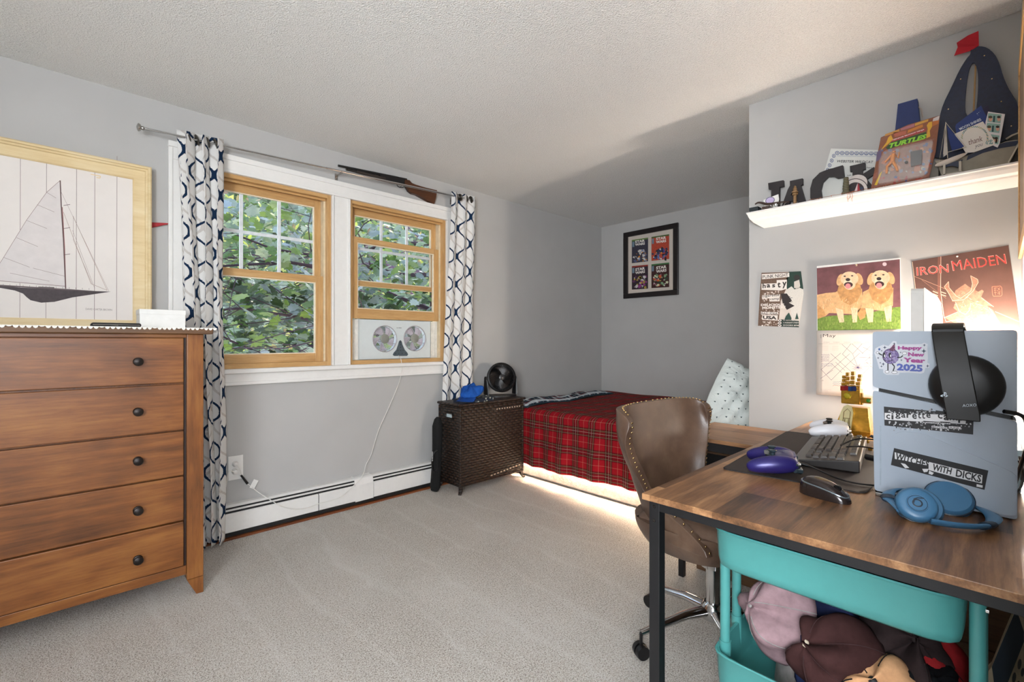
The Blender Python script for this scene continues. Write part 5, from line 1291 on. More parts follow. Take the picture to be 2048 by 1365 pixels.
# black over-ear headset hooked over the console
hs = thing('headset', 'black over-ear gaming headset hooked over the top of the white console', 'headphones', (1.55, .04, .95))
def bandp(t): return t
path = [(XF + .125, .055, 1.00), (XF + .128, .052, 1.10), (XF + .10, .050, 1.17), (XF + .05, .048, 1.188), (XF - .002, .046, 1.183), (XF - .026, .044, 1.155), (XF - .042, .038, 1.10), (XF - .052, .030, 1.04), (XF - .051, .020, .968)]
pw = [onX(1893, 660, XF - .02)[1], onX(1905, 730, XF - .03)[1], onX(1927, 830, XF - .03)[1]]
sp_ = smoothpts(path, 2); m = MB(); vs = []
def yc(z): 
    t = (1.18 - z) / .2; t = max(0, min(1, t)); return pw[0] + (pw[2] - pw[0]) * t
for p in sp_:
    hw = .027
    vs.append((p.x, yc(p.z) - hw, p.z, yc(p.z) + hw))
rib = MB(); k = len(sp_)
for i, p in enumerate(sp_):
    d = (sp_[min(i + 1, k - 1)] - sp_[max(i - 1, 0)]); n_ = Vector((-d.z, 0, d.x)).normalized() * .0045; yy = yc(p.z)
    n_ = -n_ if n_.z < 0 and abs(n_.z) > abs(n_.x) else n_
    rib.v += [(p.x + n_.x, yy - .028, p.z + n_.z), (p.x + n_.x, yy + .028, p.z + n_.z), (p.x - n_.x, yy + .028, p.z - n_.z), (p.x - n_.x, yy - .028, p.z - n_.z)]
for i in range(k - 1):
    for j in range(4): rib.f.append((i * 4 + j, i * 4 + (j + 1) % 4, (i + 1) * 4 + (j + 1) % 4, (i + 1) * 4 + j)); rib.m.append(0)
rib.f += [(3, 2, 1, 0), tuple((k - 1) * 4 + j for j in range(4))]; rib.m += [0, 0]
M_HS = plain('#0b0a0a', .42, bump=.05, name='headset_black')
hb = rib.build('headband', M_HS, hs, smooth=30, bevel=.003)
def cup(cx, cyz, rx, rz_, name='ear_cup', sgn=-1):
    m = MB(); M_ = Matrix.Translation((cx, cyz[0], cyz[1])) @ Matrix.Rotation(R(-90 if sgn < 0 else 90), 4, 'Y')
    # lathe axis along x; local x->z height, local y->y
    m.lathe([(.0, .020), (.55, .019), (.80, .014), (.96, .004), (1.0, -.004), (.97, -.012), (.90, -.018), (.60, -.02), (0, -.02)], 40, M_, sx=rz_, sy=rx); return m.build(name, M_HS, hs, smooth=60)
cc = onX(1931, 772, XF - .030); cup(XF - .028, (cc[1], cc[2]), .064, .070)
cup(XF + .132, (cc[1] + .01, cc[2] + .02), .060, .066, sgn=1)
a = Art('X', XF - .0585, (1720, 640, 933 / 328), step=.0002)
a.text('AOXO', (583, 497), (662, 493), (583, 481), '#b9c3cd', 1, bold=.0)
a.poly([(478, 411), (490, 414), (492, 424), (487, 433), (487, 418), (483, 416), (483, 436), (477, 434)], '#c9d6e0', 1); a.poly([(458, 430), (474, 425), (474, 431), (465, 434), (474, 436), (470, 440), (458, 436)], '#c9d6e0', 1); a.poly([(486, 429), (500, 431), (500, 435), (486, 440), (486, 435), (492, 433)], '#c9d6e0', 1)
a.build('lettering', hs)
m = MB(); m.tube(smoothpts([(XF - .03, cc[1] - .06, cc[2] - .052), (XF - .01, -.038, cc[2] - .058), (XF + .04, -.045, .95), (XF + .09, -.045, .90), (XF + .14, -.03, .82), (XF + .2, -.02, .757)]), .0045, 8); m.build('cable', M_BLACKP, hs)
# blue folded headphones lying in front of the console
bl_ = thing('headphones', 'folded blue headphones lying on the desk in front of the console', 'headphones', (1.32, .10, DZ))
M_BLUE = plain('#3f6f93', .36, bump=0, var=.03, name='slate_blue'); M_NAVY = plain('#1d2b3a', .4, bump=0, name='navy_cushion')
def disc(cx, nrm, r, prof_, mat, name, parent):
    q_ = nrm.normalized().to_track_quat('Z', 'Y').to_matrix().to_4x4(); m = MB(); m.lathe([(a_ * r, b_) for a_, b_ in prof_], 36, Matrix.Translation(cx) @ q_); return m.build(name, mat, parent, smooth=50)
c1_ = Vector(atD(1833, 1050, 1.020)); c1_.z = max(c1_.z, DZ + .036)
n1 = Vector((-.78, -.18, .52))
e1 = disc(c1_, n1, .0365, [(0, .014), (.50, .014), (.52, .0125), (.80, .0125), (.93, .009), (1, 0), (.99, -.006), (.92, -.011)], M_BLUE, 'ear_cup', bl_)
disc(c1_ - n1.normalized() * .012, n1, .038, [(.80, 0), (.92, -.002), (.92, -.005), (.80, -.006)], M_NAVY, 'seam', e1)
c1b = c1_ - n1.normalized() * .022 + Vector((.010, -.006, .004))
disc(c1b, n1, .043, [(.5, .004), (.9, .004), (1, -.004), (1.0, -.014), (.85, -.022), (.5, -.022)], M_BLUE, 'ear_cushion', bl_)
c2_ = Vector(atD(1898, 1038, 1.075)); c2_.z = max(c2_.z, DZ + .034); n2 = Vector((-.62, -.1, .62))
disc(c2_, n2, .044, [(.5, .006), (.85, .006), (1, -.002), (1.0, -.014), (.95, -.024), (.7, -.030), (0, -.032)], M_BLUE, 'ear_cup', bl_)
disc(c2_ + n2.normalized() * .004, n2, .045, [(.93, -.004), (1.0, -.006), (1.0, -.010), (.93, -.012)], M_NAVY, 'seam', bl_)
P1 = smoothpts([atD(1862, 1072, .985), atD(1905, 1090, .965), atD(1950, 1101, .955), atD(1978, 1103, .962), atD(1990, 1084, .99), atD(1985, 1062, 1.02), atD(1968, 1040, 1.05), atD(1945, 1024, 1.075), atD(1918, 1010, 1.10)], 2)
P1 = [Vector((p.x, p.y, max(p.z, DZ + .0135))) for p in P1]
m = MB(); m.tube(P1, [.0135] * len(P1), 12, flat=.36, up=(.35, .1, .5)); m.build('headband', M_BLUE, bl_, smooth=60)
P2 = smoothpts([atD(1806, 1024, 1.03), atD(1790, 1008, 1.065), atD(1776, 1000, 1.09), atD(1776, 984, 1.12), atD(1798, 980, 1.13), atD(1838, 988, 1.13), atD(1880, 1000, 1.12)], 2)
P2 = [Vector((p.x, p.y, max(p.z, DZ + .013))) for p in P2]
m = MB(); m.tube(P2, .013, 12, flat=.36, up=(.35, .1, .5)); m.build('headband', M_BLUE, bl_, smooth=60)
for P_, sl in ((P1, slice(12, 15)), (P2, slice(9, 12))):
    m = MB(); m.tube(P_[sl], .0150, 12, flat=.5, up=(.35, .1, .5)); m.build('hinge', M_NAVY, bl_, smooth=60)
lc = c1_ + n1.normalized() * .0142
q_ = n1.normalized().to_track_quat('Z', 'Y').to_matrix().to_4x4(); ML = Matrix.Translation(lc) @ q_
m = MB(); m.tube([ML @ Vector((.0075 * math.cos(a_), .0075 * math.sin(a_), 0)) for a_ in [2 * PI * i / 20 for i in range(20)]], .0015, 5, closed=True, flat=.3)
upv = (ML.to_3x3().inverted() @ Vector((0, 0, 1))); upv.z = 0; upv.normalize(); rt = (ML.to_3x3().inverted() @ Vector((.5, -.86, 0))); rt.z = 0; rt.normalize()
m.tube([ML @ (rt * -.0065 + upv * .001), ML @ (rt * -.005 + upv * .009), ML @ (rt * .001 + upv * .0115), ML @ (rt * .012 + upv * .0105)], .0014, 5, flat=.4)
m.tube([ML @ Vector((.0165 * math.cos(a_), .0165 * math.sin(a_), -.0002)) for a_ in [2 * PI * i / 30 for i in range(30)]], .0005, 4, closed=True)
m.build('emblem', M_NAVY, e1)
# golden brick hand
gh = thing('gauntlet', 'gold plastic brick hand with coloured stones standing on the desk by the calendar', 'toy', (2.42, .43, DZ))
gx = 2.42
def gp(u, v): p = onX(u, v, gx); return p[1], p[2]
M_GOLD = plain('#b98b2f', .25, .75, .25, nscale=60, bump=0, name='pearl_gold_brick'); M_GOLDD = plain('#6f5218', .35, .7, .2, bump=0, name='dark_gold_brick'); M_PALE = plain('#d8cf9e', .35, .2, .05, bump=0, name='pale_gold_shield')
zb0 = DZ + .0005
ya, _ = gp(1672, 850); yb_, _ = gp(1745, 850); yc1, zc = gp(1690, 812); yc2, _ = gp(1738, 812)
m = MB()
m.box(gx - .045, gx + .045, yb_ , ya, zb0, zb0 + .022)
m.add([(gx - .040, ya, zb0 + .022), (gx + .040, ya, zb0 + .022), (gx + .040, yb_, zb0 + .022), (gx - .040, yb_, zb0 + .022), (gx - .030, yc1, zc), (gx + .030, yc1, zc), (gx + .030, yc2, zc), (gx - .030, yc2, zc)], [(0, 4, 5, 1), (1, 5, 6, 2), (2, 6, 7, 3), (3, 7, 4, 0), (4, 7, 6, 5)])
m.build('forearm', M_GOLD, gh, smooth=0, bevel=.002)
P_ = [gp(u, v) for u, v in ((1680, 858), (1686, 824), (1692, 812), (1700, 808), (1708, 812), (1711, 824), (1706, 858))]
m = MB(); m.prism(P_, fx(0), gx - .048, gx - .040); sh_ = m.build('shield', M_PALE, gh, smooth=0, bevel=.001)
m = MB(); 
for P_ in ([(1690, 850), (1693, 822), (1700, 816), (1706, 822), (1703, 850)],): m.tube([(gx - .049, *gp(u, v)) for u, v in P_], .0012, 5)
for a_, b_ in (((1692, 834), (1704, 835)), ((1695, 836), (1694, 845)), ((1702, 836), (1701, 846))): m.tube([(gx - .049, *gp(*a_)), (gx - .049, *gp(*b_))], .0012, 5)
m.build('shield_lines', M_GOLDD, sh_)
y0_, z0_ = gp(1685, 806); y1_, z1_ = gp(1723, 779)
m = MB(); m.box(gx - .030, gx + .030, y1_, y0_, z0_, z1_); m.build('palm', M_GOLD, gh, smooth=0, bevel=.004)
m = MB(); yk_, zk_ = gp(1698, 791); m.lathe([(.0, .006), (.010, .005), (.014, 0)], 8, Matrix.Translation((gx - .030, yk_, zk_)) @ Matrix.Rotation(R(-90), 4, 'Y')); m.build('stone', plain('#b7a626', .2, .2, bump=0, name='yellow_stone'), gh, smooth=0)
for (u, v, h) in ((1689, 776, '#8e1d12'), (1696, 776, '#7c1220'), (1704, 777, '#11376e'), (1711, 777, '#17265e')):
    yy, zz = gp(u, v); m = MB(); m.box(gx - .036, gx - .020, yy - .0085, yy + .0085, zz - .010, zz + .010); m.build('stone', plain(h, .15, bump=0, name='stone_' + h[1:]), gh, smooth=0, bevel=.0015)
for k, (u0, ut, vt) in enumerate(((1689, 1690, 750), (1697, 1697, 744), (1706, 1708, 742), (1716, 1722, 748))):
    m = MB(); yy0, zz0 = gp(u0, 778); yy1, zz1 = gp(ut, vt)
    for s_ in range(4):
        t0, t1_ = s_ / 4, (s_ + .86) / 4; yy = yy0 + (yy1 - yy0) * (t0 + t1_) / 2; za, zb_2 = zz0 + (zz1 - zz0) * t0, zz0 + (zz1 - zz0) * t1_; w_ = .0085 - .001 * s_
        m.box(gx - .022 - .004 * (s_ % 2), gx + .006, yy - w_, yy + w_, za, zb_2)
        m.cyl((gx - .026, yy, (za + zb_2) / 2), (gx - .031, yy, (za + zb_2) / 2), .0048, n=10)
    m.build('finger', M_GOLD, gh, smooth=30, bevel=.001)
m = MB(); yy0, zz0 = gp(1722, 800); yy1, zz1 = gp(1744, 800)
m.box(gx - .02, gx + .01, yy1, yy0, zz0 - .012, zz0 + .012); m.box(gx - .018, gx + .008, gp(1727, 800)[0], gp(1716, 800)[0], zz0 - .02, gp(1720, 786)[1]); m.build('thumb', M_GOLD, gh, smooth=0, bevel=.002)
m = MB(); yy, zz = gp(1739, 801); m.ball((gx - .023, yy, zz), .008, 12); m.build('stone', plain('#2f8f22', .12, bump=0, name='green_stone'), gh)
m = MB()
for (u, v) in ((1735, 882), (1727, 893), (1741, 896)): p = onZ(u, v, DZ + .012); m.box(p[0] - .008, p[0] + .008, p[1] - .006, p[1] + .006, DZ + .0005, DZ + .014)
tag(m.build('toy_bricks', M_GOLD, smooth=0, bevel=.001), 'few loose gold toy bricks between the keyboard and the console', 'toy bricks')
# card under the white controller
m = MB(); p = onZ(1639, 848, DZ + .001); m.box(p[0] - .04, p[0] + .015, p[1] - .09, p[1] - .00, DZ + .0005, DZ + .0015); tag(m.build('card', M_WHITE, smooth=0), 'small white card lying behind the white game controller', 'card')
# monitor standing parallel to the right wall
mo = thing('monitor', 'white backed computer monitor seen edge on behind the console', 'monitor', (2.22, .16, DZ))
ym = onX(1824, 590, 1.9)[1]; ym2 = onX(1848, 590, 1.9)[1]; zm = onX(1828, 578, 1.9)[2]
P_ = roundcorner([(1.90, .86), (2.56, .86), (2.56, zm), (1.90, zm)], .012, 4)
P_ = [(1.90, .86), (2.56, .86), (2.56, 1.17), (2.53, 1.245), (2.46, 1.295), (2.36, zm), (1.91, zm), (1.90, zm - .01)]
m = MB(); m.prism(P_, fy(0), ym2, ym); m.build('housing', M_WHITE, mo, smooth=0, bevel=.003)
m = MB(); m.prism([(1.91, .87), (2.55, .87), (2.55, 1.165), (2.52, 1.24), (2.455, 1.288), (2.36, zm - .008), (1.91, zm - .008)], fy(0), ym + .0002, ym + .0022); m.build('screen', plain('#0c0d10', .15, bump=0, name='dark_screen'), mo, smooth=0)
m = MB(); m.box(2.20, 2.26, ym2 - .02, ym2, DZ + .008, 1.0); m.box(2.12, 2.34, ym2 - .07, ym2 + .09, DZ + .0005, DZ + .009); m.build('stand', M_WHITEP, mo, smooth=0, bevel=.003)
# lamp in the corner of the desk (behind the console)
la = thing('table_lamp', 'glowing lamp in the desk corner hidden behind the console', 'lamp', (2.60, -.005, DZ))
lx, ly, lz = 2.600, -.008, 1.145
m = MB(); m.lathe([(.045, 0), (.045, .010), (.012, .018), (.006, .03), (.006, .09), (.018, .095), (.018, .108)], 24, Matrix.Translation((lx, ly, DZ + .001))); m.build('stand', M_WHITEP, la)
m = MB(); m.cyl((lx, ly, .86), (lx, ly, 1.125), .024, n=24); m.build('light_tube', emit('lamp_glow', '#fff0df', LAMP_POWER), la, smooth=180)
# cables and a small hub right of the console
m = MB(); m.box(1.74, 1.86, -.042, -.012, .845, .87); m.box(1.79, 1.81, -.04, -.02, DZ + .0005, .845); tag(m.build('usb_hub', plain('#8fa3ad', .4, name='grey_blue_hub'), smooth=0, bevel=.003), 'small grey blue hub on a stem just right of the console', 'hub')
m = MB()
for k in range(3): m.tube(smoothpts([(1.70 + .05 * k, -.035, .86 - .02 * k), (1.75 + .04 * k, -.045, .80), (1.72 + .08 * k, -.03, .757), (1.85 + .06 * k, -.02, .757), (2.1, .02 * k, .757)]), .0026, 6)
tag(m.build('cables', M_BLACKP), 'tangle of thin black cables right of the console', 'cable')
m = MB(); m.tube(smoothpts([(1.70, .13, .78), (1.74, .18, .80), (1.82, .25, .81), (1.86, .31, .805), (1.84, .345, .80)]), .0026, 6); m.tube(smoothpts([(1.66, .12, .84), (1.74, .19, .85), (1.80, .26, .842), (1.90, .33, .822), (1.84, .36, .803)]), .0026, 6); m.cyl((1.635, .225, .815), (1.655, .262, .815), .009, n=10); m.cyl((1.60, .17, .86), (1.60, .245, .885), .006, .004, 10)
tag(m.build('cable', M_BLACKP), 'black cables looping over the back of the keyboard', 'cable')
# ================================================================ papers on the wall
XW = XC - .0015
# flyer
FL = (1500, 530, 9.75)
a = Art('X', XW, FL, step=.00012)
a.poly([(225, 155), (995, 125), (1045, 560), (955, 1220), (155, 1190), (190, 590)], plain('#d8cdc2', .7, var=.05, bump=0, name='flyer_paper'), 0)
a.poly([(225, 155), (760, 140), (700, 480), (600, 700), (560, 1100), (540, 1205), (155, 1190), (190, 590)], plain('#6a5344', .7, var=.55, nscale=260, bump=0, name='mottled_brown'), 1)
a.poly([(760, 135), (995, 125), (1040, 470), (900, 520), (720, 480), (700, 300)], plain('#1f3a31', .7, var=.5, nscale=260, bump=0, name='mottled_green'), 1)
random.seed(11)
a.splat(70, 240, 560, 520, 720, 26, ['#cbb7ab', '#d9cbc0', '#8a7466'], 1.6); a.splat(60, 200, 560, 740, 1180, 22, ['#c3b0a4', '#5a4438', '#d9cbc0'], 1.6)
a.poly([(860, 330), (960, 290), (980, 420), (930, 470), (860, 450)], '#cfc8bf', 2); a.ell(915, 250, 62, 55, '#2a2320', 2); a.line([(870, 325), (950, 315)], 10, '#2a2320', 3); a.line([(880, 425), (910, 420)], 6, '#2a2320', 3)
a.poly([(720, 480), (810, 420), (870, 480), (960, 440), (1035, 480), (1045, 560), (1000, 780), (975, 1000), (820, 1060), (800, 900), (740, 800), (690, 560)], plain('#d9d4cb', .7, var=.15, nscale=300, bump=0, name='grainy_white'), 2)
a.line([(720, 490), (800, 525), (900, 530), (1035, 485)], 7, '#37322f', 3); a.line([(730, 780), (1000, 785)], 7, '#37322f', 3)
a.poly([(600, 560), (720, 560), (820, 700), (760, 740), (870, 800), (720, 880), (640, 760)], plain('#2b2424', .7, var=.4, nscale=300, bump=0, name='grainy_black'), 3)
for k in range(9): a.line([(640 + 10 * k, 620 + 24 * k), (740 + (k % 3) * 45, 590 + 26 * k)], 9, '#2b2424', 4)
a.poly([(700, 1000), (760, 930), (810, 1040), (800, 1100), (660, 1100)], '#23443a', 3); a.poly([(880, 1060), (915, 930), (950, 1060)], '#23443a', 3); a.poly([(560, 1060), (955, 1090), (955, 1220), (540, 1205)], '#2c3b34', 3)
W_ = '#e8e0d8'; K_ = '#2b211c'
a.poly([(232, 180), (765, 155), (768, 235), (235, 283)], W_, 3); a.text('PUNK NIGHT', (248, 270), (745, 228), (245, 205), K_, 5, bold=.01)
a.poly([(225, 370), (520, 360), (520, 300), (722, 290), (715, 468), (610, 500), (225, 488)], W_, 3)
for ch_, x, w_, yb2, yt in (('h', 245, 62, 458, 365), ('a', 325, 70, 448, 380), ('s', 430, 62, 445, 382), ('t', 535, 62, 448, 340), ('y', 630, 85, 462, 335)): a.text(ch_, (x, yb2), (x + w_, yb2 - 6), (x, yt), K_, 5, bold=.03)
a.poly([(235, 600), (585, 575), (580, 640), (235, 665)], W_, 3); a.text('cigarette', (243, 652), (570, 625), (243, 590), K_, 5, bold=.01)
a.poly([(380, 655), (580, 645), (578, 712), (380, 715)], W_, 3); a.text('camp', (392, 705), (570, 695), (392, 660), K_, 5, bold=.01)
a.text('DELICIOUS', (212, 805), (668, 800), (212, 760), W_, 5, bold=.04); a.text('MONSTERS', (240, 865), (695, 850), (240, 815), W_, 5, bold=.04)
a.poly([(215, 918), (548, 925), (545, 968), (215, 968)], W_, 3); a.text('BAD IDEA', (222, 962), (540, 964), (222, 930), K_, 5, bold=.02)
a.poly([(240, 980), (540, 985), (536, 1088), (235, 1072)], W_, 3); a.text('USA', (250, 1060), (518, 1070), (252, 992), K_, 5, bold=.05)
a.text('ST PATTS SALOON', (650, 1092), (950, 1096), (650, 1072), W_, 5, bold=.01); a.text('12 PLEASANT STREET', (650, 1140), (950, 1142), (650, 1118), W_, 5, bold=.01); a.text('DOORS 8PM', (650, 1190), (950, 1196), (650, 1166), W_, 5, bold=.01)
for y in (1085, 1135, 1185): a.ell(580, y, 36, 20, W_, 5); a.ell(580, y, 18, 9, K_, 6)
a.splat(20, 240, 480, 1100, 1190, 22, [W_, '#b7a89c'], 4)
o = a.build('flyer'); tag(o, 'photocopied punk night flyer on the wall left of the calendar', 'flyer')
q = o.modifiers.new('t', 'SOLIDIFY'); q.thickness = .0002

# calendar with the dogs
CL = (1620, 510, 4.706)
root = thing('wall_calendar', 'wall calendar with two golden dogs above the May page', 'calendar', (XW, .46, .88))
p = [onX(u, v, XW)[1:] for u, v in ((1633, 535), (1800, 518), (1802, 658), (1635, 662), (1636, 789))]
yL, yR = .624, .304; zT, zM, zB = 1.519, 1.199, .882
m = MB(); m.box(XC - .006, XC - .0015, yR, yL, zM, zT); m.build('photo_page', M_WHITE, root, smooth=0)
m = MB(); m.grid(12, 12, lambda i, j: (XC - .006 - .006 * math.sin(PI * i) * (1 - j) - .002, yL + (yR - yL) * i + .002 * (1 - j), zB + (zM - zB) * j - .003 * i * (1 - j))); mp_ = m.build('month_page', plain('#e3d8cd', .7, var=.02, bump=0, name='calendar_paper'), root, smooth=180)
q = mp_.modifiers.new('t', 'SOLIDIFY'); q.thickness = .0006; q.offset = -1
a = Art('X', XC - .0064, CL, step=.00012)
a.poly([(64, 126), (845, 42), (856, 700), (72, 718)], plain('#73484c', .7, var=.30, nscale=14, bump=0, name='blurred_mauve'), 0)
a.poly([(70, 600), (180, 575), (500, 560), (790, 495), (852, 490), (856, 700), (72, 718)], plain('#6f8a3a', .8, var=.35, nscale=120, bump=0, name='grass_print'), 1)
D0 = plain('#dcae7c', .7, var=.22, nscale=60, bump=0, name='golden_fur'); D1 = plain('#e8c9a4', .7, var=.14, nscale=70, bump=0, name='pale_fur'); D2 = plain('#c4925c', .7, var=.25, nscale=60, bump=0, name='deep_fur')
a.ell(702, 88, 20, 18, '#d9c3c8', 1)
a.poly([(65, 378), (150, 360), (240, 352), (290, 320), (490, 320), (495, 420), (470, 520), (440, 560), (180, 548), (150, 575), (70, 605)], D0, 2)
a.poly([(70, 470), (130, 520), (150, 570), (70, 605)], D2, 2.5)
for P_ in ([(240, 500), (312, 520), (322, 635), (275, 638)], [(385, 500), (450, 500), (442, 635), (402, 638)]): a.poly(P_, D1, 3)
a.poly([(440, 540), (480, 490), (530, 520), (520, 590), (470, 615)], D2, 2)
a.poly([(500, 350), (560, 320), (785, 310), (780, 480), (720, 530), (600, 520), (480, 500)], D0, 3)
for P_ in ([(520, 500), (600, 510), (592, 635), (548, 638)], [(695, 500), (772, 470), (765, 628), (720, 632)]): a.poly(P_, D1, 4)
for hx, hy, k in ((372, 240, 1.0), (665, 232, 1.05)):
    def E_(dx, dy, rx, ry, m_, l, rot=0): a.ell(hx + dx * k, hy + dy * k, rx * k, ry * k, m_, l, rot=rot)
    a.poly([(hx - 95, hy + 30), (hx + 95, hy + 20), (hx + 118, hy + 110), (hx + 70, hy + 200), (hx, hy + 235), (hx - 80, hy + 190), (hx - 115, hy + 100)], D2, 4.2)
    E_(-88, -5, 30, 58, D0, 5, .35); E_(92, -12, 32, 58, D0, 5, -.35); E_(0, -15, 84, 68, D1, 5.5); E_(0, 30, 58, 60, D1, 5.6)
    E_(-15, 22, 40, 34, '#f0dcc0', 6); E_(-15, -6, 22, 15, '#2e1f1c', 7); E_(-10, 42, 42, 26, '#3b1c1c', 6.5); E_(-14, 55, 26, 25, '#d98a8c', 7.5)
    E_(-45, -38, 11, 6, '#33221c', 7); E_(25, -42, 11, 6, '#33221c', 7)
random.seed(4)
for _ in range(90):
    x = random.uniform(80, 845); y = random.uniform(610, 712); a.line([(x, y), (x + random.uniform(-8, 8), y - random.uniform(16, 34))], 3, random.choice(['#8fa04a', '#5d7a30', '#a8b060']), 8)
for _ in range(110):
    x = random.choice([random.uniform(270, 480), random.uniform(560, 780), random.uniform(90, 260)]); y = random.uniform(390, 520); a.line([(x, y), (x + random.uniform(-10, 10), y + random.uniform(12, 34))], 3, random.choice(['#c08d58', '#efd2a6', '#d9a873']), 4.8)
a.ell(437, 96, 11, 11, '#e9dfd4', 9); a.build('photo', root)
a = Art('X', XC - .0150, CL, step=.00012)
a.text('May', (122, 784), (243, 784), (122, 746), '#3f3634', 1); a.text('2025', (108, 785), (108, 750), (97, 785), '#5a504c', 1)
TL_ = '#8d8480'
for x in (72, 170, 268, 366, 464, 562): a.line([(x + 4, 838), (x + 96, 837)], 1.6, TL_, 1); 
for (x, s_) in ((125, 'SUNDAY'), (218, 'MONDAY'), (318, 'TUESDAY'), (408, 'WEDNESDAY'), (515, 'THURSDAY')): a.text(s_, (x, 827), (x + (62 if 'W' not in s_ else 72), 827), (x, 820), TL_, 1)
INK = '#4b4560'
for P_ in ([(300, 843), (400, 930)], [(395, 838), (500, 930)], [(385, 838), (305, 935), (420, 1040)], [(490, 838), (405, 930)], [(195, 930), (420, 1130)], [(290, 925), (105, 1080)], [(375, 930), (160, 1120)], [(470, 925), (300, 1080), (200, 1180)], [(400, 930), (450, 1060)], [(105, 1080), (200, 1180)], [(100, 1165), (215, 1085)], [(200, 1025), (300, 1110)], [(240, 1010), (330, 1090)], [(500, 870), (580, 910)], [(580, 850), (490, 930)], [(560, 1060), (500, 1120)], [(555, 930), (575, 1040)], [(465, 965), (592, 972)], [(520, 1000), (590, 940)], [(530, 1010), (590, 1065)]): a.line(P_, 2.6, INK, 2)
for k in range(22):
    an = 2 * PI * k / 22; a.line([(452, 1062), (452 + 60 * math.cos(an) * random.uniform(.5, 1.1), 1062 + 48 * math.sin(an) * random.uniform(.5, 1.1))], 1.8, '#4a3a78', 3)
def scrib(x0, x1, y, col, h=9):
    x = x0; pts = []
    while x < x1: pts.append((x, y + random.uniform(-h, h) / 2)); x += random.uniform(4, 9)
    a.line(pts, 2.2, col, 2)
for r_ in range(5): scrib(106, 185, 940 + 15 * r_, '#3d3f6e')
for r_ in range(2): scrib(108, 215, 1028 + 18 * r_, '#2f5f8a')
for r_ in range(3): scrib(215, 312, 1195 + 18 * r_, ['#2f6f8a', '#3a4f8a', '#a0413a'][r_])
for r_ in range(2): scrib(510, 590, 1020 + 30 * r_, '#a05a5a')
a.text('25', (108, 1190), (126, 1190), (108, 1178), TL_, 1); a.line([(100, 1265), (200, 1272)], 1.2, TL_, 1); a.line([(100, 1275), (170, 1280)], 1.2, TL_, 1)
for x in (112, 208):
    for r_ in range(5): a.line([(x, 860 + r_ * 10), (x + 60, 858 + r_ * 10)], 1.1, '#a9a09b', 1)
a.build('writing', root)
m = MB(); m.ball((XC - .012, onX(1713, 530.5, XC - .012)[1], onX(1713, 530.5, XC - .012)[2]), .0042, 10); m.build('pin', M_BRASS, root)

# band poster
PO = (1810, 480, 1624 / 238)
root = thing('poster', 'dark red band poster with an armoured horned figure on the wall right of the calendar', 'poster', (XW, .1, 1.18))
a = Art('X', XW, PO, step=.00012)
a.poly([(92, 292), (1410, 75), (1480, 560), (1580, 1235), (1560, 1700), (240, 1700), (190, 1000), (138, 640)], plain('#5c3e35', .6, var=.22, nscale=9, bump=0, name='umber_print'), 0)
a.line([(100, 300), (140, 640), (195, 1000)], 8, '#d8bba0', 1)
a.line([(465, 235), (460, 700), (520, 1040)], 34, '#7a4f40', 2); a.line([(490, 228), (486, 700), (535, 1070)], 7, '#f0cdb4', 3)
RD = '#c0413a'; 
a.text('IRON', (160, 492), (600, 445), (152, 375), '#f0c6b4', 3.6, bold=.02); a.text('IRON', (165, 490), (596, 445), (157, 380), RD, 4.2, bold=0)
a.text('MAIDEN', (655, 425), (1390, 325), (628, 290), '#f0c6b4', 3.6); a.text('MAIDEN', (660, 422), (1386, 325), (634, 294), RD, 4.2, bold=0)
AR = plain('#9a6d58', .6, var=.35, nscale=80, bump=0, name='armour_print'); AH = '#dcb39a'
a.poly([(535, 640), (595, 570), (600, 650), (640, 700), (700, 760), (760, 800), (900, 700), (920, 600), (895, 490), (990, 540), (1000, 580), (950, 640), (960, 680), (860, 780), (760, 840), (660, 820), (600, 740)], AR, 2)
a.line([(535, 640), (595, 570), (600, 650), (700, 770), (760, 800), (900, 700), (920, 600), (895, 490), (990, 540), (1000, 580), (930, 700), (800, 820), (650, 830), (590, 720), (535, 640)], 7, AH, 3)
a.poly([(690, 690), (820, 600), (870, 640), (1000, 710), (1050, 680), (1075, 700), (1040, 780), (1210, 910), (1120, 900), (1200, 960), (1290, 1130), (1300, 1700), (880, 1700), (780, 1200), (540, 1060), (720, 980), (660, 930), (690, 850), (640, 840)], AR, 1.8)
random.seed(21)
for _ in range(150):
    t = random.random(); x = 700 + 560 * random.random(); y = 720 + 500 * random.random()
    if x > 700 + (1200 - y) * .0 + 0 and (x - 700) < (y - 560) * 1.15: a.line([(x, y), (x + random.uniform(-40, 40), y + random.uniform(-26, 26))], random.uniform(2, 6), random.choice([AH, '#c48a6c', '#6b3f34', '#e8c6a8']), 3)
for P_ in ([(1040, 790), (1210, 915)], [(1150, 930), (1290, 1130), (1300, 1300)], [(960, 870), (1060, 900)], [(690, 850), (740, 980), (820, 1020), (880, 960), (900, 860)], [(540, 1060), (720, 985)], [(1230, 980), (1560, 1120)], [(540, 1060), (560, 1120), (760, 1080)]): a.line(P_, 6, AH, 4)
a.line([(130, 500), (600, 690)], 5, '#c99a7c', 2); a.line([(230, 550), (560, 800)], 3, '#b98a6c', 2); a.line([(1300, 1160), (1440, 1260)], 4, AH, 3)
for y in (700, 735): a.line([(380, y), (450, y + 30)], 14, AH, 3); a.line([(490, y + 10), (560, y + 34)], 12, AH, 3)
a.line([(1190, 640), (1300, 630), (1320, 650), (1325, 750), (1310, 768), (1205, 770), (1193, 740), (1188, 640)], 7, '#d9775c', 3)
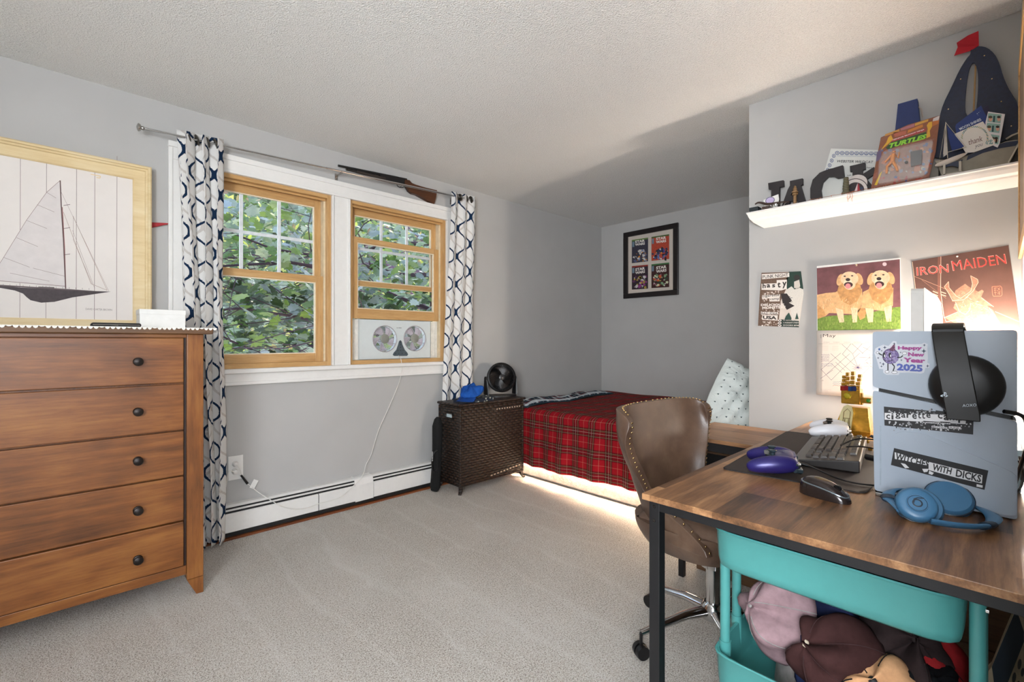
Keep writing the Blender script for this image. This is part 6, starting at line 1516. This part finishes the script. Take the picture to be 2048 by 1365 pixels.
for P_ in ([(1212, 665), (1255, 655)], [(1230, 650), (1225, 700)], [(1265, 655), (1300, 690)], [(1295, 650), (1262, 698)], [(1215, 690), (1250, 685)], [(1215, 720), (1250, 715)], [(1230, 705), (1235, 752)], [(1265, 715), (1305, 710)], [(1285, 705), (1290, 750)], [(1262, 735), (1300, 738)]): a.line(P_, 6, '#d9775c', 3)
a.build('print', root)
m = MB(); p = onX(1810 + 712 / 6.82, 480 + 225 / 6.82, XC - .004); m.ball((XC - .004, p[1], p[2]), .0038, 10); m.build('pin', plain('#e2dcd4', .3, bump=0, name='white_pin'), root)

# things on the right wall, seen edge on
root = thing('picture_frame', 'orange pine picture frame at the far right edge high on the right wall', 'picture', (2.3, YD, 1.6))
for (xa, xb, za, zb_) in ((2.0, 2.62, 2.145, 2.185), (2.0, 2.04, 1.50, 2.145), (2.58, 2.62, 1.50, 2.145), (2.0, 2.62, 1.46, 1.50)):
    m = MB(); m.box(xa, xb, YD + .001, YD + .010, za, zb_); m.build('frame_side', M_PINE[0], root, smooth=0, bevel=.002)
m = MB(); m.box(2.03, 2.59, YD + .001, YD + .006, 1.49, 2.155); m.build('print', plain('#8f7a68', .6, var=.3, nscale=12, name='brown_print'), root, smooth=0)
m = MB(); m.box(2.05, 2.45, YD + .0005, YD + .002, 1.18, 1.44); tag(m.build('art_print', plain('#aeb9d6', .6, var=.4, nscale=10, name='pale_blue_print'), smooth=0), 'pale blue print on the right wall below the orange frame', 'poster')

# ================================================================ wall shelf
SX = 2.588; SZ = 1.826; SY0, SY1 = YD + .001, .922
sh = thing('wall_shelf', 'white crown moulding ledge shelf above the papers', 'shelf', (2.64, .43, 1.753))
pr = [(XC - .0005, SZ), (SX, SZ), (SX, SZ - .007), (SX + .006, SZ - .010), (SX + .010, SZ - .020), (SX + .020, SZ - .034), (SX + .032, SZ - .042), (SX + .036, SZ - .048), (XC - .004, SZ - .0745), (XC - .0005, SZ - .0745)]
m = MB(); k = len(pr); vs0 = [(x, SY0, z) for x, z in pr]
# left end is mitred: lower edges are set in
vs1 = [(x, SY1 - max(0, (x - SX)) * .55, z) for x, z in pr]; vs1[0] = (pr[0][0], SY1, SZ); vs1[-1] = (XC - .0005, .868, pr[-1][1]); vs1[-2] = (XC - .004, .868, pr[-2][1])
m.add(vs0 + vs1, [(i, (i + 1) % k, k + (i + 1) % k, k + i) for i in range(k)]); m.add(vs0, [tuple(range(k))]); m.add(vs1, [tuple(range(k))[::-1]])
m.build('moulding', M_TRIM, sh, smooth=0)
# letters
LK = plain('#221c1f', .5, bump=.1, var=.15, name='black_painted_wood')
LC = (1480, 280, 6.4)
def lpoly(pts, crop=LC, x=2.655): return [onX(crop[0] + p_[0] / crop[2], crop[1] + p_[1] / crop[2], x)[1:] for p_ in pts]
def letter(pts, nm, label, x=2.650, th=.018, holes=()):
    m = MB(); P_ = lpoly(pts, x=x); zmin = min(q_[1] for q_ in P_); 
    m.prism(P_, fx(0), x, x + th, holes=[lpoly(h, x=x) for h in holes]); o = m.build('letter', LK, smooth=0, bevel=.001); tag(o, label, 'letter'); return o
def flat(P_, zf=SZ + .0005):
    # rest the lowest points on the shelf top
    z = min(q_[1] for q_ in P_); return [(a_, zf if b_ < z + .012 else b_) for a_, b_ in P_]
def letterf(pts, label, x=2.650, th=.018, holes=()):
    P_ = flat(lpoly(pts, x=x)); m = MB(); m.prism(P_, fx(0), x, x + th, holes=[lpoly(h, x=x) for h in holes]); o = m.build('letter', LK, smooth=0, bevel=.001); tag(o, label, 'letter')
letterf([(362, 555), (555, 518), (558, 590), (505, 605), (500, 850), (470, 875), (400, 900), (370, 880), (395, 860), (400, 700), (400, 632), (368, 632)], 'black wooden letter J at the left of the name on the shelf')
letterf([(640, 528), (800, 494), (802, 570), (775, 580), (850, 800), (830, 815), (745, 830), (735, 770), (640, 785), (620, 850), (520, 870), (610, 640), (640, 585)], 'black wooden letter A beside the letter J', holes=[[(690, 600), (720, 690), (650, 710)]])
letterf([(1225, 350), (1315, 325), (1335, 475), (1250, 490), (1200, 465), (1130, 470), (1060, 540), (1035, 640), (1050, 745), (1100, 800), (1080, 850), (930, 860), (900, 740), (900, 620), (930, 510), (1020, 420), (1130, 375), (1190, 362)], 'black wooden letter C between the A and the K')
letterf([(1405, 335), (1600, 290), (1605, 370), (1570, 385), (1565, 440), (1715, 345), (1725, 430), (1625, 500), (1740, 640), (1740, 700), (1620, 700), (1620, 600), (1560, 560), (1560, 720), (1430, 745), (1440, 400), (1410, 405)], 'black wooden letter K partly hidden by the toy card')
# certificate
def sheetX(name, pts, x, mat_, label, cat, th=.002, crop=LC, lift=True):
    P_ = lpoly(pts, crop, x); P_ = flat(P_) if lift else P_
    m = MB(); m.prism(P_, fx(0), x, x + th); o = m.build(name, mat_, smooth=0); tag(o, label, cat); return o
ce = sheetX('certificate', [(1165, 110), (1790, 130), (1700, 720), (1030, 760), (1048, 640), (1080, 400)], 2.674, plain('#d4d6d2', .6, var=.02, bump=0, name='certificate_paper'), 'white award certificate with a blue scroll border standing behind the letter C', 'certificate')
a = Art('X', 2.6735, LC)
for k in range(9): a.ell(1245 + k * 62, 168 + k * .8, 30, 26, '#7c85a0', 1); a.ell(1245 + k * 62, 168, 17, 14, '#d4d6d2', 2); a.ell(1245 + k * 62, 168, 8, 7, '#3f486a', 3)
for k in range(8): x, y = 1200 - k * 26, 205 + k * 60; a.ell(x, y, 24, 26, '#7c85a0', 1); a.ell(x, y, 14, 14, '#d4d6d2', 2); a.ell(x, y, 7, 7, '#3f486a', 3)
a.line([(1240, 205), (1790, 212)], 6, '#a9b0c0', 1); a.text('WEBSTER WILDCAT', (1240, 288), (1705, 300), (1245, 256), '#2a2d36', 2, bold=.012, shear=.2)
a.text('Pride Award', (1560, 360), (1690, 366), (1560, 340), '#2a2d36', 2, bold=.005, shear=.2); a.text('ruth', (1370, 465), (1425, 465), (1370, 440), '#2a2d36', 2)
a.build('print', ce)
# round medallion, totem, spool, card, feather, little things
mc = onX(1711, 375, 2.625); m = MB(); m.lathe([(.044, 0), (.044, .003), (0, .003)], 32, Matrix.Translation((2.628, mc[1], SZ + .0445)) @ Matrix.Rotation(R(-90), 4, 'Y')); o = m.build('patch', plain('#cfc6c2', .6, bump=0, name='patch_white'), smooth=30); tag(o, 'round red white and blue patch standing in front of the letter K', 'patch')
a = Art('X', 2.6248, None, step=.0003)
cu, cv = 1711.5, 379.5
a.ell(cu, cv, 25, 22.5, '#241a20', 1, 30); a.ell(cu, cv, 23.5, 21, '#d8cfca', 2, 30); a.ell(cu, cv, 17, 14.5, '#241a20', 3, 30); a.poly([(cu + 1, cv + 8), (cu + 6, cv - 14), (cu + 9, cv + 6)], '#a32330', 4); a.poly([(cu + 9, cv - 6), (cu + 15, cv - 4), (cu + 15, cv + 6), (cu + 9, cv + 7)], '#23304f', 4); a.poly([(cu - 4, cv + 12), (cu - 2, cv + 2), (cu + 4, cv - 13), (cu + 3, cv + 6)], '#e0c9c9', 5)
a.build('emblem', o)
sp0 = onX(1692, 385, 2.612); m = MB(); m.lathe([(.017, 0), (.017, .012), (.0125, .020), (.0125, .026), (.014, .030), (.0120, .036), (.0130, .044), (.0110, .05), (.0115, .058), (.010, .064), (.0105, .074), (.009, .082), (0, .083)], 18, Matrix.Translation((2.612, sp0[1], SZ + .0005)))
t = MT('striped_green_brown', .6); x_, y_, z_ = t.sep(t.tc.outputs['Object']); t.col(t.ramp((z_ / .008).fr(), [(0, '#5b7464'), (.5, '#7a6a4a'), (.8, '#3d2f22')])); o = m.build('spindle', t.m, smooth=40); tag(o, 'slim green and brown wound spindle standing before the certificate', 'ornament')
tp = onX(1590, 400, 2.612); m = MB(); m.lathe([(.011, 0), (.011, .004), (.0075, .008), (.0075, .045), (.013, .050), (.013, .054), (.0085, .060), (.0095, .072), (.0085, .080), (.005, .086), (.006, .090), (0, .096)], 12, Matrix.Translation((2.612, tp[1], SZ + .0005))); m.box(2.598, 2.626, tp[1] - .012, tp[1] + .010, SZ + .060, SZ + .066)
o = m.build('figurine', plain('#8a6a45', .6, var=.25, nscale=120, bump=.3, name='carved_tan_wood'), smooth=30); tag(o, 'small carved tan figurine in front of the letter A', 'figurine')
m = MB(); m.box(2.60, 2.655, .868, .912, SZ + .0005, SZ + .026); tag(m.build('box', plain('#20282c', .6, name='dark_small_box'), smooth=0, bevel=.001), 'tiny dark box at the left end of the shelf', 'box')
m = MB(); p = [onX(u, v, 2.606) for u, v in ((1510, 409), (1516, 405), (1524, 406), (1534, 409), (1560, 405), (1578, 404))]; m.tube(smoothpts([(q_[0], q_[1], q_[2]) for q_ in p]), [.003, .0045, .005, .006, .0055, .005, .004], 8)
for zz in (0,): m.box(2.602, 2.612, .80, .85, SZ + .0005, SZ + .018)
o = m.build('carved_knife', plain('#3c2a22', .6, var=.3, name='dark_carved_wood')); tag(o, 'dark carved wooden letter knife lying along the left end of the shelf', 'knife')
P_ = lpoly([(300, 770), (490, 695), (500, 760), (470, 830), (320, 840)], x=2.632); P_ = flat(P_); m = MB(); m.prism(P_, fx(0), 2.632, 2.636); o = m.build('card', M_WHITE, smooth=0); tag(o, 'small white card with a lilac oval leaning on the letter J', 'card')
a = Art('X', 2.6315, LC); a.ell(385, 775, 62, 45, '#6f6a8a', 1, rot=-.3); a.ell(385, 775, 52, 36, '#cbbbe0', 2, rot=-.3); a.build('oval', o)
m = MB(); random.seed(6)
for _ in range(26): y = random.uniform(.745, .83); z = SZ + .0005 + random.uniform(0, .010); m.tube([(2.594 + random.uniform(0, .01), y, z + .002), (2.596, y + random.uniform(-.012, .012), z + random.uniform(0, .012))], .0014, 5)
tag(m.build('silver_chain', M_CHROME), 'crumpled silver chain at the front of the shelf before the letter J', 'chain')
# copper wire lights hanging over the edge
m = MB(); random.seed(8)
for k in range(7):
    y = .475 + random.uniform(-.02, .02); m.tube([(2.60, y + .03 * random.uniform(-1, 1), SZ + .004), (2.586, y, SZ + .003), (2.584, y + random.uniform(-.006, .006), SZ - .02), (2.5845, y + random.uniform(-.008, .008), SZ - .045 * random.uniform(.6, 1))], .0006, 4)
m.tube(smoothpts([(2.592, .64 - .02 * i, SZ + .003 + .004 * (i % 2)) for i in range(22)]), .0008, 4)
for k in range(16): m.ball((2.591 + random.uniform(0, .006), .22 + random.uniform(.1, .42), SZ + .004), .002, 6)
tag(m.build('string_lights', plain('#d08a6a', .3, .8, bump=0, name='copper_wire')), 'tangle of thin copper wire string lights along the shelf front', 'string lights')
# carded toy
CD = (1740, 230, 1280 / 150)
XT = 2.618
root = thing('toy_package', 'carded action toy with a brick wall backing leaning on the shelf', 'toy', (XT, .3, SZ))
P_ = flat(lpoly([(10, 1270), (120, 700), (185, 385), (640, 170), (1195, 5), (1120, 640), (1000, 1035), (960, 1070)], CD, XT), SZ + .0005)
m = MB(); m.prism(P_, fx(0), XT, XT + .003); m.build('card', plain('#7a4b3a', .5, bump=0, name='card_back'), root, smooth=0)
a = Art('X', XT - .0002, CD, step=.00015)
a.poly([(15, 1262), (120, 705), (187, 390), (640, 175), (1192, 10), (1118, 640), (1000, 1033), (958, 1066)], plain('#8a5236', .5, var=.15, nscale=30, bump=0, name='brick_print'), 0)
for P2, h in (([(260, 330), (500, 240), (500, 290), (250, 365)], '#c08a42'), ([(520, 235), (620, 195), (760, 150), (755, 200), (530, 270)], '#a86a72'), ([(770, 145), (1000, 70), (990, 110), (765, 190)], '#c9963f'), ([(650, 260), (900, 160), (905, 205), (640, 310)], '#c47a30'), ([(180, 400), (300, 350), (290, 420), (170, 470)], '#86563e'), ([(400, 300), (620, 270), (610, 330), (420, 380)], '#b0604a'), ([(1070, 90), (1180, 50), (1165, 150), (1060, 200)], '#b3682e'), ([(60, 1010), (160, 960), (150, 1050), (40, 1100)], '#9a5c48'), ([(120, 640), (200, 560), (190, 760), (100, 800)], '#6a5a78')): a.poly(P2, h, 1)
a.poly([(1080, 60), (1192, 10), (1170, 90), (1070, 110)], '#cfc6c4', 1.5)
a.poly([(150, 780), (300, 560), (1100, 400), (1050, 760), (1000, 1033), (958, 1066), (90, 1230)], plain('#8d5a48', .4, var=.3, nscale=40, bump=0, name='swirl_print'), 1.5)
random.seed(31)
a.splat(46, 200, 1030, 560, 1000, 55, ['#b0623c', '#7d7480', '#c08058', '#6b6a86', '#9a4a34', '#a89a86'], 2)
a.splat(16, 150, 900, 1050, 1180, 40, ['#9a2a22', '#3a4a7a', '#a83a2a'], 2); a.splat(10, 900, 1060, 450, 1000, 50, ['#5a6a90', '#c0562c', '#4a5a88'], 2.2)
a.poly([(360, 430), (960, 225), (940, 275), (380, 455)], '#a8323a', 3); a.text('TEENAGE MUTANT NINJA', (378, 448), (930, 262), (372, 425), '#f2e6e6', 4, bold=.02)
a.poly([(270, 560), (360, 470), (960, 290), (955, 400), (700, 460), (300, 590)], '#2c4a20', 2.8); a.text('TURTLES', (300, 580), (945, 410), (335, 490), '#8fd03a', 4, bold=.05)
# plain generic little figures in yellow (no face or character)
for P2 in ([(310, 390), (360, 340), (395, 420), (330, 480), (180, 610), (280, 470)], [(1000, 130), (1060, 110), (1060, 200), (1020, 270), (1030, 370), (960, 400), (985, 240), (970, 180)]): a.poly(P2, '#d9a632', 5)
a.poly([(170, 1000), (210, 960), (120, 1200), (75, 1200)], '#dcb830', 5)
a.build('print', root)
m = MB(); OM = plain('#e08a34', .4, bump=0, name='orange_plastic')
def g3(u_, v_, dx=.010): p_ = onX(CD[0] + u_ / CD[2], CD[1] + v_ / CD[2], XT - dx); return p_
m.tube([g3(410, 620), g3(410, 640)], .0055, 10); m.tube([g3(405, 660), g3(385, 740), g3(380, 800)], [.007, .0085, .007], 10); m.tube([g3(360, 690), g3(300, 760), g3(250, 810)], [.004, .0035, .003], 8); m.tube([g3(440, 690), g3(480, 740), g3(500, 640)], [.004, .0035, .003], 8)
m.tube([g3(370, 800), g3(290, 880), g3(280, 1000)], [.0065, .005, .004], 8); m.tube([g3(395, 800), g3(440, 880), g3(470, 960)], [.0065, .005, .004], 8); m.build('figurine', OM, root)
m = MB(); P2 = [g3(*q_)[1:] for q_ in ((690, 630), (890, 590), (880, 840), (695, 880))]; m.prism(P2, fx(0), XT - .012, XT - .008); p_ = g3(620, 810); m.ball(p_, .006, 10); m.build('accessories', plain('#4b4a4d', .5, name='grey_plastic'), root, smooth=30)
bl = MB(); P2 = [g3(*q_)[1:] for q_ in ((160, 800), (250, 620), (1080, 430), (1030, 760), (980, 1000), (900, 1045), (140, 1190))]
bl.prism(roundcorner(P2, .010, 3), fx(0), XT - .022, XT - .0006)
t = MT('clear_blister', .05); t.col('#ffffff'); tr_n = t.node('ShaderNodeBsdfTransparent'); gl = t.node('ShaderNodeBsdfGlossy'); gl.inputs['Roughness'].default_value = .08; ms_ = t.node('ShaderNodeMixShader'); ms_.inputs[0].default_value = .12
t.link(tr_n.outputs[0], ms_.inputs[1]); t.link(gl.outputs[0], ms_.inputs[2]); t.link(ms_.outputs[0], t.nt.nodes['Material Output'].inputs[0]); bl.build('blister', t.m, root, smooth=0, bevel=.002)
# navy wedge box
yA, yB, yC = .305, .243, .217
q0 = onX(1796, 209, 2.645); q1 = onX(1835, 196, 2.645); q2_ = onX(1790, 255, 2.645); q3_ = onX(1856, 240, 2.645)
m = MB(); ztp = q0[2]; xa, xb = 2.640, 2.685; y0a, y1a = q0[1], q1[1]; y0b, y1b = q0[1] + .030, q1[1] - .030
m.add([(xa, y0b, SZ + .0005), (xb, y0b, SZ + .0005), (xb, y1b, SZ + .0005), (xa, y1b, SZ + .0005), (xa, y0a, ztp), (xb, y0a, ztp), (xb, y1a, ztp), (xa, y1a, ztp)], [(3, 2, 1, 0), (4, 5, 6, 7), (0, 1, 5, 4), (1, 2, 6, 5), (2, 3, 7, 6), (3, 0, 4, 7)])
o = m.build('bookend', plain('#1c2f63', .6, bump=.1, name='navy_paint'), smooth=0, bevel=.001); tag(o, 'tapered navy blue wooden block with a cord behind the carded toy', 'ornament')
m = MB(); m.tube([(2.66, y1a - .002, ztp - .03), (2.655, y1a - .012, ztp - .045), (2.66, y1a - .016, ztp - .08)], .0022, 6); m.build('cord', plain('#b9aca0', .8, name='rope'), o)
# large sailboat ornament
S3 = (1848, 0, 3.41)
root = thing('sailboat_ornament', 'large navy wooden sailboat ornament with a red flag at the right of the shelf', 'sailboat', (2.66, .05, SZ))
def sp3(pts, x): return [onX(S3[0] + p_[0] / S3[2], S3[1] + p_[1] / S3[2], x)[1:] for p_ in pts]
xs = 2.662
sail = sp3([(318, 340), (345, 322), (385, 315), (430, 325), (480, 365), (515, 430), (540, 520), (570, 590), (610, 660), (640, 710), (648, 800), (640, 900), (560, 960), (300, 1060), (75, 1090), (70, 1020), (90, 900), (105, 800), (130, 710), (185, 600), (240, 480), (290, 400), (318, 370)], xs)
hole = sp3([(340, 423), (362, 455), (370, 520), (368, 620), (360, 720), (352, 760), (330, 790), (285, 790), (280, 700), (288, 600), (300, 510), (318, 445)], xs)
NV = plain('#14203c', .45, var=.2, nscale=90, bump=.15, name='dark_navy_painted_wood')
def chk(P):
    Q = []
    for a_, b_ in zip(P, P[1:] + P[:1]): Q += [(a_[0] * .75 + b_[0] * .25, a_[1] * .75 + b_[1] * .25), (a_[0] * .25 + b_[0] * .75, a_[1] * .25 + b_[1] * .75)]
    return Q
sail = chk(sail); hole = chk(hole)
sail = [(max(a_, YD + .004), b_) for a_, b_ in sail]
m = MB(); m.prism(sail, fx(0), xs, xs + .010, holes=[hole]); so2 = m.build('sail', NV, root, smooth=0, bevel=.001)
m = MB(); A, B = sp3([(352, 430), (330, 760)], xs); m.cyl((xs + .014, A[0], A[1]), (xs + .014, B[0], B[1] - .1), .0028, n=8); m.build('mast', plain('#b59060', .6, name='dowel'), root)
m = MB()
for x, y in ((412, 380), (250, 540), (463, 538), (166, 745), (527, 693), (595, 860)): p_ = sp3([(x, y)], xs)[0]; m.cyl((xs - .0008, p_[0], p_[1]), (xs + .001, p_[0], p_[1]), .0022, n=8)
m.build('eyelet', M_BRASS, so2)
fl = sp3([(372, 210), (375, 312), (320, 345), (205, 380), (230, 325), (222, 290), (300, 240)], xs)
m = MB(); m.prism(fl, lambda a_, b_, t_: (xs + t_ + .004 * math.sin(b_ * 90), a_, b_), -.001, .001); m.build('flag', plain('#b01626', .8, bump=.2, name='red_cotton'), root, smooth=0)
hull = sp3([(200, 1085), (300, 1060), (420, 1010), (560, 970), (658, 955), (650, 985), (575, 1110), (500, 1130), (300, 1165), (130, 1190), (90, 1130), (80, 1100)], 2.625); hull = [(max(a_, YD + .004), b_) for a_, b_ in flat(hull)]
m = MB(); m.prism(hull, fx(0), 2.625, 2.660); m.build('hull', plain('#8f887a', .45, .2, .15, nscale=14, bump=.1, name='weathered_silver'), root, smooth=0, bevel=.003)
a = Art('X', 2.6245, S3); a.poly([(300, 1060), (420, 1008), (560, 970), (655, 958), (625, 995), (520, 1012), (400, 1045), (290, 1095)], NV, 1); a.line([(652, 970), (575, 1108)], 9, '#cfc7b8', 2); a.build('gunwale', root)
m = MB(); m.tube([(2.655, q_[0], q_[1]) for q_ in sp3([(560, 950), (600, 925), (650, 905)], 2.655)], .004, 8); m.build('bowsprit', plain('#c9bfae', .5, name='pale_wood'), root)
# greeting cards tucked into the hull
GC = (1900, 200, 10.5)
def gcard(pts, x, mat_, label, deco):
    P_ = lpoly(pts, GC, x); m = MB(); m.prism(P_, fx(0), x, x + .0012); o = m.build('greeting_card', mat_, smooth=0); tag(o, label, 'card')
    a = Art('X', x - .0003, GC, step=.0001); deco(a); a.build('print', o); return o
def d1(a):
    a.text('MOON SHINES', (215, 640), (665, 430), (185, 592), '#d4dde8', 1, bold=.02)
    for x, y, r_ in ((572, 290, 16), (605, 265, 12), (630, 235, 7), (600, 315, 6), (585, 325, 5)): a.star(x, y, r_, '#cfdbe8', 1)
gcard([(110, 560), (130, 510), (350, 340), (655, 115), (700, 220), (780, 370), (800, 560), (500, 900), (250, 1000), (130, 700)], 2.6235, plain('#263c7c', .6, var=.12, nscale=20, bump=0, name='night_blue_card'), 'dark blue greeting card with white lettering tucked behind the thank you card', d1)
gcard([(690, 165), (800, 105), (850, 300), (760, 360), (700, 230)], 2.6250, plain('#1d1b3c', .6, bump=0, name='dark_violet_card'), 'corner of a dark violet card behind the blue greeting card', lambda a: a.line([(700, 170), (795, 118)], 4, '#3a3560', 1))
def d2(a):
    random.seed(3)
    for k in range(26):
        an = PI + PI * k / 26 * 1.2; cx_, cy_ = 520 + 270 * math.cos(an), 800 + 250 * math.sin(an) * .95
        a.ell(cx_, cy_, 30, 9, random.choice(['#3f6e6c', '#a9b08a', '#cdb48a', '#6f9a98']), 1, 10, rot=an + .8)
    for k in range(10): a.ell(820 + random.uniform(-60, 70), 870 + random.uniform(-30, 50), 26, 8, '#5f9a98', 1, 10, rot=random.random() * 3)
    a.text('thank', (400, 950), (690, 860), (375, 840), '#6b4a42', 3, shear=.2); a.text('you', (525, 1035), (690, 985), (520, 960), '#6b6a72', 3, shear=.2)
gcard([(95, 715), (690, 450), (740, 520), (930, 860), (945, 940), (500, 1100), (330, 1110), (200, 900)], 2.6195, plain('#e6e1da', .6, var=.02, bump=0, name='cream_card'), 'white thank you card with a leaf wreath in the sailboat', d2)
def d3(a):
    for (x, y) in ((800, 275), (775, 480), (850, 720)):
        w2 = 285 if y < 600 else 190; a.poly([(x, y), (x + w2, y + 30), (x + w2 - 25, y + 215), (x - 15, y + 185)], '#8fb3ac', 1)
        a.ell(x + 50, y + 125, 42, 52, '#d9a58c', 2); a.ell(x + 225 if w2 > 200 else x + 120, y + 125, 36, 50, '#d4a08a', 2); a.ell(x + 48, y + 85, 44, 28, '#4b4a34', 3); a.ell(x + 225 if w2 > 200 else x + 120, y + 85, 38, 26, '#2a2624', 3)
        a.poly([(x + 110, y + 60), (x + 150, y + 60), (x + 140, y + 190), (x + 100, y + 190)], '#1f4a4e', 2)
o = gcard([(800, 245), (1155, 298), (1045, 905), (1000, 1000), (760, 900), (745, 470)], 2.6215, plain('#e1dfe2', .5, var=.01, bump=0, name='photo_paper'), 'white photo booth strip of three pictures beside the thank you card', d3)
# small model sailing boat
root = thing('model_boat', 'small white and navy model sailboat on a stand in front of the big one', 'model boat', (2.60, .135, SZ))
S2 = (1720, 40, 3.793); xm_ = 2.603
def m3(x, y, dx=0): return onX(S2[0] + x / S2[2], S2[1] + y / S2[2], xm_ + dx)
nH = 14; m = MB(); A, B = Vector(m3(570, 1100)), Vector(m3(818, 1000))
def hullf(i, j):
    p_ = A.lerp(B, i); wd = .014 * math.sin(PI * min(1, .12 + i * .95)) ** .6 if 0 < i < 1 else .001; dp = .020 * math.sin(PI * min(1, .06 + i * .9)) ** .7
    th = PI * j; return (xm_ + wd * math.cos(th), p_.y, p_.z - dp * math.sin(th))
m.grid(nH, 10, hullf); m.v += [hullf(i / nH, 0) for i in range(nH + 1)] + [hullf(i / nH, 1) for i in range(nH + 1)]; b0 = len(m.v) - 2 * (nH + 1)
for i in range(nH): m.f.append((b0 + i, b0 + i + 1, b0 + nH + 2 + i, b0 + nH + 1 + i)); m.m.append(0)
m.build('hull', plain('#cdc6bd', .5, var=.08, name='worn_white_paint'), root)
m = MB(); p_ = m3(700, 1085); m.prism([m3(*q_)[1:] for q_ in ((620, 1110), (760, 1065), (780, 1060), (760, 1090), (745, 1120), (720, 1112), (690, 1108), (640, 1122))], fx(0), xm_ - .003, xm_ + .003); m.build('keel', NV, root, smooth=0)
m = MB(); p1_ = m3(665, 1050); m.cyl(p1_, m3(650, 775), .0014, .0009, 8); m.cyl(m3(660, 1005), m3(808, 965), .0011, n=6); m.tube([m3(650, 778), m3(805, 965)], .0006, 4); m.tube([m3(650, 778), m3(632, 1020)], .0006, 4); m.tube([m3(600, 1080), m3(650, 778)], .0005, 4); m.build('mast', plain('#c7bfae', .5, name='pale_spar'), root)
m = MB(); m.prism([m3(*q_)[1:] for q_ in ((660, 800), (790, 960), (700, 1000), (672, 900))], fx(0), xm_ - .0006, xm_ + .0006); m.build('main_sail', plain('#1f3470', .7, name='blue_sailcloth'), root, smooth=0)
m = MB(); m.prism([m3(*q_)[1:] for q_ in ((645, 830), (662, 1020), (632, 1040))], fx(0), xm_ - .0006, xm_ + .0006); m.build('jib_sail', plain('#b9b4ae', .7, name='white_sailcloth'), root, smooth=0)
zc_ = m3(700, 1100)[2]; yA_, yB_ = m3(640, 1100)[1], m3(760, 1070)[1]
m = MB()
for yy in (yA_, yB_): m.box(xm_ - .012, xm_ + .012, yy - .0035, yy + .0035, SZ + .001, m3(700, 1088)[2])
m.box(xm_ - .012, xm_ + .012, yB_ - .006, yA_ + .006, SZ + .0005, SZ + .005); m.build('stand', plain('#bdb5a6', .5, name='stand_wood'), root, smooth=0)
# small grey box behind the toy card
m = MB(); m.box(2.64, 2.685, .175, .205, SZ + .0005, SZ + .07); tag(m.build('box', plain('#8f8a80', .6, name='grey_box'), smooth=0, bevel=.001), 'small grey box between the carded toy and the model sailboat', 'box')

# groups of like things
for o in list(C.objects):
    if o.parent is None and 'category' in o:
        n = o.name.split('.')[0]
        g = {'letter': 'black wooden name letters on the wall shelf', 'greeting_card': 'cards tucked into the big sailboat ornament', 'curtain': 'ogee print curtains on the chrome rod', 'game_controller': 'game controllers on the desk'}.get(n)
        if g and 'group' not in o: o['group'] = g
    if o.name.split('.')[0] == 'baseball_cap' and 'bright blue' in o.get('label', ''): o.pop('group', None)
